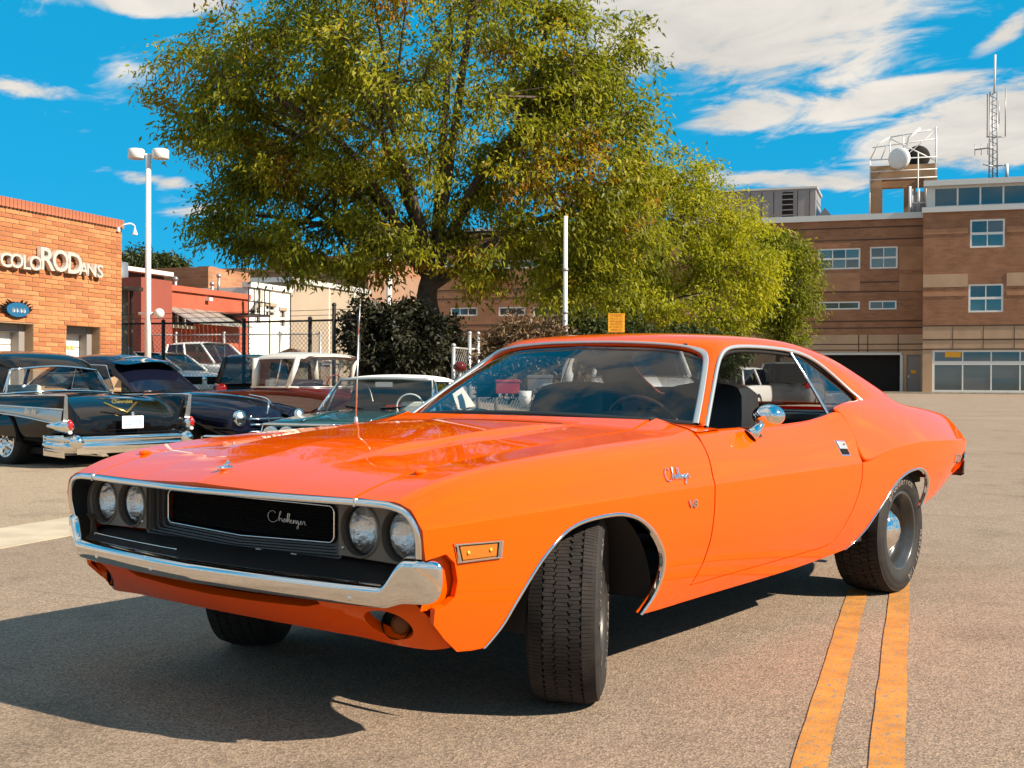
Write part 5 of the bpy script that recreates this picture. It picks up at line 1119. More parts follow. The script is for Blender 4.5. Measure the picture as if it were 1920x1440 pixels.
# --- bumper -------------------------------------------------------------------
mb = MB(); G = []
for i, p in enumerate(plan_b):
    k = max(0, (abs(p.y) - .757) / .075); k = min(1, k); k2 = k * k * (3 - 2 * k); t = (plan_b[min(i + 1, len(plan_b) - 1)] - plan_b[max(i - 1, 0)]).normalized(); n = Vector((-t.y, t.x, 0)); n = n if n.x > 0 else -n
    zt = .508 + .082 * k2; zb_ = .444 + .018 * k2
    G.append([p + n * o + Vector((0, 0, z)) for o, z in ((-.06, zt + .006), (-.018, zt + .010), (.012, zt + .005), (.0225, zt - .005), (.025, zt - .011), (.021, (zt + zb_) / 2), (.012, zb_ + .006), (-.004, zb_), (-.06, zb_ + .002))])
# wrap-round ends
for sgn in (-1, 1):
    ends = []
    for x, y, zt, zb_ in ((.868, .900, .591, .463), (.853, .918, .590, .468), (.842, .926, .586, .482), (.836, .925, .580, .49)):
        o = Vector((.25, sgn, 0)).normalized(); p = Vector((x, sgn * y, 0))
        ends.append([p - o * .06 + Vector((0, 0, zt)), p - o * .03 + Vector((0, 0, zt + .006)), p - o * .010 + Vector((0, 0, zt + .001)), p + Vector((0, 0, zt - .010)), p + Vector((0, 0, zt - .018)), p + o * .002 + Vector((0, 0, (zt + zb_) / 2)), p - o * .003 + Vector((0, 0, zb_ + .008)), p - o * .012 + Vector((0, 0, zb_)), p - o * .05 + Vector((0, 0, zb_))])
    G = (ends[::-1] + G) if sgn < 0 else (G + ends)
mb.grid(G); bmp = mb.build('front_bumper', 'chrome', car); subsurf(bmp, 1)
for y in (-.60, -.22, .66):
    i = min(range(len(plan_b)), key=lambda q: abs(plan_b[q].y - y)); p = plan_b[i]; mb = MB(); mb.lathe([(.010, -.002), (.009, .001), (.006, .0025), (.0, .003)], 'X', 14, (p.x + .0185, p.y, .472)); mb.build('bumper_bolt', 'chrome', bmp)

# --- valance ------------------------------------------------------------------
plan_v = bez([(.945, 0, 0), (.938, .25, 0), (.918, .50, 0), (.886, .70, 0), (.850, .795, 0), (.80, .858, 0), (.74, .872, 0)], 80); plan_v = [Vector((p.x, -p.y, 0)) for p in plan_v[::-1]] + plan_v[1:]
arc = [0.0]
for a, b in zip(plan_v[:-1], plan_v[1:]): arc.append(arc[-1] + (b - a).length)
arc = np.array(arc) - arc[-1] / 2; pvx = np.array([p.x for p in plan_v]); pvy = np.array([p.y for p in plan_v])
def f_val(S, Z):
    x = np.interp(S, arc, pvx); y = np.interp(S, arc, pvy); q = np.clip((.47 - Z) / .17, 0, 1.2); tk = .015 * q + .12 * q ** 1.8 * (1 - .55 * np.clip((np.abs(S) - .55) / .4, 0, 1))
    return A((x - tk, y * (1 - .04 * q * np.clip((np.abs(S) - .6) / .4, 0, 1)), Z))
SE = arc[-1] - .01
seam = [(SE - .10, .452), (SE - .02, .36), (SE - .0, .315)]
vo = [(-(SE - .11), .456), (-.56, .460), (-.43, .415), (-.20, .404), (0, .401), (.20, .404), (.43, .412), (.50, .428), (.475, .460), (SE - .11, .456)] + seam + [(SE - .10, .308), (.60, .322), (.30, .330), (0, .332), (-.30, .330), (-.60, .322), (-(SE - .10), .308)] + [(-a, b) for a, b in seam[::-1]]
slot = [(-.43, .415), (-.38, .450), (.38, .450), (.50, .432), (.44, .412), (.20, .402), (0, .400), (-.20, .402)]
lampo = [(.74 + .070 * math.cos(a) * (1 if math.cos(a) > 0 else 1.25) + .012 * math.sin(a), .385 + .042 * math.sin(a) + .016 * -math.cos(a)) for a in np.linspace(0, 2 * math.pi, 28, endpoint=False)]
sk_v = Skin(); sk_v.patch(vo, f_val, .022, holes=[lampo, [(-a, b) for a, b in lampo[::-1]]], out=(1, 0, 0), lip=.03, rs=.018)
val = sk_v.build('front_valance', 'orange_paint', car)
mb = MB(); mb.box(.76, .79, -.52, .52, .385, .53); mb.build('slot_backing', 'flat_black', car)  # black panel added behind the valance slot so its void stays dark
for sy in (1, -1):
    c = f_val(.745 * sy, .383); mb = MB(); mb.lathe([(.055, -.075), (.050, -.05), (.046, -.025)], 'X', 22, (0, 0, 0)); mb.lathe([(.06, -.076), (.0, -.076)], 'X', 22)
    o = mb.build('lamp_bucket', 'black_plastic', val); o.location = c; o.rotation_euler = (0, 0, sy * .35)
    mb = MB(); mb.lathe([(.036, -.06), (.033, -.046), (.02, -.038), (.0, -.036)], 'X', 20); o = mb.build('parking_lamp', 'dull_amber', val); o.location = c + np.array([0, .010 * sy, -.004]); o.rotation_euler = (0, 0, sy * .35)
# pocket behind the bumper ends
for sy in (1, -1):
    mb = MB(); G = []
    for x in np.linspace(.845, .735, 8): G.append([(x, sy * (float(yl(x, z)) - .028), z) for z in np.linspace(.62, .44, 5)])
    mb.grid(G); mb.build('bumper_pocket', 'orange_paint', car)

# --- wheel wells, floor -----------------------------------------------------------
for sy in (1, -1):
    for cx, r in ((.02, .375), (-2.68, .40)):
        mb = MB(); ar = (.02, math.pi - .02) if cx > -1 else (.32, math.pi - .42); mb.lathe([(r, .30), (r, .875 if cx > -1 else .84)], 'Y', 24, (cx, 0, .30), arc=ar); mb.lathe([(.02, .42), (r, .42)], 'Y', 24, (cx, 0, .30), arc=ar); o = mb.build('wheel_well', 'well_dark', car)
        if sy < 0: o.scale.y = -1
mb = MB(); mb.box(-.42, .60, -.36, .36, .345, .60); mb.box(-2.45, -.42, -.80, .80, .30, .36); mb.box(-3.10, -2.45, -.55, .55, .36, .42); mb.box(-3.55, -3.10, -.70, .70, .52, .66); mb.box(-2.35, -2.2, -.78, .78, .36, .55); mb.build('underbody', 'well_dark', car)
mb = MB(); mb.tube([(-.3, .30, .24), (-1.6, .30, .22), (-3.6, .40, .28)], .03); mb.tube([(-2.79, -.70, .32), (-2.79, .70, .32)], .045); mb.ball((-2.79, 0, .32), .13); mb.tube([(0, -.62, .27), (0, .62, .27)], .03); mb.build('running_gear', 'flat_black', car)

# --- interior ------------------------------------------------------------------------
mb = MB(); G = []
for i in range(17):
    y = -.74 + 1.48 * i / 16; w = abs(y) / .74; G.append([(-.70 - .15 * w ** 2.2, y, .935 - .02 * w), (-.86 - .05 * w, y, .945 - .012 * w), (-.95, y, .930 - .01 * w), (-.99, y, .88), (-.97, y, .70)])
mb.grid(G); mb.build('dashboard', 'black_vinyl', car)
mb = MB(); mb.ball((-.93, .38, .935), .17, 16, 6, (.5, 1, .22)); mb.build('instrument_hood', 'black_vinyl', car)
for y, tl in ((.38, 0.0), (-.38, 0.0)):
    st = bpy.data.objects.new('x', None)
    mb = MB(); G = []
    prof = [(-1.48, .50), (-1.50, .62), (-1.545, .80), (-1.585, .95), (-1.615, 1.05), (-1.635, 1.085), (-1.67, 1.09), (-1.70, 1.06), (-1.70, .90), (-1.68, .70), (-1.66, .5)]
    for j, (x, z) in enumerate(prof):
        hw = .25 - .05 * max(0, (z - .62) / .47) ** 2 - (.02 if z > 1.07 else 0); G.append([(x - .035 * (abs(a) ** 3) * (1 if j < 6 else -1) * -1, y + hw * a, z - (.022 * abs(a) ** 4 if z > 1.0 else 0)) for a in np.linspace(-1, 1, 13)])
    mb.grid(G)
    for a in (0, 12): mb.add([g[a] for g in G], [tuple(range(len(G)))], True)
    o = mb.build('seat_back', 'black_vinyl', car, fixn=True, sharp=50)
    mb = MB(); mb.box(-1.66, -1.12, y - .25, y + .25, .42, .60); mb.build('seat_cushion', 'black_vinyl', car, bevel=.05)
mb = MB(); mb.box(-2.55, -2.05, -.62, .62, .44, .62); mb.hexa([(-2.62, -.62, .5), (-2.42, -.62, .5), (-2.42, .62, .5), (-2.62, .62, .5), (-2.72, -.58, .93), (-2.60, -.58, .93), (-2.60, .58, .93), (-2.72, .58, .93)]); mb.build('rear_bench', 'black_vinyl', car, bevel=.04)
mb = MB(); mb.box(-3.12, -2.66, -.66, .66, .915, .935); mb.build('parcel_shelf', 'black_vinyl', car)
sw = Matrix.Translation((-1.10, .38, .862)) @ Matrix.Rotation(R_(-62), 4, 'Y')
mb = MB(); ring = [sw @ Vector((.185 * math.cos(a), .185 * math.sin(a), 0)) for a in np.linspace(0, 2 * math.pi, 40, endpoint=False)]; mb.tube(ring, .0125, 8, closed=True); wh = mb.build('steering_wheel', 'brown_rim', car)
mb = MB(); mb.ball(tuple(sw @ Vector((0, 0, -.01))), .05, 12, 6, (.6, 1, 1)); mb.tube([sw @ Vector((0, -.17, 0)), sw @ Vector((0, 0, -.015)), sw @ Vector((0, .17, 0))], .011); mb.tube([sw @ Vector((0, 0, 0)), sw @ Vector((0, 0, -.35))], .022); mb.build('wheel_spokes', 'satin_trim', wh)
mb = MB(); mb.box(-1.30, -1.285, -.10, .10, 1.165, 1.215); mb.build('rear_view_mirror', 'black_plastic', car, bevel=.006)
mb = MB(); mb.tube([(-1.275, 0, 1.21), (-1.22, 0, 1.262)], .006); mb.build('mirror_mount', 'satin_trim', car)
for sy in (1, -1): 
    mb = MB(); mb.box(-1.42, -1.24, sy * .12, sy * .50, 1.247, 1.262); mb.build('sun_visor', 'black_vinyl', car, bevel=.005)
mb = MB(); mb.tube([(-1.98, -.60, 1.20), (-2.02, -.70, .95), (-2.03, -.74, .80)], .012); mb.build('belt_post', 'flat_black', car)

# --- aerial -------------------------------------------------------------------------
az = float(f_up(-.46, .80)[2]); mb = MB(); mb.tube([(-.46, -.755, az - .01), (-.46, -.755, az + .03)], [.013, .007], 10); mb.tube([(-.46, -.755, az + .02), (-.475, -.757, az + .40)], .0036, 6); mb.tube([(-.475, -.757, az + .40), (-.487, -.76, 1.43)], .0022, 6); mb.ball((-.487, -.76, 1.432), .005, 8, 5); mb.build('radio_aerial', 'satin_trim', car)

# --- wheels ------------------------------------------------------------------------
def make_wheel(Rr, W, rimR, dish, letters, dense):
    root = bpy.data.objects.new('wheel', None); link(root)
    hw = W / 2; mb = MB()
    prof = [(rimR - .004, hw * .80), (rimR + .006, hw * .90), (rimR + .02, hw * .93), (rimR + .025, hw * .965), (rimR + .05, hw * 1.0), ((Rr + rimR) / 2 + .012, hw * 1.03), (Rr - .045, hw * .985), (Rr - .040, hw * .99), (Rr - .032, hw * .965), (Rr - .016, hw * .90), (Rr - .009, hw * .84)]
    prof = prof + [(Rr - .009, -h) for r, h in [(0, hw * .84)]] + [(r, -h) for r, h in prof[::-1][1:]]
    mb.lathe(prof, 'Y', 72); ty = mb.build('tyre', 'rubber', root)
    # tread: five ribs cut into blocks
    mb = MB(); n = 150 if dense else 80
    edges = [-.90, -.545, -.50, -.215, -.18, .18, .215, .50, .545, .90]
    for i in range(n):
        a0 = 2 * math.pi * i / n; da = 2 * math.pi / n
        for b in range(5):
            y0, y1 = edges[2 * b] * hw, edges[2 * b + 1] * hw; off = (0, .35, .1, .6, .0)[b] * da; gp = .86 if b in (1, 3) else (.90 if b == 2 else .84)
            segs = ((0, .88),)
            for s0, s1 in segs:
                zig = .005 if b in (1, 2, 3) else 0
                A0, A1 = a0 + off + s0 * da, a0 + off + s1 * da; Am = (A0 + A1) / 2; top_ = []; bot = []
                for aa, yy_, z_ in ((A0, y0, 0), (A1, y0, 0), (A1, y1, 0), (A0, y1, 0)):
                    edge = 1.0 if abs(yy_) < .8 * hw else 0.0
                    rt = Rr - (0 if edge else .011); rb = Rr - .013 - (0 if edge else .006)
                    sk = zig * (1 if i % 2 else -1) * (1 if aa == A1 else 0); top_.append((rt * math.cos(aa), yy_ + sk, rt * math.sin(aa))); bot.append((rb * math.cos(aa), yy_ + sk, rb * math.sin(aa)))
                mb.hexa(bot + top_)
    o = mb.build('tread', 'tread_rubber', ty, fixn=False); o['kind'] = 'stuff'
    mb = MB(); h = hw * .86
    mb.lathe([(rimR + .012, h + .006), (rimR + .004, h + .010), (rimR - .006, h + .004), (rimR - .010, h - .012), (rimR - .022, h - .022), (rimR - .030, h - .05), (rimR - .034, h - dish + .02), (rimR - .055, h - dish), (.115, h - dish + .012), (.095, h - dish + .030), (.05, h - dish + .030), (.0, h - dish + .030)], 'Y', 48); rim = mb.build('rim', 'black_steel', root)
    mb = MB(); b0 = h - dish + .03
    mb.lathe([(.118, b0 - .022), (.120, b0 - .010), (.112, b0 + .0), (.104, b0 + .012), (.098, b0 + .014), (.090, b0 + .022), (.07, b0 + .036), (.045, b0 + .046), (.040, b0 + .0455), (.034, b0 + .052), (.015, b0 + .056), (.0, b0 + .057)], 'Y', 40); mb.build('hub_cap', 'chrome', root)
    mb = MB(); mb.tube([(rimR - .05, h - dish + .02, .0), (rimR - .055, h - .02, 0)], .004, 6); mb.build('valve_stem', 'satin_trim', root)
    mb = MB(); mb.lathe([(rimR - .004, -hw * .8), (.02, -hw * .8)], 'Y', 32); mb.lathe([(.13, -hw * .5), (.13, -hw * .9), (0.02, -hw * .9)], 'Y', 24); mb.build('brake_drum', 'flat_black', root)
    if letters:
        rm = (Rr + rimR) / 2 + .000
        for txt, mid_, span in letters:
            chars = list(txt)
            for i, c in enumerate(chars):
                if c == ' ': continue
                th = R_(mid_) - R_(span) * ((i + .5) / len(chars) - .5)      # clockwise seen from outside
                me = flat_text(c, .052, .0015, .0008)
                rad = Vector((math.cos(th), 0, math.sin(th))); tang = Vector((math.sin(th), 0, -math.cos(th)))
                # seen from +Y the x axis points left: flip so that letters read correctly
                rad = Vector((-math.cos(th), 0, math.sin(th))); tang = Vector((-math.sin(th), 0, -math.cos(th)))
                put_mesh('raised_letter', me, 'tyre_letter', ty, frame(rad * rm + Vector((0, hw * 1.014, 0)), tang, (0, 1, 0)))
    return root
wl_r = make_wheel(.322, .262, .196, .085, [('BFGoodrich', 100, 78), ('Radial T/A', -38, 70)], False)
wl_f = make_wheel(.326, .238, .196, .080, [('Radial T/A', 150, 70), ('BFGoodrich', -30, 78)], True)
STEER = R_(31.0)
for root, x, y, z, rz in ((wl_r, -2.794, .752, .322, 0), (dup(wl_r), -2.794, -.752, .322, math.pi), (wl_f, 0.0, .765, .326, STEER), (dup(wl_f), 0.10, -.765, .326, math.pi + STEER)):
    root.parent = car; root.location = (x, y, z); root.rotation_euler = (0, 0, rz); root.name = 'wheel'
# ================================================================== the other vehicles
mat('black_paint', (.004, .0035, .0035), .05, spec=.42); mat('navy_paint', (.005, .006, .016), .05, spec=.45)
mat('maroon_paint', (.10, .009, .008), .06, spec=.45); mat('cream_paint', (.72, .69, .62), .4, coat=.8, coat_rough=.05); mat('teal_paint', (.018, .065, .075), .07, spec=.5)
mat('white_canvas', (.80, .77, .70), .8, bump=.1, bscale=60); mat('white_paint', (.78, .77, .75), .4, coat=.8); mat('grey_paint', (.16, .16, .17), .35, coat=.8); mat('silver_insert', (.55, .54, .52), .3, metal=.9, bump=.05, bscale=80)
mat('gold', (.62, .40, .10), .25, metal=.9); mat('plate_white', (.75, .76, .76), .45); mat('plate_blue', (.05, .22, .42), .5); mat('seat_white', (.62, .66, .62), .6); mat('seat_red', (.22, .02, .02), .6); mat('grey_bed', (.09, .08, .075), .8)
glass_mat('auto_glass', (.25, .32, .30), .80); glass_mat('dark_auto_glass', (.05, .05, .05), .25)
def loft(stations, name, m, parent, sub=2, cap=True, mirror=True):
    G = [[(x, y, z) for y, z in pts] for x, pts in stations]; mb = MB(); mb.grid(G)
    if cap:
        for g in (G[0], G[-1]): mb.add(g, [tuple(range(len(g)))], True)
    o = mb.build(name, m, parent)
    if mirror:
        md = o.modifiers.new('mirror', 'MIRROR'); md.use_axis = (False, True, False); md.use_clip = True; md.merge_threshold = .003
    subsurf(o, sub)
    bm = bmesh.new(); bm.from_mesh(o.data); bmesh.ops.recalc_face_normals(bm, faces=bm.faces)
    tp = max(bm.faces, key=lambda f: f.calc_center_median().z)
    if tp.normal.z < 0: bmesh.ops.reverse_faces(bm, faces=bm.faces)
    bm.to_mesh(o.data); bm.free(); return o
def panel(name, pts, m, parent, n=6, bulge=(0, 0, 0)):
    a, b, c, d = [Vector(p) for p in pts]; bv = Vector(bulge); mb = MB()
    mb.grid([[a.lerp(b, i / n).lerp(d.lerp(c, i / n), j / n) + bv * math.sin(math.pi * i / n) * math.sin(math.pi * j / n) for j in range(n + 1)] for i in range(n + 1)]); return mb.build(name, m, parent)
def bar2(name, pts, r, m, parent, n=8): mb = MB(); mb.tube(pts, r, n); return mb.build(name, m, parent)
def small_wheel(parent, x, y, r, w, rimr, rim_m='chrome', spokes=0, white=0):
    s = 1 if y > 0 else -1; root = bpy.data.objects.new('wheel', None); link(root, parent); root.location = (x, y, r)
    mb = MB(); h = w / 2; mb.lathe([(rimr, h * .9), (rimr + .02, h), ((r + rimr) / 2, h * 1.05), (r - .02, h * .95), (r, h * .75), (r, -h * .75), (r - .02, -h), (rimr, -h)], 'Y', 36); t = mb.build('tyre', 'rubber', root)
    mb = MB(); mb.lathe([(rimr + .008, s * h * .95), (rimr - .008, s * h * .97), (rimr - .02, s * h * .6), (rimr * .62, s * h * .35), (rimr * .55, s * h * .75), (rimr * .2, s * h * .9), (.001, s * h * .95)], 'Y', 32); mb.build('rim', rim_m, root)
    if spokes:
        for k in range(spokes):
            a = 2 * math.pi * k / spokes; mb = MB(); mb.tube([(.04 * math.cos(a), s * h * .9, .04 * math.sin(a)), (rimr * .95 * math.cos(a), s * h * .72, rimr * .95 * math.sin(a))], [.035, .022], 6); mb.build('spoke', 'chrome', root)
        mb = MB(); mb.lathe([(rimr - .01, s * h * .3), (.02, s * h * .3)], 'Y', 24); mb.build('brake_drum', 'flat_black', root)
    return root
def car_thing(name, label, u, d, yaw, z=0.0, off=(0, 0), cat='car', group=None):
    p = at(u, d); c_, s_ = math.cos(yaw), math.sin(yaw); q = Vector((p.x + off[0] * c_ - off[1] * s_, p.y + off[0] * s_ + off[1] * c_, z)); return thing(name, label, cat, q, yaw, group)

# ---- black fifties hardtop, seen from behind -------------------------------------------------------------
bel = car_thing('finned_hardtop', 'shiny black fifties hardtop with chrome tail fins, its rear towards the road', 243, 15.1, YAW + R_(53), -.04)
S = []
for x, yb, ym, yf, zf, zd, zdc, zb in ((0.02, .60, .86, .895, .905, .58, .60, .32), (.10, .70, .90, .915, .910, .66, .70, .28), (.40, .74, .93, .915, .905, .80, .87, .25), (.80, .76, .95, .905, .895, .865, .945, .24), (1.25, .78, .96, .895, .885, .895, .965, .24), (1.9, .80, .955, .885, .880, .875, .90, .22), (2.7, .80, .95, .88, .885, .87, .88, .22), (3.3, .80, .95, .88, .90, .90, .95, .22), (4.0, .78, .95, .87, .90, .91, .98, .24), (4.6, .74, .92, .82, .86, .87, .93, .27), (4.95, .60, .80, .72, .78, .78, .80, .32)):
    S.append((x, [(0, zb), (yb, zb), (ym - .01, zb + .12), (ym, .56), (yf + .012, .74), (yf + .006, zf - .03), (yf - .01, zf), (yf - .045, zf - .01), (yf - .075, zd + .015), (yf - .22, zd + .02), (0, zdc)]))
loft(S, 'body', 'black_paint', bel)
# roof and windows
RB = {'rb': Vector((1.02, .74, .92)), 'rt': Vector((1.52, .56, 1.40)), 'ft': Vector((2.72, .58, 1.40)), 'fb': Vector((3.25, .76, .93))}
loft([(1.18, [(.60, 1.20), (.585, 1.235), (.45, 1.265), (0, 1.275)]), (1.34, [(.64, 1.27), (.61, 1.345), (.45, 1.385), (0, 1.40)]), (1.62, [(.665, 1.345), (.63, 1.42), (.46, 1.465), (0, 1.48)]), (2.2, [(.67, 1.365), (.63, 1.44), (.46, 1.485), (0, 1.50)]), (2.65, [(.66, 1.35), (.61, 1.41), (.45, 1.45), (0, 1.465)]), (2.80, [(.61, 1.34), (.57, 1.38), (.45, 1.40), (0, 1.41)])], 'roof', 'black_paint', bel, cap=False)
for sy in (1, -1):
    c = lambda v: Vector((v.x, sy * v.y, v.z)); rb_, rt_, ft_, fb_ = (c(RB[k]) for k in ('rb', 'rt', 'ft', 'fb'))
    # wrap-round rear glass, sail pillar, door glass
    pil = Vector((1.50, sy * .80, .905)); pit = Vector((1.78, sy * .635, 1.36))
    panel('sail_pillar', [rb_.lerp(pil, .30), Vector((1.22, sy * .615, 1.225)), pit + Vector((-.08, 0, 0)), pil], 'black_paint', bel, 8, (-.02, sy * .035, 0)); panel('rear_corner_glass', [rb_, Vector((1.16, sy * .57, 1.215)), Vector((1.22, sy * .615, 1.225)), rb_.lerp(pil, .30)], 'auto_glass', bel, 6, (-.02, sy * .02, 0)); bar2('sail_trim', [rb_.lerp(pil, .30), Vector((1.22, sy * .63, 1.225))], .014, 'chrome', bel); bar2('window_trim', [rb_ + Vector((-.02, 0, 0)), rb_.lerp(pil, .5) + Vector((-.06, sy * .05, 0)), pil], .014, 'chrome', bel)
    bar2('roof_pillar', [pil, pit], .035, 'black_paint', bel); bar2('pillar_trim', [pil + Vector((.05, sy * .012, 0)), pit + Vector((.03, sy * .03, .0))], .012, 'chrome', bel)
    panel('door_glass', [pil + Vector((.06, 0, 0)), pit + Vector((.05, 0, 0)), ft_, fb_ + Vector((-.1, sy * .05, 0))], 'auto_glass', bel, 4); bar2('belt_trim', [(.95, sy * .885, .905), (1.6, sy * .872, .888), (3.2, sy * .86, .90)], .009, 'chrome', bel); bar2('screen_pillar', [fb_, ft_], .03, 'chrome', bel)
    # tail fin edge in bright metal, lamp pod, side spear
    fe = panel('fin_edge', [(.0, sy * .925, .60), (-.035, sy * .925, .915), (-.03, sy * .885, .915), (.012, sy * .845, .60)], 'silver_insert', bel); bar2('fin_top_trim', [(-.02, sy * .905, .918), (.4, sy * .905, .914), (.95, sy * .893, .902)], .010, 'chrome', bel)
    mb = MB(); mb.lathe([(.001, -.10), (.05, -.10), (.075, -.06), (.085, .04), (.07, .22), (.02, .42)], 'X', 18, (0, sy * .885, .545)); mb.build('lamp_pod', 'chrome', bel)
    mb = MB(); mb.ball((-.075, sy * .885, .56), .055, 14, 8, (.8, .75, 1.25)); mb.build('tail_lamp', 'red_lens', bel); mb = MB(); mb.ball((-.085, sy * .885, .475), .03, 10, 6, (.6, 1, .8)); mb.build('reverse_lamp', 'plate_white', bel)
    panel('side_spear', [(.03, sy * .935, .575), (.0, sy * .935, .735), (2.55, sy * .965, .80), (2.3, sy * .975, .74)], 'silver_insert', bel, 8, (0, sy * .018, 0))
    bar2('spear_trim', bez([(-.01, sy * .932, .748), (1.2, sy * .96, .775), (2.6, sy * .968, .805), (3.6, sy * .965, .80)], 14), .010, 'chrome', bel); bar2('spear_trim', bez([(.03, sy * .94, .565), (.9, sy * .975, .655), (2.2, sy * .985, .735), (2.6, sy * .968, .80)], 14), .010, 'chrome', bel)
    small_wheel(bel, 1.28, sy * .80, .335, .24, .20, 'chrome', 5); small_wheel(bel, 4.15, sy * .80, .32, .22, .19, 'chrome', 5)
    mb = MB(); mb.lathe([(.36, -.16), (.36, .175)], 'Y', 24, (1.28, sy * .80, .335), arc=(0, math.pi)); mb.build('wheel_well', 'well_dark', bel)
    # bumper ends
    mb = MB(); mb.lathe([(.001, -.12), (.045, -.115), (.085, -.05), (.095, .06), (.08, .20)], 'X', 18, (-.06, sy * .80, .36)); mb.build('bumper_bullet', 'chrome', bel)
panel('rear_glass', [(1.02, -.74, .92), (1.16, -.57, 1.215), (1.16, .57, 1.215), (1.02, .74, .92)], 'auto_glass', bel, 10, (-.10, 0, .03)); bar2('window_trim', bez([(1.02, -.74, .925), (.92, -.4, .945), (.89, 0, .955), (.92, .4, .945), (1.02, .74, .925)], 20), .014, 'chrome', bel); bar2('window_trim', bez([(1.10, .76, .92), (1.20, .64, 1.20), (1.16, .54, 1.235), (1.14, 0, 1.275), (1.16, -.54, 1.235), (1.20, -.64, 1.20), (1.10, -.76, .92)], 30), .014, 'chrome', bel)
panel('windscreen', [(3.30, -.74, .93), (2.78, -.56, 1.39), (2.78, .56, 1.39), (3.30, .74, .93)], 'auto_glass', bel, 8, (.10, 0, .03))
for z, r_, o in ((.30, .055, .02), (.385, .035, .0), (.25, .03, .05)):
    bar2('rear_bumper', bez([(.30, .955, z + .02), (.05, .94, z + .01), (-.06 + o, .82, z), (-.10 + o, .4, z), (-.11 + o, 0, z), (-.10 + o, -.4, z), (-.06 + o, -.82, z), (.05, -.94, z + .01), (.30, -.955, z + .02)], 40), r_, 'chrome', bel, 10)
panel('bumper_face', [(-.10, -.80, .21), (-.10, -.80, .42), (-.10, .80, .42), (-.10, .80, .21)], 'chrome', bel, 8, (-.02, 0, 0))
for sy in (1, -1): panel('bumper_side', [(.34, sy * .968, .19), (.34, sy * .972, .43), (-.03, sy * .935, .44), (-.04, sy * .925, .17)], 'chrome', bel, 6, (0, sy * .02, 0))
mb = MB(); mb.box(-.075, -.06, -.155, .155, .50, .655); pt = mb.build('licence_plate', 'plate_white', bel, bevel=.006)
me = flat_text('2Q3T8', .085, .001); put_mesh('plate_number', me, 'plate_blue', pt, frame((-.0775, 0, .572), (0, -1, 0), (-1, 0, 0)))
mb = MB(); mb.ball((-.07, 0, .685), .025, 8, 6); mb.build('plate_lamp', 'chrome', bel)
vb = [bar2('trunk_emblem', [(.19, .24, .815), (.055, 0, .695), (.19, -.24, .815)], .014, 'gold', bel)]
me = flat_text('Chevrolet', .075, .002, .001, shear=.3); put_mesh('trunk_script', me, 'gold', bel, frame((.165, 0, .828), (0, -1, 0), (-.8, 0, .5)))
me = flat_text('Bel Air', .09, .002, .001, shear=.3); put_mesh('side_script', me, 'chrome', bel, frame((.62, .972, .715), (-1, 0, 0), (0, 1, 0)))
for y in (.42, -.42): mb = MB(); mb.tube([(.25, y, .22), (-.08, y, .20)], .035, 8); mb.build('exhaust_pipe', 'chrome', bel)
mb = MB(); mb.box(1.35, 1.75, -.62, .62, .55, .90); mb.build('rear_bench', 'seat_white', bel, bevel=.05); mb = MB(); mb.box(2.5, 2.7, -.62, .62, .55, 1.02); mb.build('front_bench', 'seat_white', bel, bevel=.05); mb = MB(); mb.box(.98, 1.35, -.70, .70, .885, .90); mb.build('parcel_shelf', 'seat_white', bel)
mb = MB(); mb.tube([(2.95 + .0 * k, .35 + .19 * math.cos(k * .3), .98 + .19 * math.sin(k * .3)) for k in range(21)], .012, 6, closed=True); mb.build('steering_wheel', 'brown_rim', bel)
mb = MB(); mb.box(.25, 4.6, -.75, .75, .18, .26); mb.build('underbody', 'well_dark', bel)

for o in [k for k in bpy.data.objects if k.parent == bel and k.name.split('.')[0] in ('roof', 'sail_pillar', 'rear_corner_glass', 'sail_trim', 'window_trim', 'roof_pillar', 'pillar_trim', 'door_glass', 'screen_pillar', 'rear_glass', 'windscreen', 'rear_bench', 'front_bench', 'parcel_shelf', 'steering_wheel')]: o.location.x = .42
# ---- navy late-forties coupe, nose to the road ----------------------------------------------------------------
nav = car_thing('round_coupe', 'lowered navy blue forties coupe with sun visor behind the black finned hardtop', 503, 17.4, YAW + R_(61) + math.pi, -.07)
S = []
for x, yb, ym, ys, zs, zc, zb in ((.02, .30, .34, .30, .60, .66, .36), (-.12, .42, .50, .42, .74, .82, .28), (-.5, .50, .56, .48, .82, .905, .24), (-1.1, .62, .70, .60, .885, .95, .22), (-1.7, .74, .84, .72, .93, .97, .20), (-2.5, .78, .90, .76, .94, .95, .20), (-3.4, .78, .90, .76, .93, .95, .20), (-4.2, .70, .84, .68, .86, .92, .22), (-4.8, .60, .74, .56, .66, .74, .26), (-5.0, .44, .54, .42, .50, .56, .32)):
    S.append((x, [(0, zb), (yb, zb), (ym, zb + .10), (ym + .01, (zb + zs) * .5), (ym - .01, zs - .10), (ys, zs), (ys * .55, zc - .015), (0, zc)]))
loft(S, 'body', 'navy_paint', nav)
loft([(-1.55, [(.70, .93), (.68, .955), (.4, .965), (0, .97)]), (-1.78, [(.675, 1.06), (.63, 1.13), (.4, 1.19), (0, 1.205)]), (-2.08, [(.655, 1.24), (.58, 1.40), (.42, 1.44), (0, 1.455)]), (-2.6, [(.69, 1.27), (.62, 1.46), (.44, 1.525), (0, 1.545)]), (-3.2, [(.68, 1.24), (.60, 1.43), (.42, 1.50), (0, 1.52)]), (-3.8, [(.64, 1.08), (.54, 1.22), (.38, 1.29), (0, 1.31)]), (-4.3, [(.58, .86), (.48, .95), (.34, 1.0), (0, 1.02)])], 'roof', 'navy_paint', nav, cap=False)
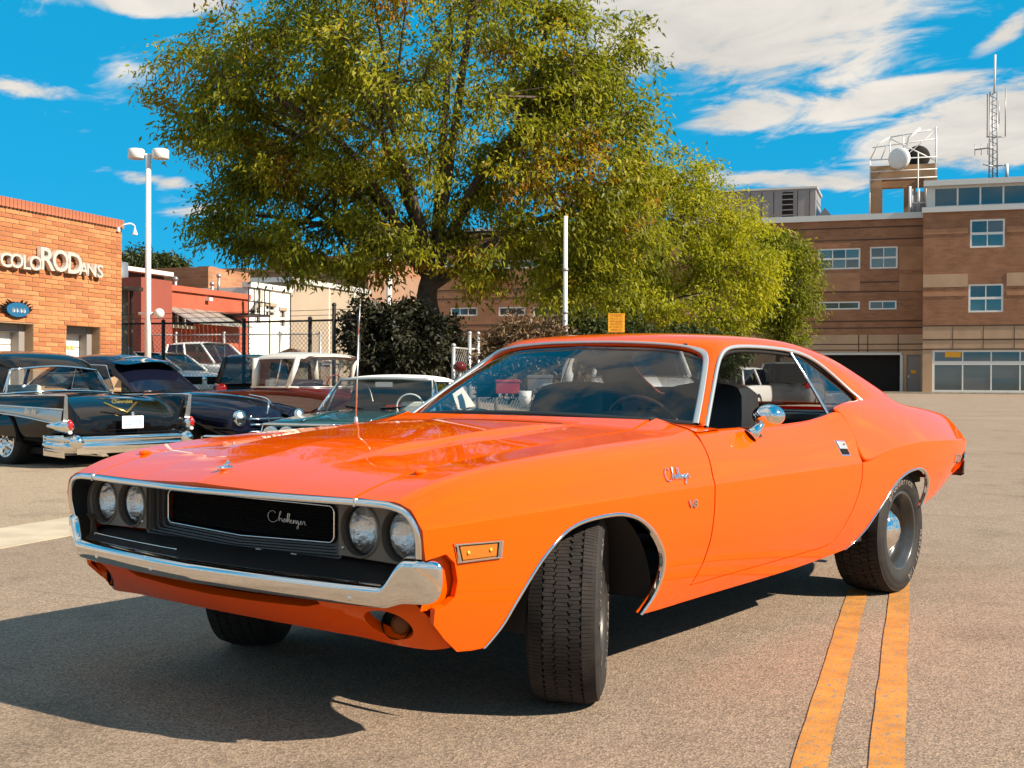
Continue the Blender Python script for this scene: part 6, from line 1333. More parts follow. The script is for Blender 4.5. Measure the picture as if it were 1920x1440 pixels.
for sy in (1, -1):
    loft([(.06, [(.44, .40), (.58, .36), (.74, .44), (.745, .60), (.66, .70), (.52, .70), (.44, .60)]), (-.04, [(.40, .36), (.60, .28), (.82, .38), (.82, .62), (.70, .755), (.52, .755), (.42, .64)]), (-.4, [(.40, .36), (.62, .28), (.90, .40), (.90, .66), (.74, .81), (.52, .80), (.42, .68)]), (-1.0, [(.40, .40), (.62, .60), (.91, .62), (.915, .72), (.78, .845), (.56, .84), (.44, .70)]), (-1.7, [(.40, .36), (.62, .24), (.93, .36), (.92, .66), (.80, .82), (.60, .84), (.46, .70)]), (-2.3, [(.40, .36), (.62, .24), (.90, .34), (.89, .60), (.80, .74), (.66, .76), (.5, .66)])], 'front_fender', 'navy_paint', nav, mirror=False).scale.y = sy
    loft([(-3.0, [(.40, .36), (.62, .24), (.90, .34), (.90, .56), (.80, .68), (.66, .70), (.5, .6)]), (-3.5, [(.40, .40), (.62, .30), (.94, .40), (.94, .62), (.82, .76), (.62, .78), (.46, .66)]), (-4.4, [(.40, .40), (.60, .34), (.90, .40), (.90, .58), (.76, .70), (.58, .70), (.44, .60)]), (-4.95, [(.42, .38), (.52, .34), (.66, .38), (.66, .48), (.58, .56), (.50, .56), (.44, .50)])], 'rear_fender', 'navy_paint', nav, mirror=False).scale.y = sy
    hl_ = bpy.data.objects.new('headlamp', None)
    mb = MB(); mb.lathe([(.10, -.08), (.115, .0), (.105, .03), (.092, .035)], 'X', 24, (.045, sy * .64, .60)); hr_ = mb.build('headlamp_ring', 'chrome', nav); mb = MB(); mb.lathe([(.093, .03), (.06, .055), (.001, .065)], 'X', 24, (.045, sy * .64, .60)); mb.build('headlamp_lens', 'lamp_back', hr_)
    small_wheel(nav, -.98, sy * .82, .315, .20, .205, 'cream_paint'); small_wheel(nav, -3.95, sy * .80, .315, .20, .205, 'cream_paint')
    mb = MB(); mb.lathe([(.35, -.15), (.35, .13)], 'Y', 24, (-.98, sy * .80, .33), arc=(-.1, math.pi + .1)); mb.lathe([(.01, -.1), (.35, -.1)], 'Y', 24, (-.98, sy * .80, .33)); mb.build('wheel_well', 'well_dark', nav)
    mb = MB(); mb.lathe([(.09, .09), (.085, .105), (.05, .125), (.001, .13)], 'Y', 20, (-.98, 0, .315)); o = mb.build('hub_cap', 'chrome', nav); o.location.y = sy * .80; o.scale.y = sy
    G = [Vector((-1.95, sy * .715, .985)), Vector((-2.14, sy * .672, 1.335)), Vector((-2.74, sy * .70, 1.355)), Vector((-2.80, sy * .742, .985))]
    panel('door_window', G, 'dark_auto_glass', nav, 4, (0, sy * .012, 0)); panel('rear_window_side', [Vector((-2.90, sy * .738, .985)), Vector((-2.86, sy * .70, 1.345)), Vector((-3.20, sy * .66, 1.30)), Vector((-3.48, sy * .70, .99))], 'dark_auto_glass', nav, 4, (0, sy * .012, 0))
    bar2('window_trim', [G[0] + Vector((0, sy * .012, 0)), G[1] + Vector((0, sy * .012, 0)), G[2] + Vector((0, sy * .012, 0)), G[3] + Vector((0, sy * .012, 0)), G[0] + Vector((0, sy * .012, 0))], .009, 'chrome', nav, 5)
    panel('windscreen', [(-1.58, sy * .02, .975), (-2.02, sy * .02, 1.405), (-2.06, sy * .58, 1.36), (-1.74, sy * .655, .975)], 'dark_auto_glass', nav, 5, (.03, 0, .03))
loft([(-1.72, [(.66, 1.33), (.4, 1.395), (0, 1.405)]), (-2.0, [(.665, 1.375), (.4, 1.435), (0, 1.45)]), (-2.12, [(.64, 1.39), (.4, 1.445), (0, 1.46)])], 'sun_visor', 'navy_paint', nav, 1, cap=False)
mb = MB(); mb.tube(bez([(.05, 0, .80), (-.05, 0, .87), (-.35, 0, .915)], 8), [.012 + .006 * math.sin(k) ** 2 for k in range(9)], 8); mb.build('hood_ornament', 'chrome', nav); bar2('hood_strip', [(.02, 0, .82), (-.02, 0, .64), (.05, 0, .45)], .014, 'chrome', nav)
for z in (.40, .50, .58): bar2('grille_bar', bez([(-.02, .42, z), (.08, .2, z), (.10, 0, z), (.08, -.2, z), (-.02, -.42, z)], 16), .016, 'chrome', nav)
for z, r_ in ((.33, .05), (.26, .035)): bar2('front_bumper', bez([(-.35, .95, z), (.0, .90, z), (.17, .6, z), (.22, 0, z), (.17, -.6, z), (.0, -.90, z), (-.35, -.95, z)], 40), r_, 'chrome', nav, 10)
for y in (.32, -.32): mb = MB(); mb.box(.20, .28, y - .03, y + .03, .22, .44); mb.build('bumper_guard', 'chrome', nav, bevel=.015)
mb = MB(); mb.box(-3.4, -1.9, -.66, .66, .60, .94); mb.build('cabin_dark', 'flat_black', nav); mb = MB(); mb.box(-4.6, -.2, -.7, .7, .18, .3); mb.build('underbody', 'well_dark', nav); bar2('dash_mat', [(-1.75, -.5, .985), (-1.75, .5, .985)], .015, 'seat_red', nav)

for o in [k for k in bpy.data.objects if k.parent == nav and k.name.split('.')[0] in ('roof', 'door_window', 'rear_window_side', 'window_trim', 'windscreen', 'sun_visor', 'cabin_dark', 'dash_mat')]: o.location.x = -.38
# ---- maroon and cream pickup --------------------------------------------------------------------------------
trk = car_thing('vintage_pickup', 'maroon sixties pickup truck with a cream cab roof behind the teal convertible', 727, 23.6, YAW + R_(56) + math.pi, -.24, cat='truck')
S = []
for x, yb, ym, ys, zs, zc, zb in ((.0, .74, .84, .78, .92, .95, .40), (-.15, .80, .90, .84, 1.0, 1.04, .38), (-.8, .82, .94, .88, 1.08, 1.11, .34), (-1.45, .84, .96, .90, 1.14, 1.16, .32), (-2.0, .84, .97, .90, 1.15, 1.16, .32), (-2.8, .84, .97, .90, 1.15, 1.15, .32), (-3.0, .84, .97, .92, 1.10, 1.08, .34), (-4.9, .84, .97, .92, 1.08, 1.06, .36)):
    S.append((x, [(0, zb), (yb, zb), (ym, zb + .12), (ym + .01, .75), (ym - .005, zs - .10), (ys, zs), (ys * .6, zc - .01), (0, zc)]))
loft(S, 'body', 'maroon_paint', trk)
loft([(-1.42, [(.80, 1.70), (.78, 1.755), (.5, 1.785), (0, 1.79)]), (-1.55, [(.86, 1.71), (.83, 1.79), (.55, 1.835), (0, 1.845)]), (-2.2, [(.87, 1.71), (.84, 1.805), (.55, 1.86), (0, 1.87)]), (-2.72, [(.86, 1.70), (.82, 1.785), (.55, 1.83), (0, 1.84)]), (-2.86, [(.80, 1.67), (.76, 1.72), (.5, 1.75), (0, 1.76)])], 'cab_roof', 'cream_paint', trk, cap=False)
for sy in (1, -1):
    bar2('screen_pillar', [(-1.80, sy * .90, 1.13), (-1.58, sy * .835, 1.73)], .055, 'cream_paint', trk); bar2('rear_pillar', [(-2.72, sy * .885, 1.12), (-2.74, sy * .84, 1.72)], .075, 'cream_paint', trk)
    panel('door_window', [(-1.88, sy * .90, 1.16), (-1.70, sy * .845, 1.70), (-2.66, sy * .845, 1.70), (-2.66, sy * .90, 1.16)], 'auto_glass', trk, 3); bar2('vent_post', [(-2.12, sy * .90, 1.16), (-2.02, sy * .85, 1.70)], .014, 'chrome', trk); bar2('belt_trim', [(-1.5, sy * .925, 1.145), (-2.8, sy * .925, 1.145)], .016, 'cream_paint', trk)
    panel('windscreen', [(-1.32, sy * .01, 1.15), (-1.44, sy * .01, 1.76), (-1.56, sy * .80, 1.73), (-1.74, sy * .88, 1.15)], 'auto_glass', trk, 6, (.05, sy * .02, 0)); bar2('screen_trim', bez([(-1.30, 0, 1.155), (-1.38, sy * .6, 1.15), (-1.76, sy * .90, 1.15)], 8), .014, 'satin_trim', trk); bar2('screen_trim', bez([(-1.42, 0, 1.77), (-1.45, sy * .5, 1.76), (-1.56, sy * .82, 1.735)], 8), .018, 'cream_paint', trk)
    bar2('wiper', [(-1.30, sy * .25, 1.17), (-1.36, sy * .60, 1.22)], .008, 'flat_black', trk); small_wheel(trk, -.85, sy * .85, .36, .22, .20, 'white_paint'); small_wheel(trk, -3.9, sy * .85, .36, .22, .20, 'white_paint')
    mb = MB(); mb.lathe([(.39, -.16), (.39, .13)], 'Y', 24, (-.85, sy * .85, .36), arc=(-.1, math.pi + .1)); mb.build('wheel_well', 'well_dark', trk)
    for yy_ in (.56, .76): mb = MB(); mb.lathe([(.085, -.02), (.09, .02), (.08, .035), (.0, .04)], 'X', 20, (.01, sy * yy_, .80)); mb.build('headlamp', 'lamp_back', trk)
panel('rear_glass', [(-2.78, -.70, 1.20), (-2.80, -.66, 1.66), (-2.80, .66, 1.66), (-2.78, .70, 1.20)], 'auto_glass', trk, 3); mb = MB(); mb.box(-2.6, -2.35, -.75, .75, .8, 1.30); mb.build('bench_seat', 'seat_white', trk, bevel=.05)
mb = MB(); mb.tube([(-1.75 + .05 * math.sin(k * .3), .38 + .20 * math.cos(k * .3), 1.22 + .18 * math.sin(k * .3)) for k in range(21)], .014, 6, closed=True); mb.build('steering_wheel', 'seat_red', trk); mb = MB(); mb.box(-1.62, -1.60, -.11, .11, 1.60, 1.67); mb.build('rear_view_mirror', 'satin_trim', trk)
mb = MB(); mb.box(-.02, .04, -.80, .80, .50, .70); mb.build('grille', 'chrome', trk, bevel=.02); bar2('front_bumper', [(-.1, .95, .45), (.1, .9, .45), (.14, 0, .45), (.1, -.9, .45), (-.1, -.95, .45)], .07, 'chrome', trk)
mb = MB(); mb.box(-4.7, -.3, -.7, .7, .30, .42); mb.build('underbody', 'well_dark', trk)

# ---- teal convertible with white top --------------------------------------------------------------------------
tea = car_thing('soft_top_car', 'dark teal sixties convertible with raised white canvas top and twin headlamps', 628, 14.6, YAW + math.pi - R_(11), -.27)
S = []
for x, yb, ym, ys, zs, zc, zb in ((.0, .80, .93, .90, .815, .82, .42), (-.10, .82, .95, .90, .835, .845, .34), (-.8, .82, .98, .90, .875, .905, .30), (-1.5, .84, .99, .90, .905, .945, .28), (-2.2, .84, .99, .90, .91, .90, .28), (-3.4, .84, .99, .90, .92, .90, .28), (-4.2, .84, .99, .90, .93, .95, .30), (-5.1, .78, .94, .86, .86, .88, .36), (-5.3, .70, .86, .80, .78, .80, .42)):
    S.append((x, [(0, zb), (yb, zb), (ym - .02, zb + .10), (ym, .58), (ym - .005, zs - .06), (ys, zs), (ys - .12, zs - .012), (ys * .5, zc), (0, zc)]))
loft(S, 'body', 'teal_paint', tea)
for sy in (1, -1):
    bar2('screen_pillar', [(-1.62, sy * .80, .92), (-2.12, sy * .66, 1.345)], .022, 'chrome', tea); small_wheel(tea, -.95, sy * .86, .33, .2, .19); small_wheel(tea, -4.0, sy * .86, .33, .2, .19)
    for yy_, in ((.60,), (.80,)):
        mb = MB(); mb.lathe([(.10, -.03), (.105, .03), (.09, .045), (.082, .03)], 'X', 22, (.02, sy * yy_, .675)); r_ = mb.build('headlamp_ring', 'chrome', tea); mb = MB(); mb.lathe([(.084, .03), (.05, .05), (.001, .055)], 'X', 22, (.02, sy * yy_, .675)); mb.build('headlamp_lens', 'lamp_back', r_)
    bar2('nose_trim', bez([(.02, sy * .0, .80), (.03, sy * .45, .80), (.03, sy * .85, .805), (-.03, sy * .93, .77), (.02, sy * .93, .62), (.03, sy * .85, .56)], 30), .016, 'chrome', tea); bar2('hood_crease', [(-.02, sy * .42, .845), (-.8, sy * .44, .905), (-1.45, sy * .46, .935)], .012, 'teal_paint', tea)
    panel('door_glass', [(-1.72, sy * .82, .92), (-2.15, sy * .67, 1.325), (-2.9, sy * .67, 1.325), (-2.95, sy * .83, .92)], 'auto_glass', tea, 3); bar2('glass_frame', [(-2.0, sy * .81, .92), (-2.14, sy * .69, 1.32)], .012, 'chrome', tea); bar2('side_trim', [(-.1, sy * .985, .70), (-2, sy * 1.0, .69), (-5.1, sy * .96, .70)], .012, 'chrome', tea); bar2('wiper', [(-1.60, sy * .12 - .05, .955), (-1.62, sy * .42, .99)], .009, 'flat_black', tea)
    panel('top_side', [(-2.92, sy * .82, .925), (-2.85, sy * .70, 1.32), (-3.6, sy * .69, 1.30), (-4.15, sy * .80, .945)], 'white_canvas', tea, 5, (0, sy * .03, 0)); mb = MB(); mb.box(-2.55, -2.35, sy * .12, sy * .60, .55, 1.04); mb.build('front_seat', 'seat_white' if sy > 0 else 'grey_bed', tea, bevel=.06)
loft([(-2.10, [(.69, 1.325), (.66, 1.35), (.4, 1.375), (0, 1.385)]), (-2.3, [(.72, 1.325), (.68, 1.37), (.4, 1.405), (0, 1.415)]), (-3.0, [(.73, 1.32), (.68, 1.38), (.4, 1.42), (0, 1.43)]), (-3.55, [(.70, 1.28), (.65, 1.34), (.4, 1.385), (0, 1.40)]), (-3.9, [(.76, 1.05), (.68, 1.14), (.4, 1.20), (0, 1.22)]), (-4.15, [(.80, .93), (.72, .945), (.4, .96), (0, .97)])], 'canvas_top', 'white_canvas', tea, cap=False)
panel('windscreen', [(-1.60, -.80, .925), (-2.11, -.65, 1.35), (-2.11, .65, 1.35), (-1.60, .80, .925)], 'auto_glass', tea, 8, (.10, 0, .02)); bar2('screen_header', bez([(-2.12, -.67, 1.345), (-2.05, 0, 1.365), (-2.12, .67, 1.345)], 12), .022, 'satin_trim', tea)
for k in range(6): z = .56 + k * .036; bar2('grille_bar', [(.015, -.46, z), (.03, 0, z), (.015, .46, z)], .008, 'chrome', tea, 6)
mb = MB(); mb.box(-.04, .005, -.92, .92, .54, .77); mb.build('grille_back', 'flat_black', tea); bar2('front_bumper', bez([(-.4, .99, .45), (.02, .95, .45), (.10, .5, .45), (.12, 0, .45), (.10, -.5, .45), (.02, -.95, .45), (-.4, -.99, .45)], 30), .07, 'chrome', tea)
mb = MB(); mb.box(-2.02, -2.0, -.12, .12, 1.25, 1.31); mb.build('rear_view_mirror', 'satin_trim', tea); mb = MB(); mb.tube([(-1.98, .38 + .19 * math.cos(k * .3), .98 + .17 * math.sin(k * .3)) for k in range(21)], .013, 6, closed=True); mb.build('steering_wheel', 'seat_white', tea); mb = MB(); mb.box(-5, -.3, -.75, .75, .22, .34); mb.build('underbody', 'well_dark', tea)

# ---- plain modern cars -----------------------------------------------------------------------------------------
def modern(name, label, u, d, yaw, paint, z=0.0, kind='suv', cat='car', group=None, s=1.0):
    t = car_thing(name, label, u, d, yaw, z, cat=cat, group=group); t.scale = (s, s, s)
    if kind == 'suv': L_, H, hood, rr = 4.6, 1.68, (.0, 1.15), (1.9, 4.35); zs_ = 1.02
    elif kind == 'hatch': L_, H, hood, rr = 4.2, 1.50, (0, 1.1), (1.9, 3.95); zs_ = .93
    else: L_, H, hood, rr = 5.6, 1.88, (0, 1.25), (2.0, 3.45); zs_ = 1.18
    S = []
    for f, zz_, w in ((0, zs_ - .28, .80), (.03, zs_ - .16, .88), (.22, zs_ - .04, .94), (.34, zs_, .95), (.80, zs_ + .01, .95), (.97, zs_ - .02, .92), (1.0, zs_ - .12, .86)):
        S.append((-f * L_, [(0, .28), (w - .10, .28), (w, .42), (w + .005, .68), (w - .03, zz_ - .03), (w - .09, zz_), (0, zz_ + .03)]))
    loft(S, 'body', paint, t)
    r0, r1 = -rr[0], -rr[1]; loft([(r0 + .05, [(.62, H - .10), (.58, H - .05), (0, H - .03)]), (r0 - .25, [(.66, H - .09), (.60, H - .01), (0, H + .01)]), (r1 + .2, [(.66, H - .10), (.60, H - .02), (0, H)]), (r1, [(.62, H - .13), (.57, H - .08), (0, H - .06)])], 'roof', paint, t, cap=False)
    for sy in (1, -1):
        fb_, ft_, rt_, rb_ = (r0 + .75, sy * .82, zs_), (r0, sy * .64, H - .08), (r1, sy * .63, H - .10), (r1 - (.35 if kind != 'pickup' else .02), sy * .80, zs_)
        m1 = Vector(((fb_[0] + rb_[0]) / 2 - .1, sy * .83, zs_)); m2 = Vector(((ft_[0] + rt_[0]) / 2, sy * .655, H - .08))
        panel('side_window', [fb_, ft_, m2, m1], 'dark_auto_glass', t, 3); panel('side_window', [m1, m2, rt_, rb_], 'dark_auto_glass', t, 3)
        for a, b in ((fb_, ft_), (m1, m2), (rb_, rt_)): bar2('pillar', [a, b], .04, paint, t, 6)
        small_wheel(t, -.85, sy * .84, .34, .22, .22, 'satin_trim'); small_wheel(t, -L_ * .79, sy * .84, .34, .22, .22, 'satin_trim')
        mb = MB(); mb.ball((-.10, sy * .68, zs_ - .26), .14, 10, 6, (.7, 1.2, .6)); mb.build('headlamp', 'lamp_back', t); mb = MB(); mb.ball((-L_ * .985, sy * .74, zs_ - .12), .13, 10, 6, (.5, 1.0, .9)); mb.build('tail_lamp', 'red_lens', t)
    panel('windscreen', [(r0 + .75, -.80, zs_), (r0, -.62, H - .07), (r0, .62, H - .07), (r0 + .75, .80, zs_)], 'dark_auto_glass', t, 4, (.06, 0, .02)); panel('rear_window', [(r1 - (.35 if kind != 'pickup' else .02), -.78, zs_), (r1, -.60, H - .09), (r1, .60, H - .09), (r1 - (.35 if kind != 'pickup' else .02), .78, zs_)], 'dark_auto_glass', t, 4)
    mb = MB(); mb.box(-.04, .02, -.55, .55, zs_ - .48, zs_ - .18); mb.build('grille', 'flat_black', t, bevel=.02); mb = MB(); mb.box(-.08, .06, -.88, .88, .36, .52); mb.build('front_bumper', 'grey_bed' if paint != 'white_paint' else 'white_paint', t, bevel=.03)
    if kind == 'pickup': mb = MB(); mb.box(-L_ * .98, -L_ * .64, -.72, .72, zs_ - .05, zs_ + .04); mb.build('bed_cover', 'flat_black', t)
    return t
F0 = YAW + math.pi
GRP = 'white cars parked in the fenced yard'
modern('white_suv', 'white sport utility car parked left of the lamp post in the fenced yard', 290, 34, F0 + R_(58), 'white_paint', z=.36, group=GRP); modern('white_suv', 'white car parked in the fenced yard just right of the lamp post', 352, 35, F0 + R_(58), 'white_paint', z=.36, group=GRP, kind='hatch'); modern('white_suv', 'white car in the fenced yard between the lamp post and the white pickup', 402, 36, F0 + R_(58), 'white_paint', z=.36, group=GRP, kind='hatch')
modern('white_pickup', 'white pickup truck in the fenced yard in front of the red building', 492, 38, F0 + R_(60), 'white_paint', z=.36, kind='pickup', cat='truck'); modern('dark_suv', 'black sport utility car with rear stickers beside the cream cab roof', 468, 31, YAW + R_(14), 'black_paint', z=-.05)
modern('dark_car', 'dark car in the back row of the fenced yard', 345, 46, F0 + R_(60), 'grey_paint', z=.36); modern('dark_car', 'grey car behind the white ones near the awning', 392, 47, F0 + R_(60), 'grey_paint', z=.36, kind='hatch')
modern('heavy_pickup', 'white heavy pickup seen through the windscreen of the orange coupe', 1208, 19.5, F0 - R_(4), 'white_paint', z=-.02, kind='pickup', cat='truck'); modern('white_hatchback', 'white hatchback with red tail lamp seen through the side window of the coupe', 1432, 40, F0 + R_(150), 'white_paint', kind='hatch'); modern('silver_suv', 'silver sport utility car right of the white hatchback, seen through the coupe', 1500, 42, F0 + R_(160), 'grey_paint'); modern('black_suv', 'black sport utility car left of the white hatchback, seen through the coupe', 1385, 44, F0 + R_(10), 'black_paint')
# ================================================================== trees and shrubs
def leaf_mat(name, stops, trans=.52):
    m = bpy.data.materials.new(name); m.use_nodes = True; MATS[name] = m; t = m.node_tree; nn = t.nodes; ll = t.links; nn.clear()
    at_ = nn.new('ShaderNodeAttribute'); at_.attribute_name = 'tone'; cr = nn.new('ShaderNodeValToRGB'); ll.new(at_.outputs['Fac'], cr.inputs[0]); e = cr.color_ramp.elements
    e[0].position = stops[0][0]; e[0].color = (*stops[0][1], 1); e[1].position = stops[-1][0]; e[1].color = (*stops[-1][1], 1)
    for p, c in stops[1:-1]: q = e.new(p); q.color = (*c, 1)
    df = nn.new('ShaderNodeBsdfPrincipled'); df.inputs['Roughness'].default_value = .55; df.inputs['Specular IOR Level'].default_value = .35; ll.new(cr.outputs[0], df.inputs['Base Color'])
    tr = nn.new('ShaderNodeBsdfTranslucent'); ll.new(cr.outputs[0], tr.inputs[0]); mx = nn.new('ShaderNodeMixShader'); mx.inputs[0].default_value = trans; ll.new(df.outputs[0], mx.inputs[1]); ll.new(tr.outputs[0], mx.inputs[2]); o = nn.new('ShaderNodeOutputMaterial'); ll.new(mx.outputs[0], o.inputs[0]); return m
leaf_mat('locust_leaf', [(0, (.11, .13, .010)), (.45, (.25, .265, .014)), (.75, (.40, .37, .018)), (.90, (.44, .26, .018)), (1, (.34, .15, .016))])
leaf_mat('bright_leaf', [(0, (.17, .19, .008)), (.5, (.36, .36, .011)), (1, (.50, .46, .016))])
leaf_mat('mid_leaf', [(0, (.09, .11, .008)), (.5, (.20, .22, .011)), (1, (.30, .30, .016))]); leaf_mat('dark_leaf', [(0, (.012, .014, .006)), (1, (.035, .036, .016))], .15); leaf_mat('dry_leaf', [(0, (.10, .060, .028)), (1, (.22, .14, .07))], .2); leaf_mat('deep_leaf', [(0, (.030, .044, .010)), (1, (.075, .090, .018))], .3)
mat('bark', (.070, .050, .038), .9, var=.4, vscale=7, bump=.6, bscale=26)
def kmeans(P, k, it=6, seed=0):
    r = np.random.default_rng(seed); C = P[r.choice(len(P), k, replace=False)]
    for _ in range(it):
        d = ((P[:, None] - C[None]) ** 2).sum(2); a = d.argmin(1)
        for i in range(k):
            if (a == i).any(): C[i] = P[a == i].mean(0)
    return C, ((P[:, None] - C[None]) ** 2).sum(2).argmin(1)
def make_tree(name, label, base, trunk, ells, ntw, leaves, leaf, lm, seed, group=None, r0=.24, limbs=9, thin=.42, cat='tree', twig_len=.55, lim=.075, fork=None, droop=.55, bush=False, clump=.62, thin2=.45):
    """crown volume = union of ellipsoids (centre, radii); trunk = path of points up to the fork"""
    r = np.random.default_rng(seed); base = Vector(base); t = thing(name, label, cat, base, 0, group)
    E_ = [(np.array(c) - np.array(base), np.array(q)) for c, q in ells]; vol = np.array([np.prod(q) for c, q in E_]); vol = vol ** .62; vol = vol / vol.sum()
    pts = []
    while len(pts) < ntw:
        k = r.choice(len(E_), p=vol); c, q = E_[k]; d = r.normal(size=3); d /= np.linalg.norm(d); rad = r.uniform(.25, 1) ** (1 / 2.2); p = c + d * q * rad * (1 + .13 * noise.noise(Vector(d * 2.3 + seed)))
        if p[2] < .25: continue
        if noise.noise(Vector(p * clump + seed * 3.1)) < .10 - thin2 * r.uniform(0, 1) and r.random() < .93: continue
        pts.append(p)
    P = np.array(pts); nc = max(6, ntw // 13); C, a = kmeans(P, nc, 5, seed); Lc, la = kmeans(C, min(limbs, nc), 8, seed + 1)
    tp = [Vector(p) - base for p in trunk]; fork_p = tp[-1]
    mb = MB()
    if not bush:
        path = bez(tp, 14); mb.tube(path, [r0 * (1.25 - .55 * (i / (len(path) - 1))) * (1.25 if i == 0 else 1) for i in range(len(path))], 12); tr = mb.build('trunk', 'bark', t)
    mb = MB()
    for i in range(len(Lc)):
        start = fork_p + Vector((0, 0, -r.uniform(0, .5) if not bush else 0)); mid = start.lerp(Vector(Lc[i]), .5) + Vector((r.uniform(-.2, .2), r.uniform(-.2, .2), .12 * (Vector(Lc[i]) - start).length * (1 if Lc[i][2] > start.z else -.2))); lp = bez([start, mid, Vector(Lc[i])], 10); rl = r0 * .42
        if not bush: mb.tube(lp, [rl * (1 - .62 * k / (len(lp) - 1)) for k in range(len(lp))], 8)
        for j in np.nonzero(la == i)[0]:
            s = lp[len(lp) * 2 // 3] if r.random() < .6 else lp[-1]; e = Vector(C[j]); m_ = s.lerp(e, .5) + Vector((r.uniform(-.12, .12), r.uniform(-.12, .12), r.uniform(0, .15))); cp = bez([s, m_, e], 6); mb.tube(cp, [rl * .36 * (1 - .6 * k / (len(cp) - 1)) for k in range(len(cp))], 5, cap=False)
            for q in np.nonzero(a == j)[0]: mb.tube([e, Vector(P[q])], [rl * .11, .006], 4, cap=False)
    if len(mb.v): o = mb.build('branches', 'bark', t, fixn=False)
    # leaves: sprays along each twig
    n = ntw * leaves; tw = np.repeat(np.arange(ntw), leaves); e = C[a][tw]; dirv = P[tw] - e; dl_ = np.linalg.norm(dirv, axis=1, keepdims=True) + 1e-6; dirv /= dl_
    out = P[tw] - np.mean(P, 0); out /= np.linalg.norm(out, axis=1, keepdims=True) + 1e-6
    s = r.uniform(-.9, .9, (n, 1)); pos = P[tw] + dirv * s * twig_len * .55 + r.normal(size=(n, 3)) * twig_len * np.array([.27, .27, .12]); pos[:, 2] -= droop * twig_len * .35 * np.abs(s[:, 0])
    ax = dirv * .45 + out * .3 + r.normal(size=(n, 3)) * .75; ax[:, 2] -= droop; ax /= np.linalg.norm(ax, axis=1, keepdims=True)
    nv = r.normal(size=(n, 3)) + np.array([0, 0, .9]); sd = np.cross(ax, nv); sd /= np.linalg.norm(sd, axis=1, keepdims=True) + 1e-9
    ln = leaf * r.uniform(.65, 1.35, (n, 1)); wd = ln * .17 * r.uniform(.8, 1.3, (n, 1)); up = np.cross(sd, ax) * wd * .5
    V_ = np.stack([pos, pos + ax * ln * .45 + sd * wd + up, pos + ax * ln - np.array([0, 0, .12]) * ln, pos + ax * ln * .45 - sd * wd + up], 1).reshape(-1, 3)
    me = bpy.data.meshes.new('crown'); me.vertices.add(4 * n); me.vertices.foreach_set('co', V_.ravel()); me.loops.add(4 * n); me.loops.foreach_set('vertex_index', np.arange(4 * n)); me.polygons.add(n); me.polygons.foreach_set('loop_start', np.arange(n) * 4); me.update(calc_edges=True)
    tone = np.clip(r.normal(.42, .15, ntw)[tw] + r.normal(0, .10, n), 0, 1); cl = r.random(nc); tone = np.clip(tone + (cl[a][tw] > .84) * .33, 0, 1)
    at_ = me.attributes.new('tone', 'FLOAT', 'POINT'); at_.data.foreach_set('value', np.repeat(tone, 4).astype(np.float32)); me.materials.append(MATS[lm])
    link(bpy.data.objects.new('crown', me), t); return t
def E(u, v, d, ru, rv, rd=None, dd=0): p = px(u, v, d + dd); k = d / FPX; q = max(ru, rv) * k if rd is None else rd; m_ = .5 * (ru * k + q); return ((p[0], p[1], p[2]), (m_, m_, rv * k))
def tp(*l): return [tuple(px(u, v, d)) for u, v, d in l]
d1_ = 30.0; b_ = at(826, d1_, -.1)
make_tree('locust_tree', 'tall spreading locust tree in front of the buildings, its trunk behind the white canvas top', b_, [tuple(b_)] + tp((822, 690, d1_), (812, 620, d1_), (800, 560, d1_), (812, 500, d1_)), [E(800, 110, d1_, 400, 360, 4.2), E(560, 200, d1_, 250, 210, 2.8), E(450, 250, d1_, 150, 150, 1.7), E(480, 410, d1_, 130, 70, 1.4), E(1060, 330, d1_, 140, 200, 2.8), E(670, 462, d1_, 215, 68, 2.5), E(1010, 505, d1_, 175, 65, 2.6), E(1060, 90, d1_, 125, 150, 2.4), E(420, 80, d1_, 70, 80, 1.1), E(330, 150, d1_, 60, 60, .8), E(1120, 450, d1_, 90, 110, 2.0), E(1130, 270, d1_, 85, 170, 1.8)], 1650, 76, .150, 'locust_leaf', 11, 'street trees', r0=.31, limbs=13, thin2=.34, twig_len=.80)
d2_ = 40.0; b_ = at(1180, d2_)
make_tree('street_tree', 'rounded bright green tree right of the yellow notice', b_, [tuple(b_)] + tp((1182, 640, d2_), (1190, 600, d2_)), [E(1245, 460, d2_, 165, 160, 2.6), E(1285, 335, d2_, 62, 68, 1.1), E(1180, 420, d2_, 90, 90, 1.5), E(1120, 530, d2_, 130, 110, 2.0), E(1370, 500, d2_, 80, 130, 1.8), E(1250, 580, d2_, 190, 60, 2.2)], 1050, 66, .14, 'bright_leaf', 23, 'street trees', r0=.2, thin=.6, limbs=10, twig_len=.8)
d3_ = 52.0; b_ = at(1462, d3_)
make_tree('street_tree', 'smaller green tree at the corner of the shaded brick wing', b_, [tuple(b_)] + tp((1462, 650, d3_), (1464, 610, d3_)), [E(1465, 535, d3_, 72, 95, 1.6), E(1440, 470, d3_, 45, 55, 1.0), E(1490, 590, d3_, 55, 50, 1.2)], 500, 52, .17, 'mid_leaf', 31, 'street trees', r0=.16, thin=.5, limbs=8, twig_len=.8)
make_tree('evergreen_bush', 'dark evergreen bush around the foot of the locust tree', at(740, 28.4, -.1), [tuple(at(740, 28.4, -.1))], [E(730, 650, 28.4, 90, 80, 1.2), E(690, 610, 28.4, 45, 55, .7), E(770, 640, 28.4, 60, 75, .9), E(835, 660, 29, 30, 60, .6)], 460, 46, .15, 'dark_leaf', 41, bush=True, cat='bush', thin=.2, droop=.2, twig_len=.4)
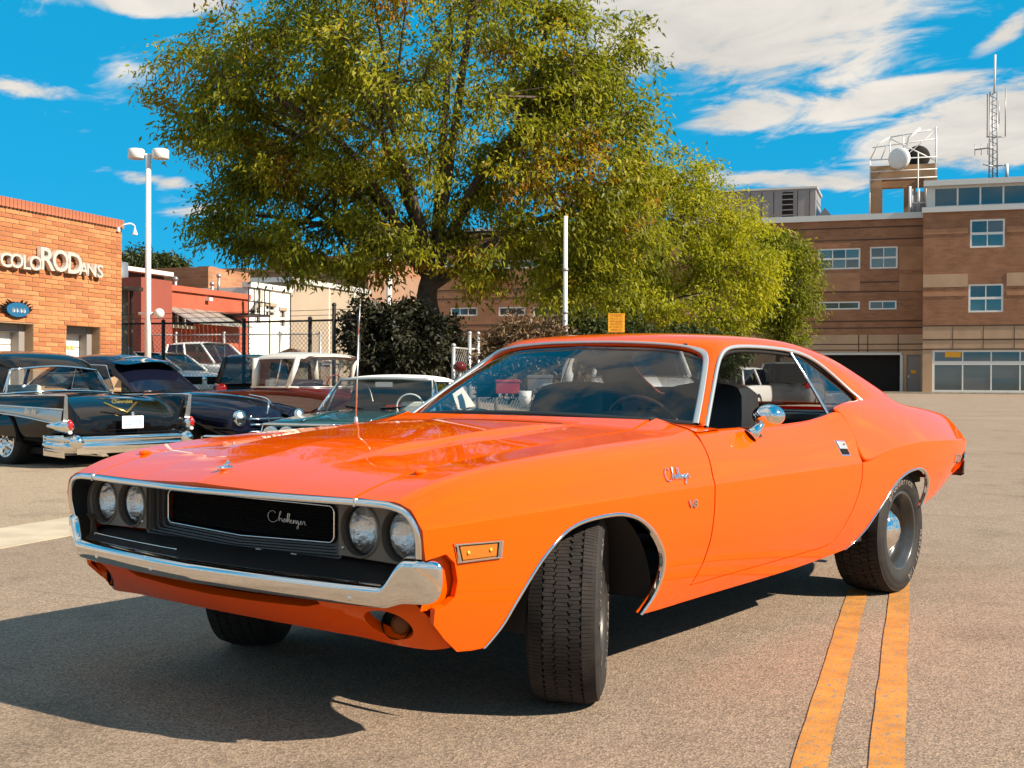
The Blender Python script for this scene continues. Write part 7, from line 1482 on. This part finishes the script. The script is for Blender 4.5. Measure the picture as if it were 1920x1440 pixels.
make_tree('dry_shrub', 'dry brown shrub showing above the roof of the orange coupe', at(980, 25, -.1), [tuple(at(980, 25, -.1))], [E(978, 640, 25, 52, 42, .6), E(950, 690, 25, 70, 60, .7), E(1030, 680, 25, 60, 60, .7)], 300, 40, .12, 'dry_leaf', 43, bush=True, cat='bush', thin=.2, droop=-.4, twig_len=.4)
make_tree('hedge_bush', 'dark shrubs under the rounded tree behind the yellow notice', at(1080, 33, 0), [tuple(at(1080, 33, 0))], [E(1080, 640, 33, 60, 70, 1.0), E(1180, 650, 33, 80, 60, 1.2), E(1300, 660, 34, 110, 50, 1.3)], 380, 40, .17, 'deep_leaf', 45, bush=True, cat='bush', thin=.2, twig_len=.5)
for k, (u, v, ru, rv, lb) in enumerate(((262, 500, 45, 42, 'far green tree just left of the lamp post above the roofs'), (312, 508, 28, 30, 'far green tree just right of the lamp post above the roofs'))):
    b_ = at(u, 85); make_tree('far_tree', lb, b_, [tuple(b_)] + tp((u, 600, 85), (u, 530, 85)), [E(u, v, 85, ru, rv, 1.6), E(u - 10, v + 40, 85, ru, rv, 1.6)], 170, 40, .34, 'deep_leaf', 51 + k, 'far trees', r0=.2, thin=.3, limbs=5, twig_len=1.0)
# ================================================================== poles, fences, notice, oddments
mat('galvanised', (.42, .41, .40), .45, metal=.6); mat('red_plastic', (.42, .03, .03), .5); mat('pail_white', (.74, .73, .70), .5); mat('engine_grey', (.20, .19, .18), .45, metal=.5); mat('duct_white', (.70, .69, .67), .4)
# twin headed lamp post
d_ = 26.0; lp_ = at(277, d_); zt_ = 1.106 + (706 - 290) * d_ / FPX
lamp = thing('lamp_post', 'tall white lamp post with two drum lamps beside the brick workshop', 'lamp post', lp_, YAW)
mb = MB(); mb.tube([(0, 0, 0), (0, 0, zt_)], [.075, .055], 12); mb.build('post', 'white_steel', lamp)
for s in (1, -1):
    mb = MB(); mb.tube([(0, 0, zt_ - .02), (0, s * .12, zt_ + .0)], .03, 8); mb.build('arm', 'white_steel', lamp)
    mb = MB(); mb.lathe([(.0, .11), (.15, .11), (.175, .09), (.175, -.09), (.16, -.10), (.0, -.10)], 'Z', 28, (0, s * .26, zt_)); mb.build('lamp_drum', 'white_steel', lamp)
mb = MB(); mb.tube([(0, -.2, 1.106 + 118 * d_ / FPX), (0, .2, 1.106 + 118 * d_ / FPX)], .03, 8); mb.lathe([(.0, .0), (.10, .02), (.11, .08)], 'X', 16, (-.1, -.25, 1.106 + 118 * d_ / FPX)); mb.build('bracket', 'white_steel', lamp)
d_ = 26.0; p_ = at(1059, d_); pl2 = thing('white_pole', 'slim white pole rising through the locust leaves above the orange roof', 'pole', p_, YAW); zp = 1.106 + (709 - 405) * d_ / FPX
mb = MB(); mb.tube([(0, 0, 0), (0, 0, zp)], [.058, .045], 10); mb.build('post', 'white_steel', pl2)
for z in (.55, .75): mb = MB(); mb.tube([(0, 0, zp * z - .03), (0, 0, zp * z + .03)], .066, 10); mb.build('clamp', 'galvanised', pl2)
d_ = 27.5; p_ = at(729, 40.0); pl3 = thing('utility_pole', 'thin white utility pole behind the locust tree', 'pole', p_, YAW); mb = MB(); mb.tube([(0, 0, 0), (0, 0, 5.4)], .09, 10); mb.build('post', 'white_steel', pl3); mb = MB(); mb.box(-.05, .05, -.5, .5, 5.0, 5.1); mb.build('crossarm', 'galvanised', pl3)
# yellow notice
d_ = 27.0; s0 = at(1155, d_); k_ = d_ / FPX; sg = thing('yellow_notice', 'yellow notice board with orange lettering above the roof of the coupe', 'sign', s0, YAW - math.pi / 2)
zc_ = 1.106 + (709 - 605) * k_; mb = MB(); mb.box(-15.5 * k_, 15.5 * k_, -.02, .0, zc_ - 18 * k_, zc_ + 18 * k_); bd = mb.build('board', 'yellow_sign', sg, bevel=.006)
mat('sign_orange', (.50, .13, .01), .6)
for i, (w_, tx) in enumerate(((18, 'NO PARKING'), (20, 'PRIVATE LOT'), (20, 'PERMIT REQUIRED'), (19, 'VIOLATORS WILL'), (20, 'BE TOWED AT'), (17, 'OWNER COST'))):
    me = flat_text(tx, 5.2 * k_, .001); x_ = [v.co.x for v in me.vertices]; sc = 2 * w_ * .62 * k_ / max(.01, max(x_) - min(x_)); me.transform(Matrix.Diagonal((sc, 1, 1, 1))); put_mesh('lettering', me, 'sign_orange', bd, frame((0, -.0215, zc_ + (13.2 - i * 5.2) * k_), (1, 0, 0), (0, -1, 0)))
for z in (zc_ + 16.6 * k_, zc_ - 16.6 * k_): mb = MB(); mb.box(-14 * k_, 14 * k_, -.0225, -.02, z - .006, z + .006); mb.build('border', 'sign_orange', bd)
mb = MB(); mb.tube([(0, .025, 0), (0, .025, zc_ + 10 * k_)], .024, 8); mb.build('post', 'galvanised', sg)
# chain link fences
def fence(name, label, pts, h, post_m, rails, cell, wire_m, posts_tall=(), barb=False):
    f = thing(name, label, 'fence', pts[0]); o = Vector(pts[0]); P = [Vector(p) - o for p in pts]
    for i, p in enumerate(P):
        hh = h + (.35 if i in posts_tall else .05); mb = MB(); mb.tube([p, p + Vector((0, 0, hh))], .045, 8); mb.ball(tuple(p + Vector((0, 0, hh))), .055, 8, 5); mb.build('fence_post', post_m, f)
    for a, b in zip(P[:-1], P[1:]):
        for z in rails: mb = MB(); mb.tube([a + Vector((0, 0, h * z)), b + Vector((0, 0, h * z))], .026, 6); mb.build('rail', post_m, f)
        mb = MB(); L_ = (b - a).length; d = (b - a) / L_; n = int(L_ / cell)
        for k in range(-int(h / cell), n + 1):
            for sg_ in (1, -1):
                s0_, s1_ = k * cell, k * cell + h
                z0, z1 = 0, h
                if s0_ < 0: z0 = -s0_; s0_ = 0
                if s1_ > L_: z1 = h - (s1_ - L_); s1_ = L_
                if z1 <= z0: continue
                if sg_ < 0: z0, z1 = h - z0, h - z1
                mb.tube([a + d * s0_ + Vector((0, 0, z0)), a + d * s1_ + Vector((0, 0, z1))], .004, 3, cap=False)
        w = mb.build('wire_mesh', wire_m, f, fixn=False); w['kind'] = 'stuff'
        if barb:
            for q in (.12, .24): mb = MB(); mb.tube([a + Vector((0, 0, h + q)), b + Vector((0, 0, h + q))], .006, 4); mb.build('top_wire', wire_m, f)
    return f
fence('yard_fence', 'black chain link fence with tall posts across the yard behind the parked classics', [tuple(at(u, d)) for u, d in ((180, 30.5), (306, 30), (457, 29), (581, 28.2), (626, 27.8), (672, 27.5))], 2.42, 'iron', (1.0,), .115, 'iron', (4,), True)
fence('grey_fence', 'grey galvanised fence in front of the red building', [tuple(at(u, d)) for u, d in ((235, 41), (330, 40.5), (420, 40), (525, 39.5), (600, 39))], 2.5, 'galvanised', (1.0, .7), .16, 'galvanised')
fence('side_fence', 'pale fence with pipe posts right of the locust trunk', [tuple(at(u, d)) for u, d in ((850, 26), (880, 27), (896, 27.2), (930, 28), (1010, 30))], 1.75, 'galvanised', (1.0, .5), .14, 'galvanised', (1, 2))
# small wooden shed in the yard
p_ = at(545, 36); sh = thing('garden_shed', 'small brown shed with pale doors in the fenced yard', 'shed', p_, YAW - math.pi / 2); zt_ = 1.106 + 45 * 36 / FPX
mb = MB(); mb.box(-.9, .9, 0, 1.8, 0, zt_ - .25); mb.build('wall', mat('shed_wood', (.16, .11, .08), .85), sh); mb = MB(); mb.prism([(-1.05, zt_ - .28), (1.05, zt_ - .28), (0, zt_ + .15)], 1, -.12, 1.95); mb.build('roof', 'brown_render', sh)
for x in (-.55, .05): mb = MB(); mb.box(x, x + .5, -.03, -.002, .1, zt_ - .4); mb.build('door', 'beige_render', sh)
# things seen through the windscreen: trailer load and a white vent pipe
p_ = at(1000, 17.6, -.25); tr_ = thing('flat_trailer', 'low dark flat trailer behind the teal convertible, seen through the windscreen', 'trailer', p_, YAW - math.pi / 2)
mb = MB(); mb.box(-1.5, 1.4, -.6, .9, .62, .72); mb.build('deck', 'grey_bed', tr_)
for x in (-.8, .8): mb = MB(); mb.lathe([(.0, -.1), (.30, -.1), (.32, -.05), (.32, .05), (.30, .1), (.0, .1)], 'Y', 24, (x, -.45, .32)); mb.build('wheel', 'rubber', tr_)
def load(name, label, u, v0, v1, wpx, d, m, cat, build):
    z0 = 1.106 + (709 - v1) * d / FPX; h = (v1 - v0) * d / FPX; w = wpx * d / FPX; t = thing(name, label, cat, at(u, d, z0), YAW - math.pi / 2); build(t, w, h, m); return t
def b_box(t, w, h, m):
    mb = MB(); mb.box(-w / 2, w / 2, -.15, .15, 0, h * .8); mb.build('case', m, t, bevel=.01); mb = MB(); mb.box(-w / 2 - .01, w / 2 + .01, -.16, .16, h * .8, h); mb.build('lid', m, t, bevel=.01); bar2('handle', [(-w * .2, 0, h), (-w * .2, 0, h + .04), (w * .2, 0, h + .04), (w * .2, 0, h)], .008, 'flat_black', t)
def b_pail(t, w, h, m):
    mb = MB(); mb.lathe([(0.001, 0), (w * .42, 0), (w * .5, h), (w * .46, h), (w * .40, .02)], 'Z', 20); mb.build('pail', m, t); bar2('bail', bez([(-w * .5, 0, h * .9), (0, -.1, h * .6), (w * .5, 0, h * .9)], 8), .005, 'galvanised', t)
def b_engine(t, w, h, m):
    mb = MB(); mb.box(-w * .4, w * .4, -.2, .2, 0, h * .5); mb.build('block', m, t, bevel=.02)
    for s in (1, -1): mb = MB(); mb.hexa([(-w * .38, s * .05, h * .5), (w * .38, s * .05, h * .5), (w * .38, s * .24, h * .4), (-w * .38, s * .24, h * .4), (-w * .38, s * .09, h * .75), (w * .38, s * .09, h * .75), (w * .38, s * .27, h * .6), (-w * .38, s * .27, h * .6)]); mb.build('valve_cover', 'chrome', t)
    mb = MB(); mb.lathe([(.0, h * .95), (w * .25, h * .93), (w * .27, h * .78), (w * .1, h * .75), (w * .08, h * .5)], 'Z', 18); mb.build('air_cleaner', 'satin_trim', t)
    for k in range(4): bar2('header_pipe', bez([(-w * .3 + k * w * .2, -.22, h * .45), (-w * .3 + k * w * .2, -.34, h * .3), (-w * .1, -.36, .05)], 8), .022, 'engine_grey', t)
D_ = 17.2
load('red_toolbox', 'red toolbox on the trailer, seen through the windscreen', 952, 712, 738, 44, D_ + .2, 'red_plastic', 'toolbox', b_box); load('white_pail', 'white pail on the trailer in front of the red toolbox', 985, 733, 761, 24, D_ - .2, 'pail_white', 'bucket', b_pail); load('spare_engine', 'greasy engine block on the trailer beside the white pail', 1030, 716, 761, 66, D_, 'engine_grey', 'engine', b_engine); load('grey_crate', 'grey metal crate behind the engine on the trailer', 1012, 703, 735, 46, D_ + .5, 'engine_grey', 'crate', b_box); load('black_case', 'dark case at the left end of the trailer load', 915, 715, 745, 40, D_ + .3, 'flat_black', 'case', b_box)
p_ = at(1064, 18.2, -.2); vp = thing('vent_pipe', 'white bent vent pipe standing behind the trailer', 'pipe', p_, YAW - math.pi / 2); mb = MB(); mb.tube(bez([(.05, 0, 0), (.05, 0, 1.05), (.02, 0, 1.25), (.0, 0, 1.45), (.08, 0, 1.65)], 16), [.10] * 10 + [.09, .08, .07, .06, .05, .045, .04][:7], 12); mb.build('pipe', 'duct_white', vp); mb = MB(); mb.lathe([(.12, 0), (.12, .05), (.1, .06)], 'Z', 16, (.05, 0, .55)); mb.build('collar', 'duct_white', vp)
p_ = at(862, 21.5, -.2); bc = thing('red_beacon', 'dark red round lamp on a post behind the white canvas top', 'lamp', p_, YAW); mb = MB(); mb.tube([(0, 0, 0), (0, 0, 1.40)], .03, 8); mb.build('post', 'galvanised', bc); mb = MB(); mb.ball((0, 0, 1.50), .12, 14, 8, (1, 1, .8)); mb.build('lamp_dome', 'maroon_paint', bc)
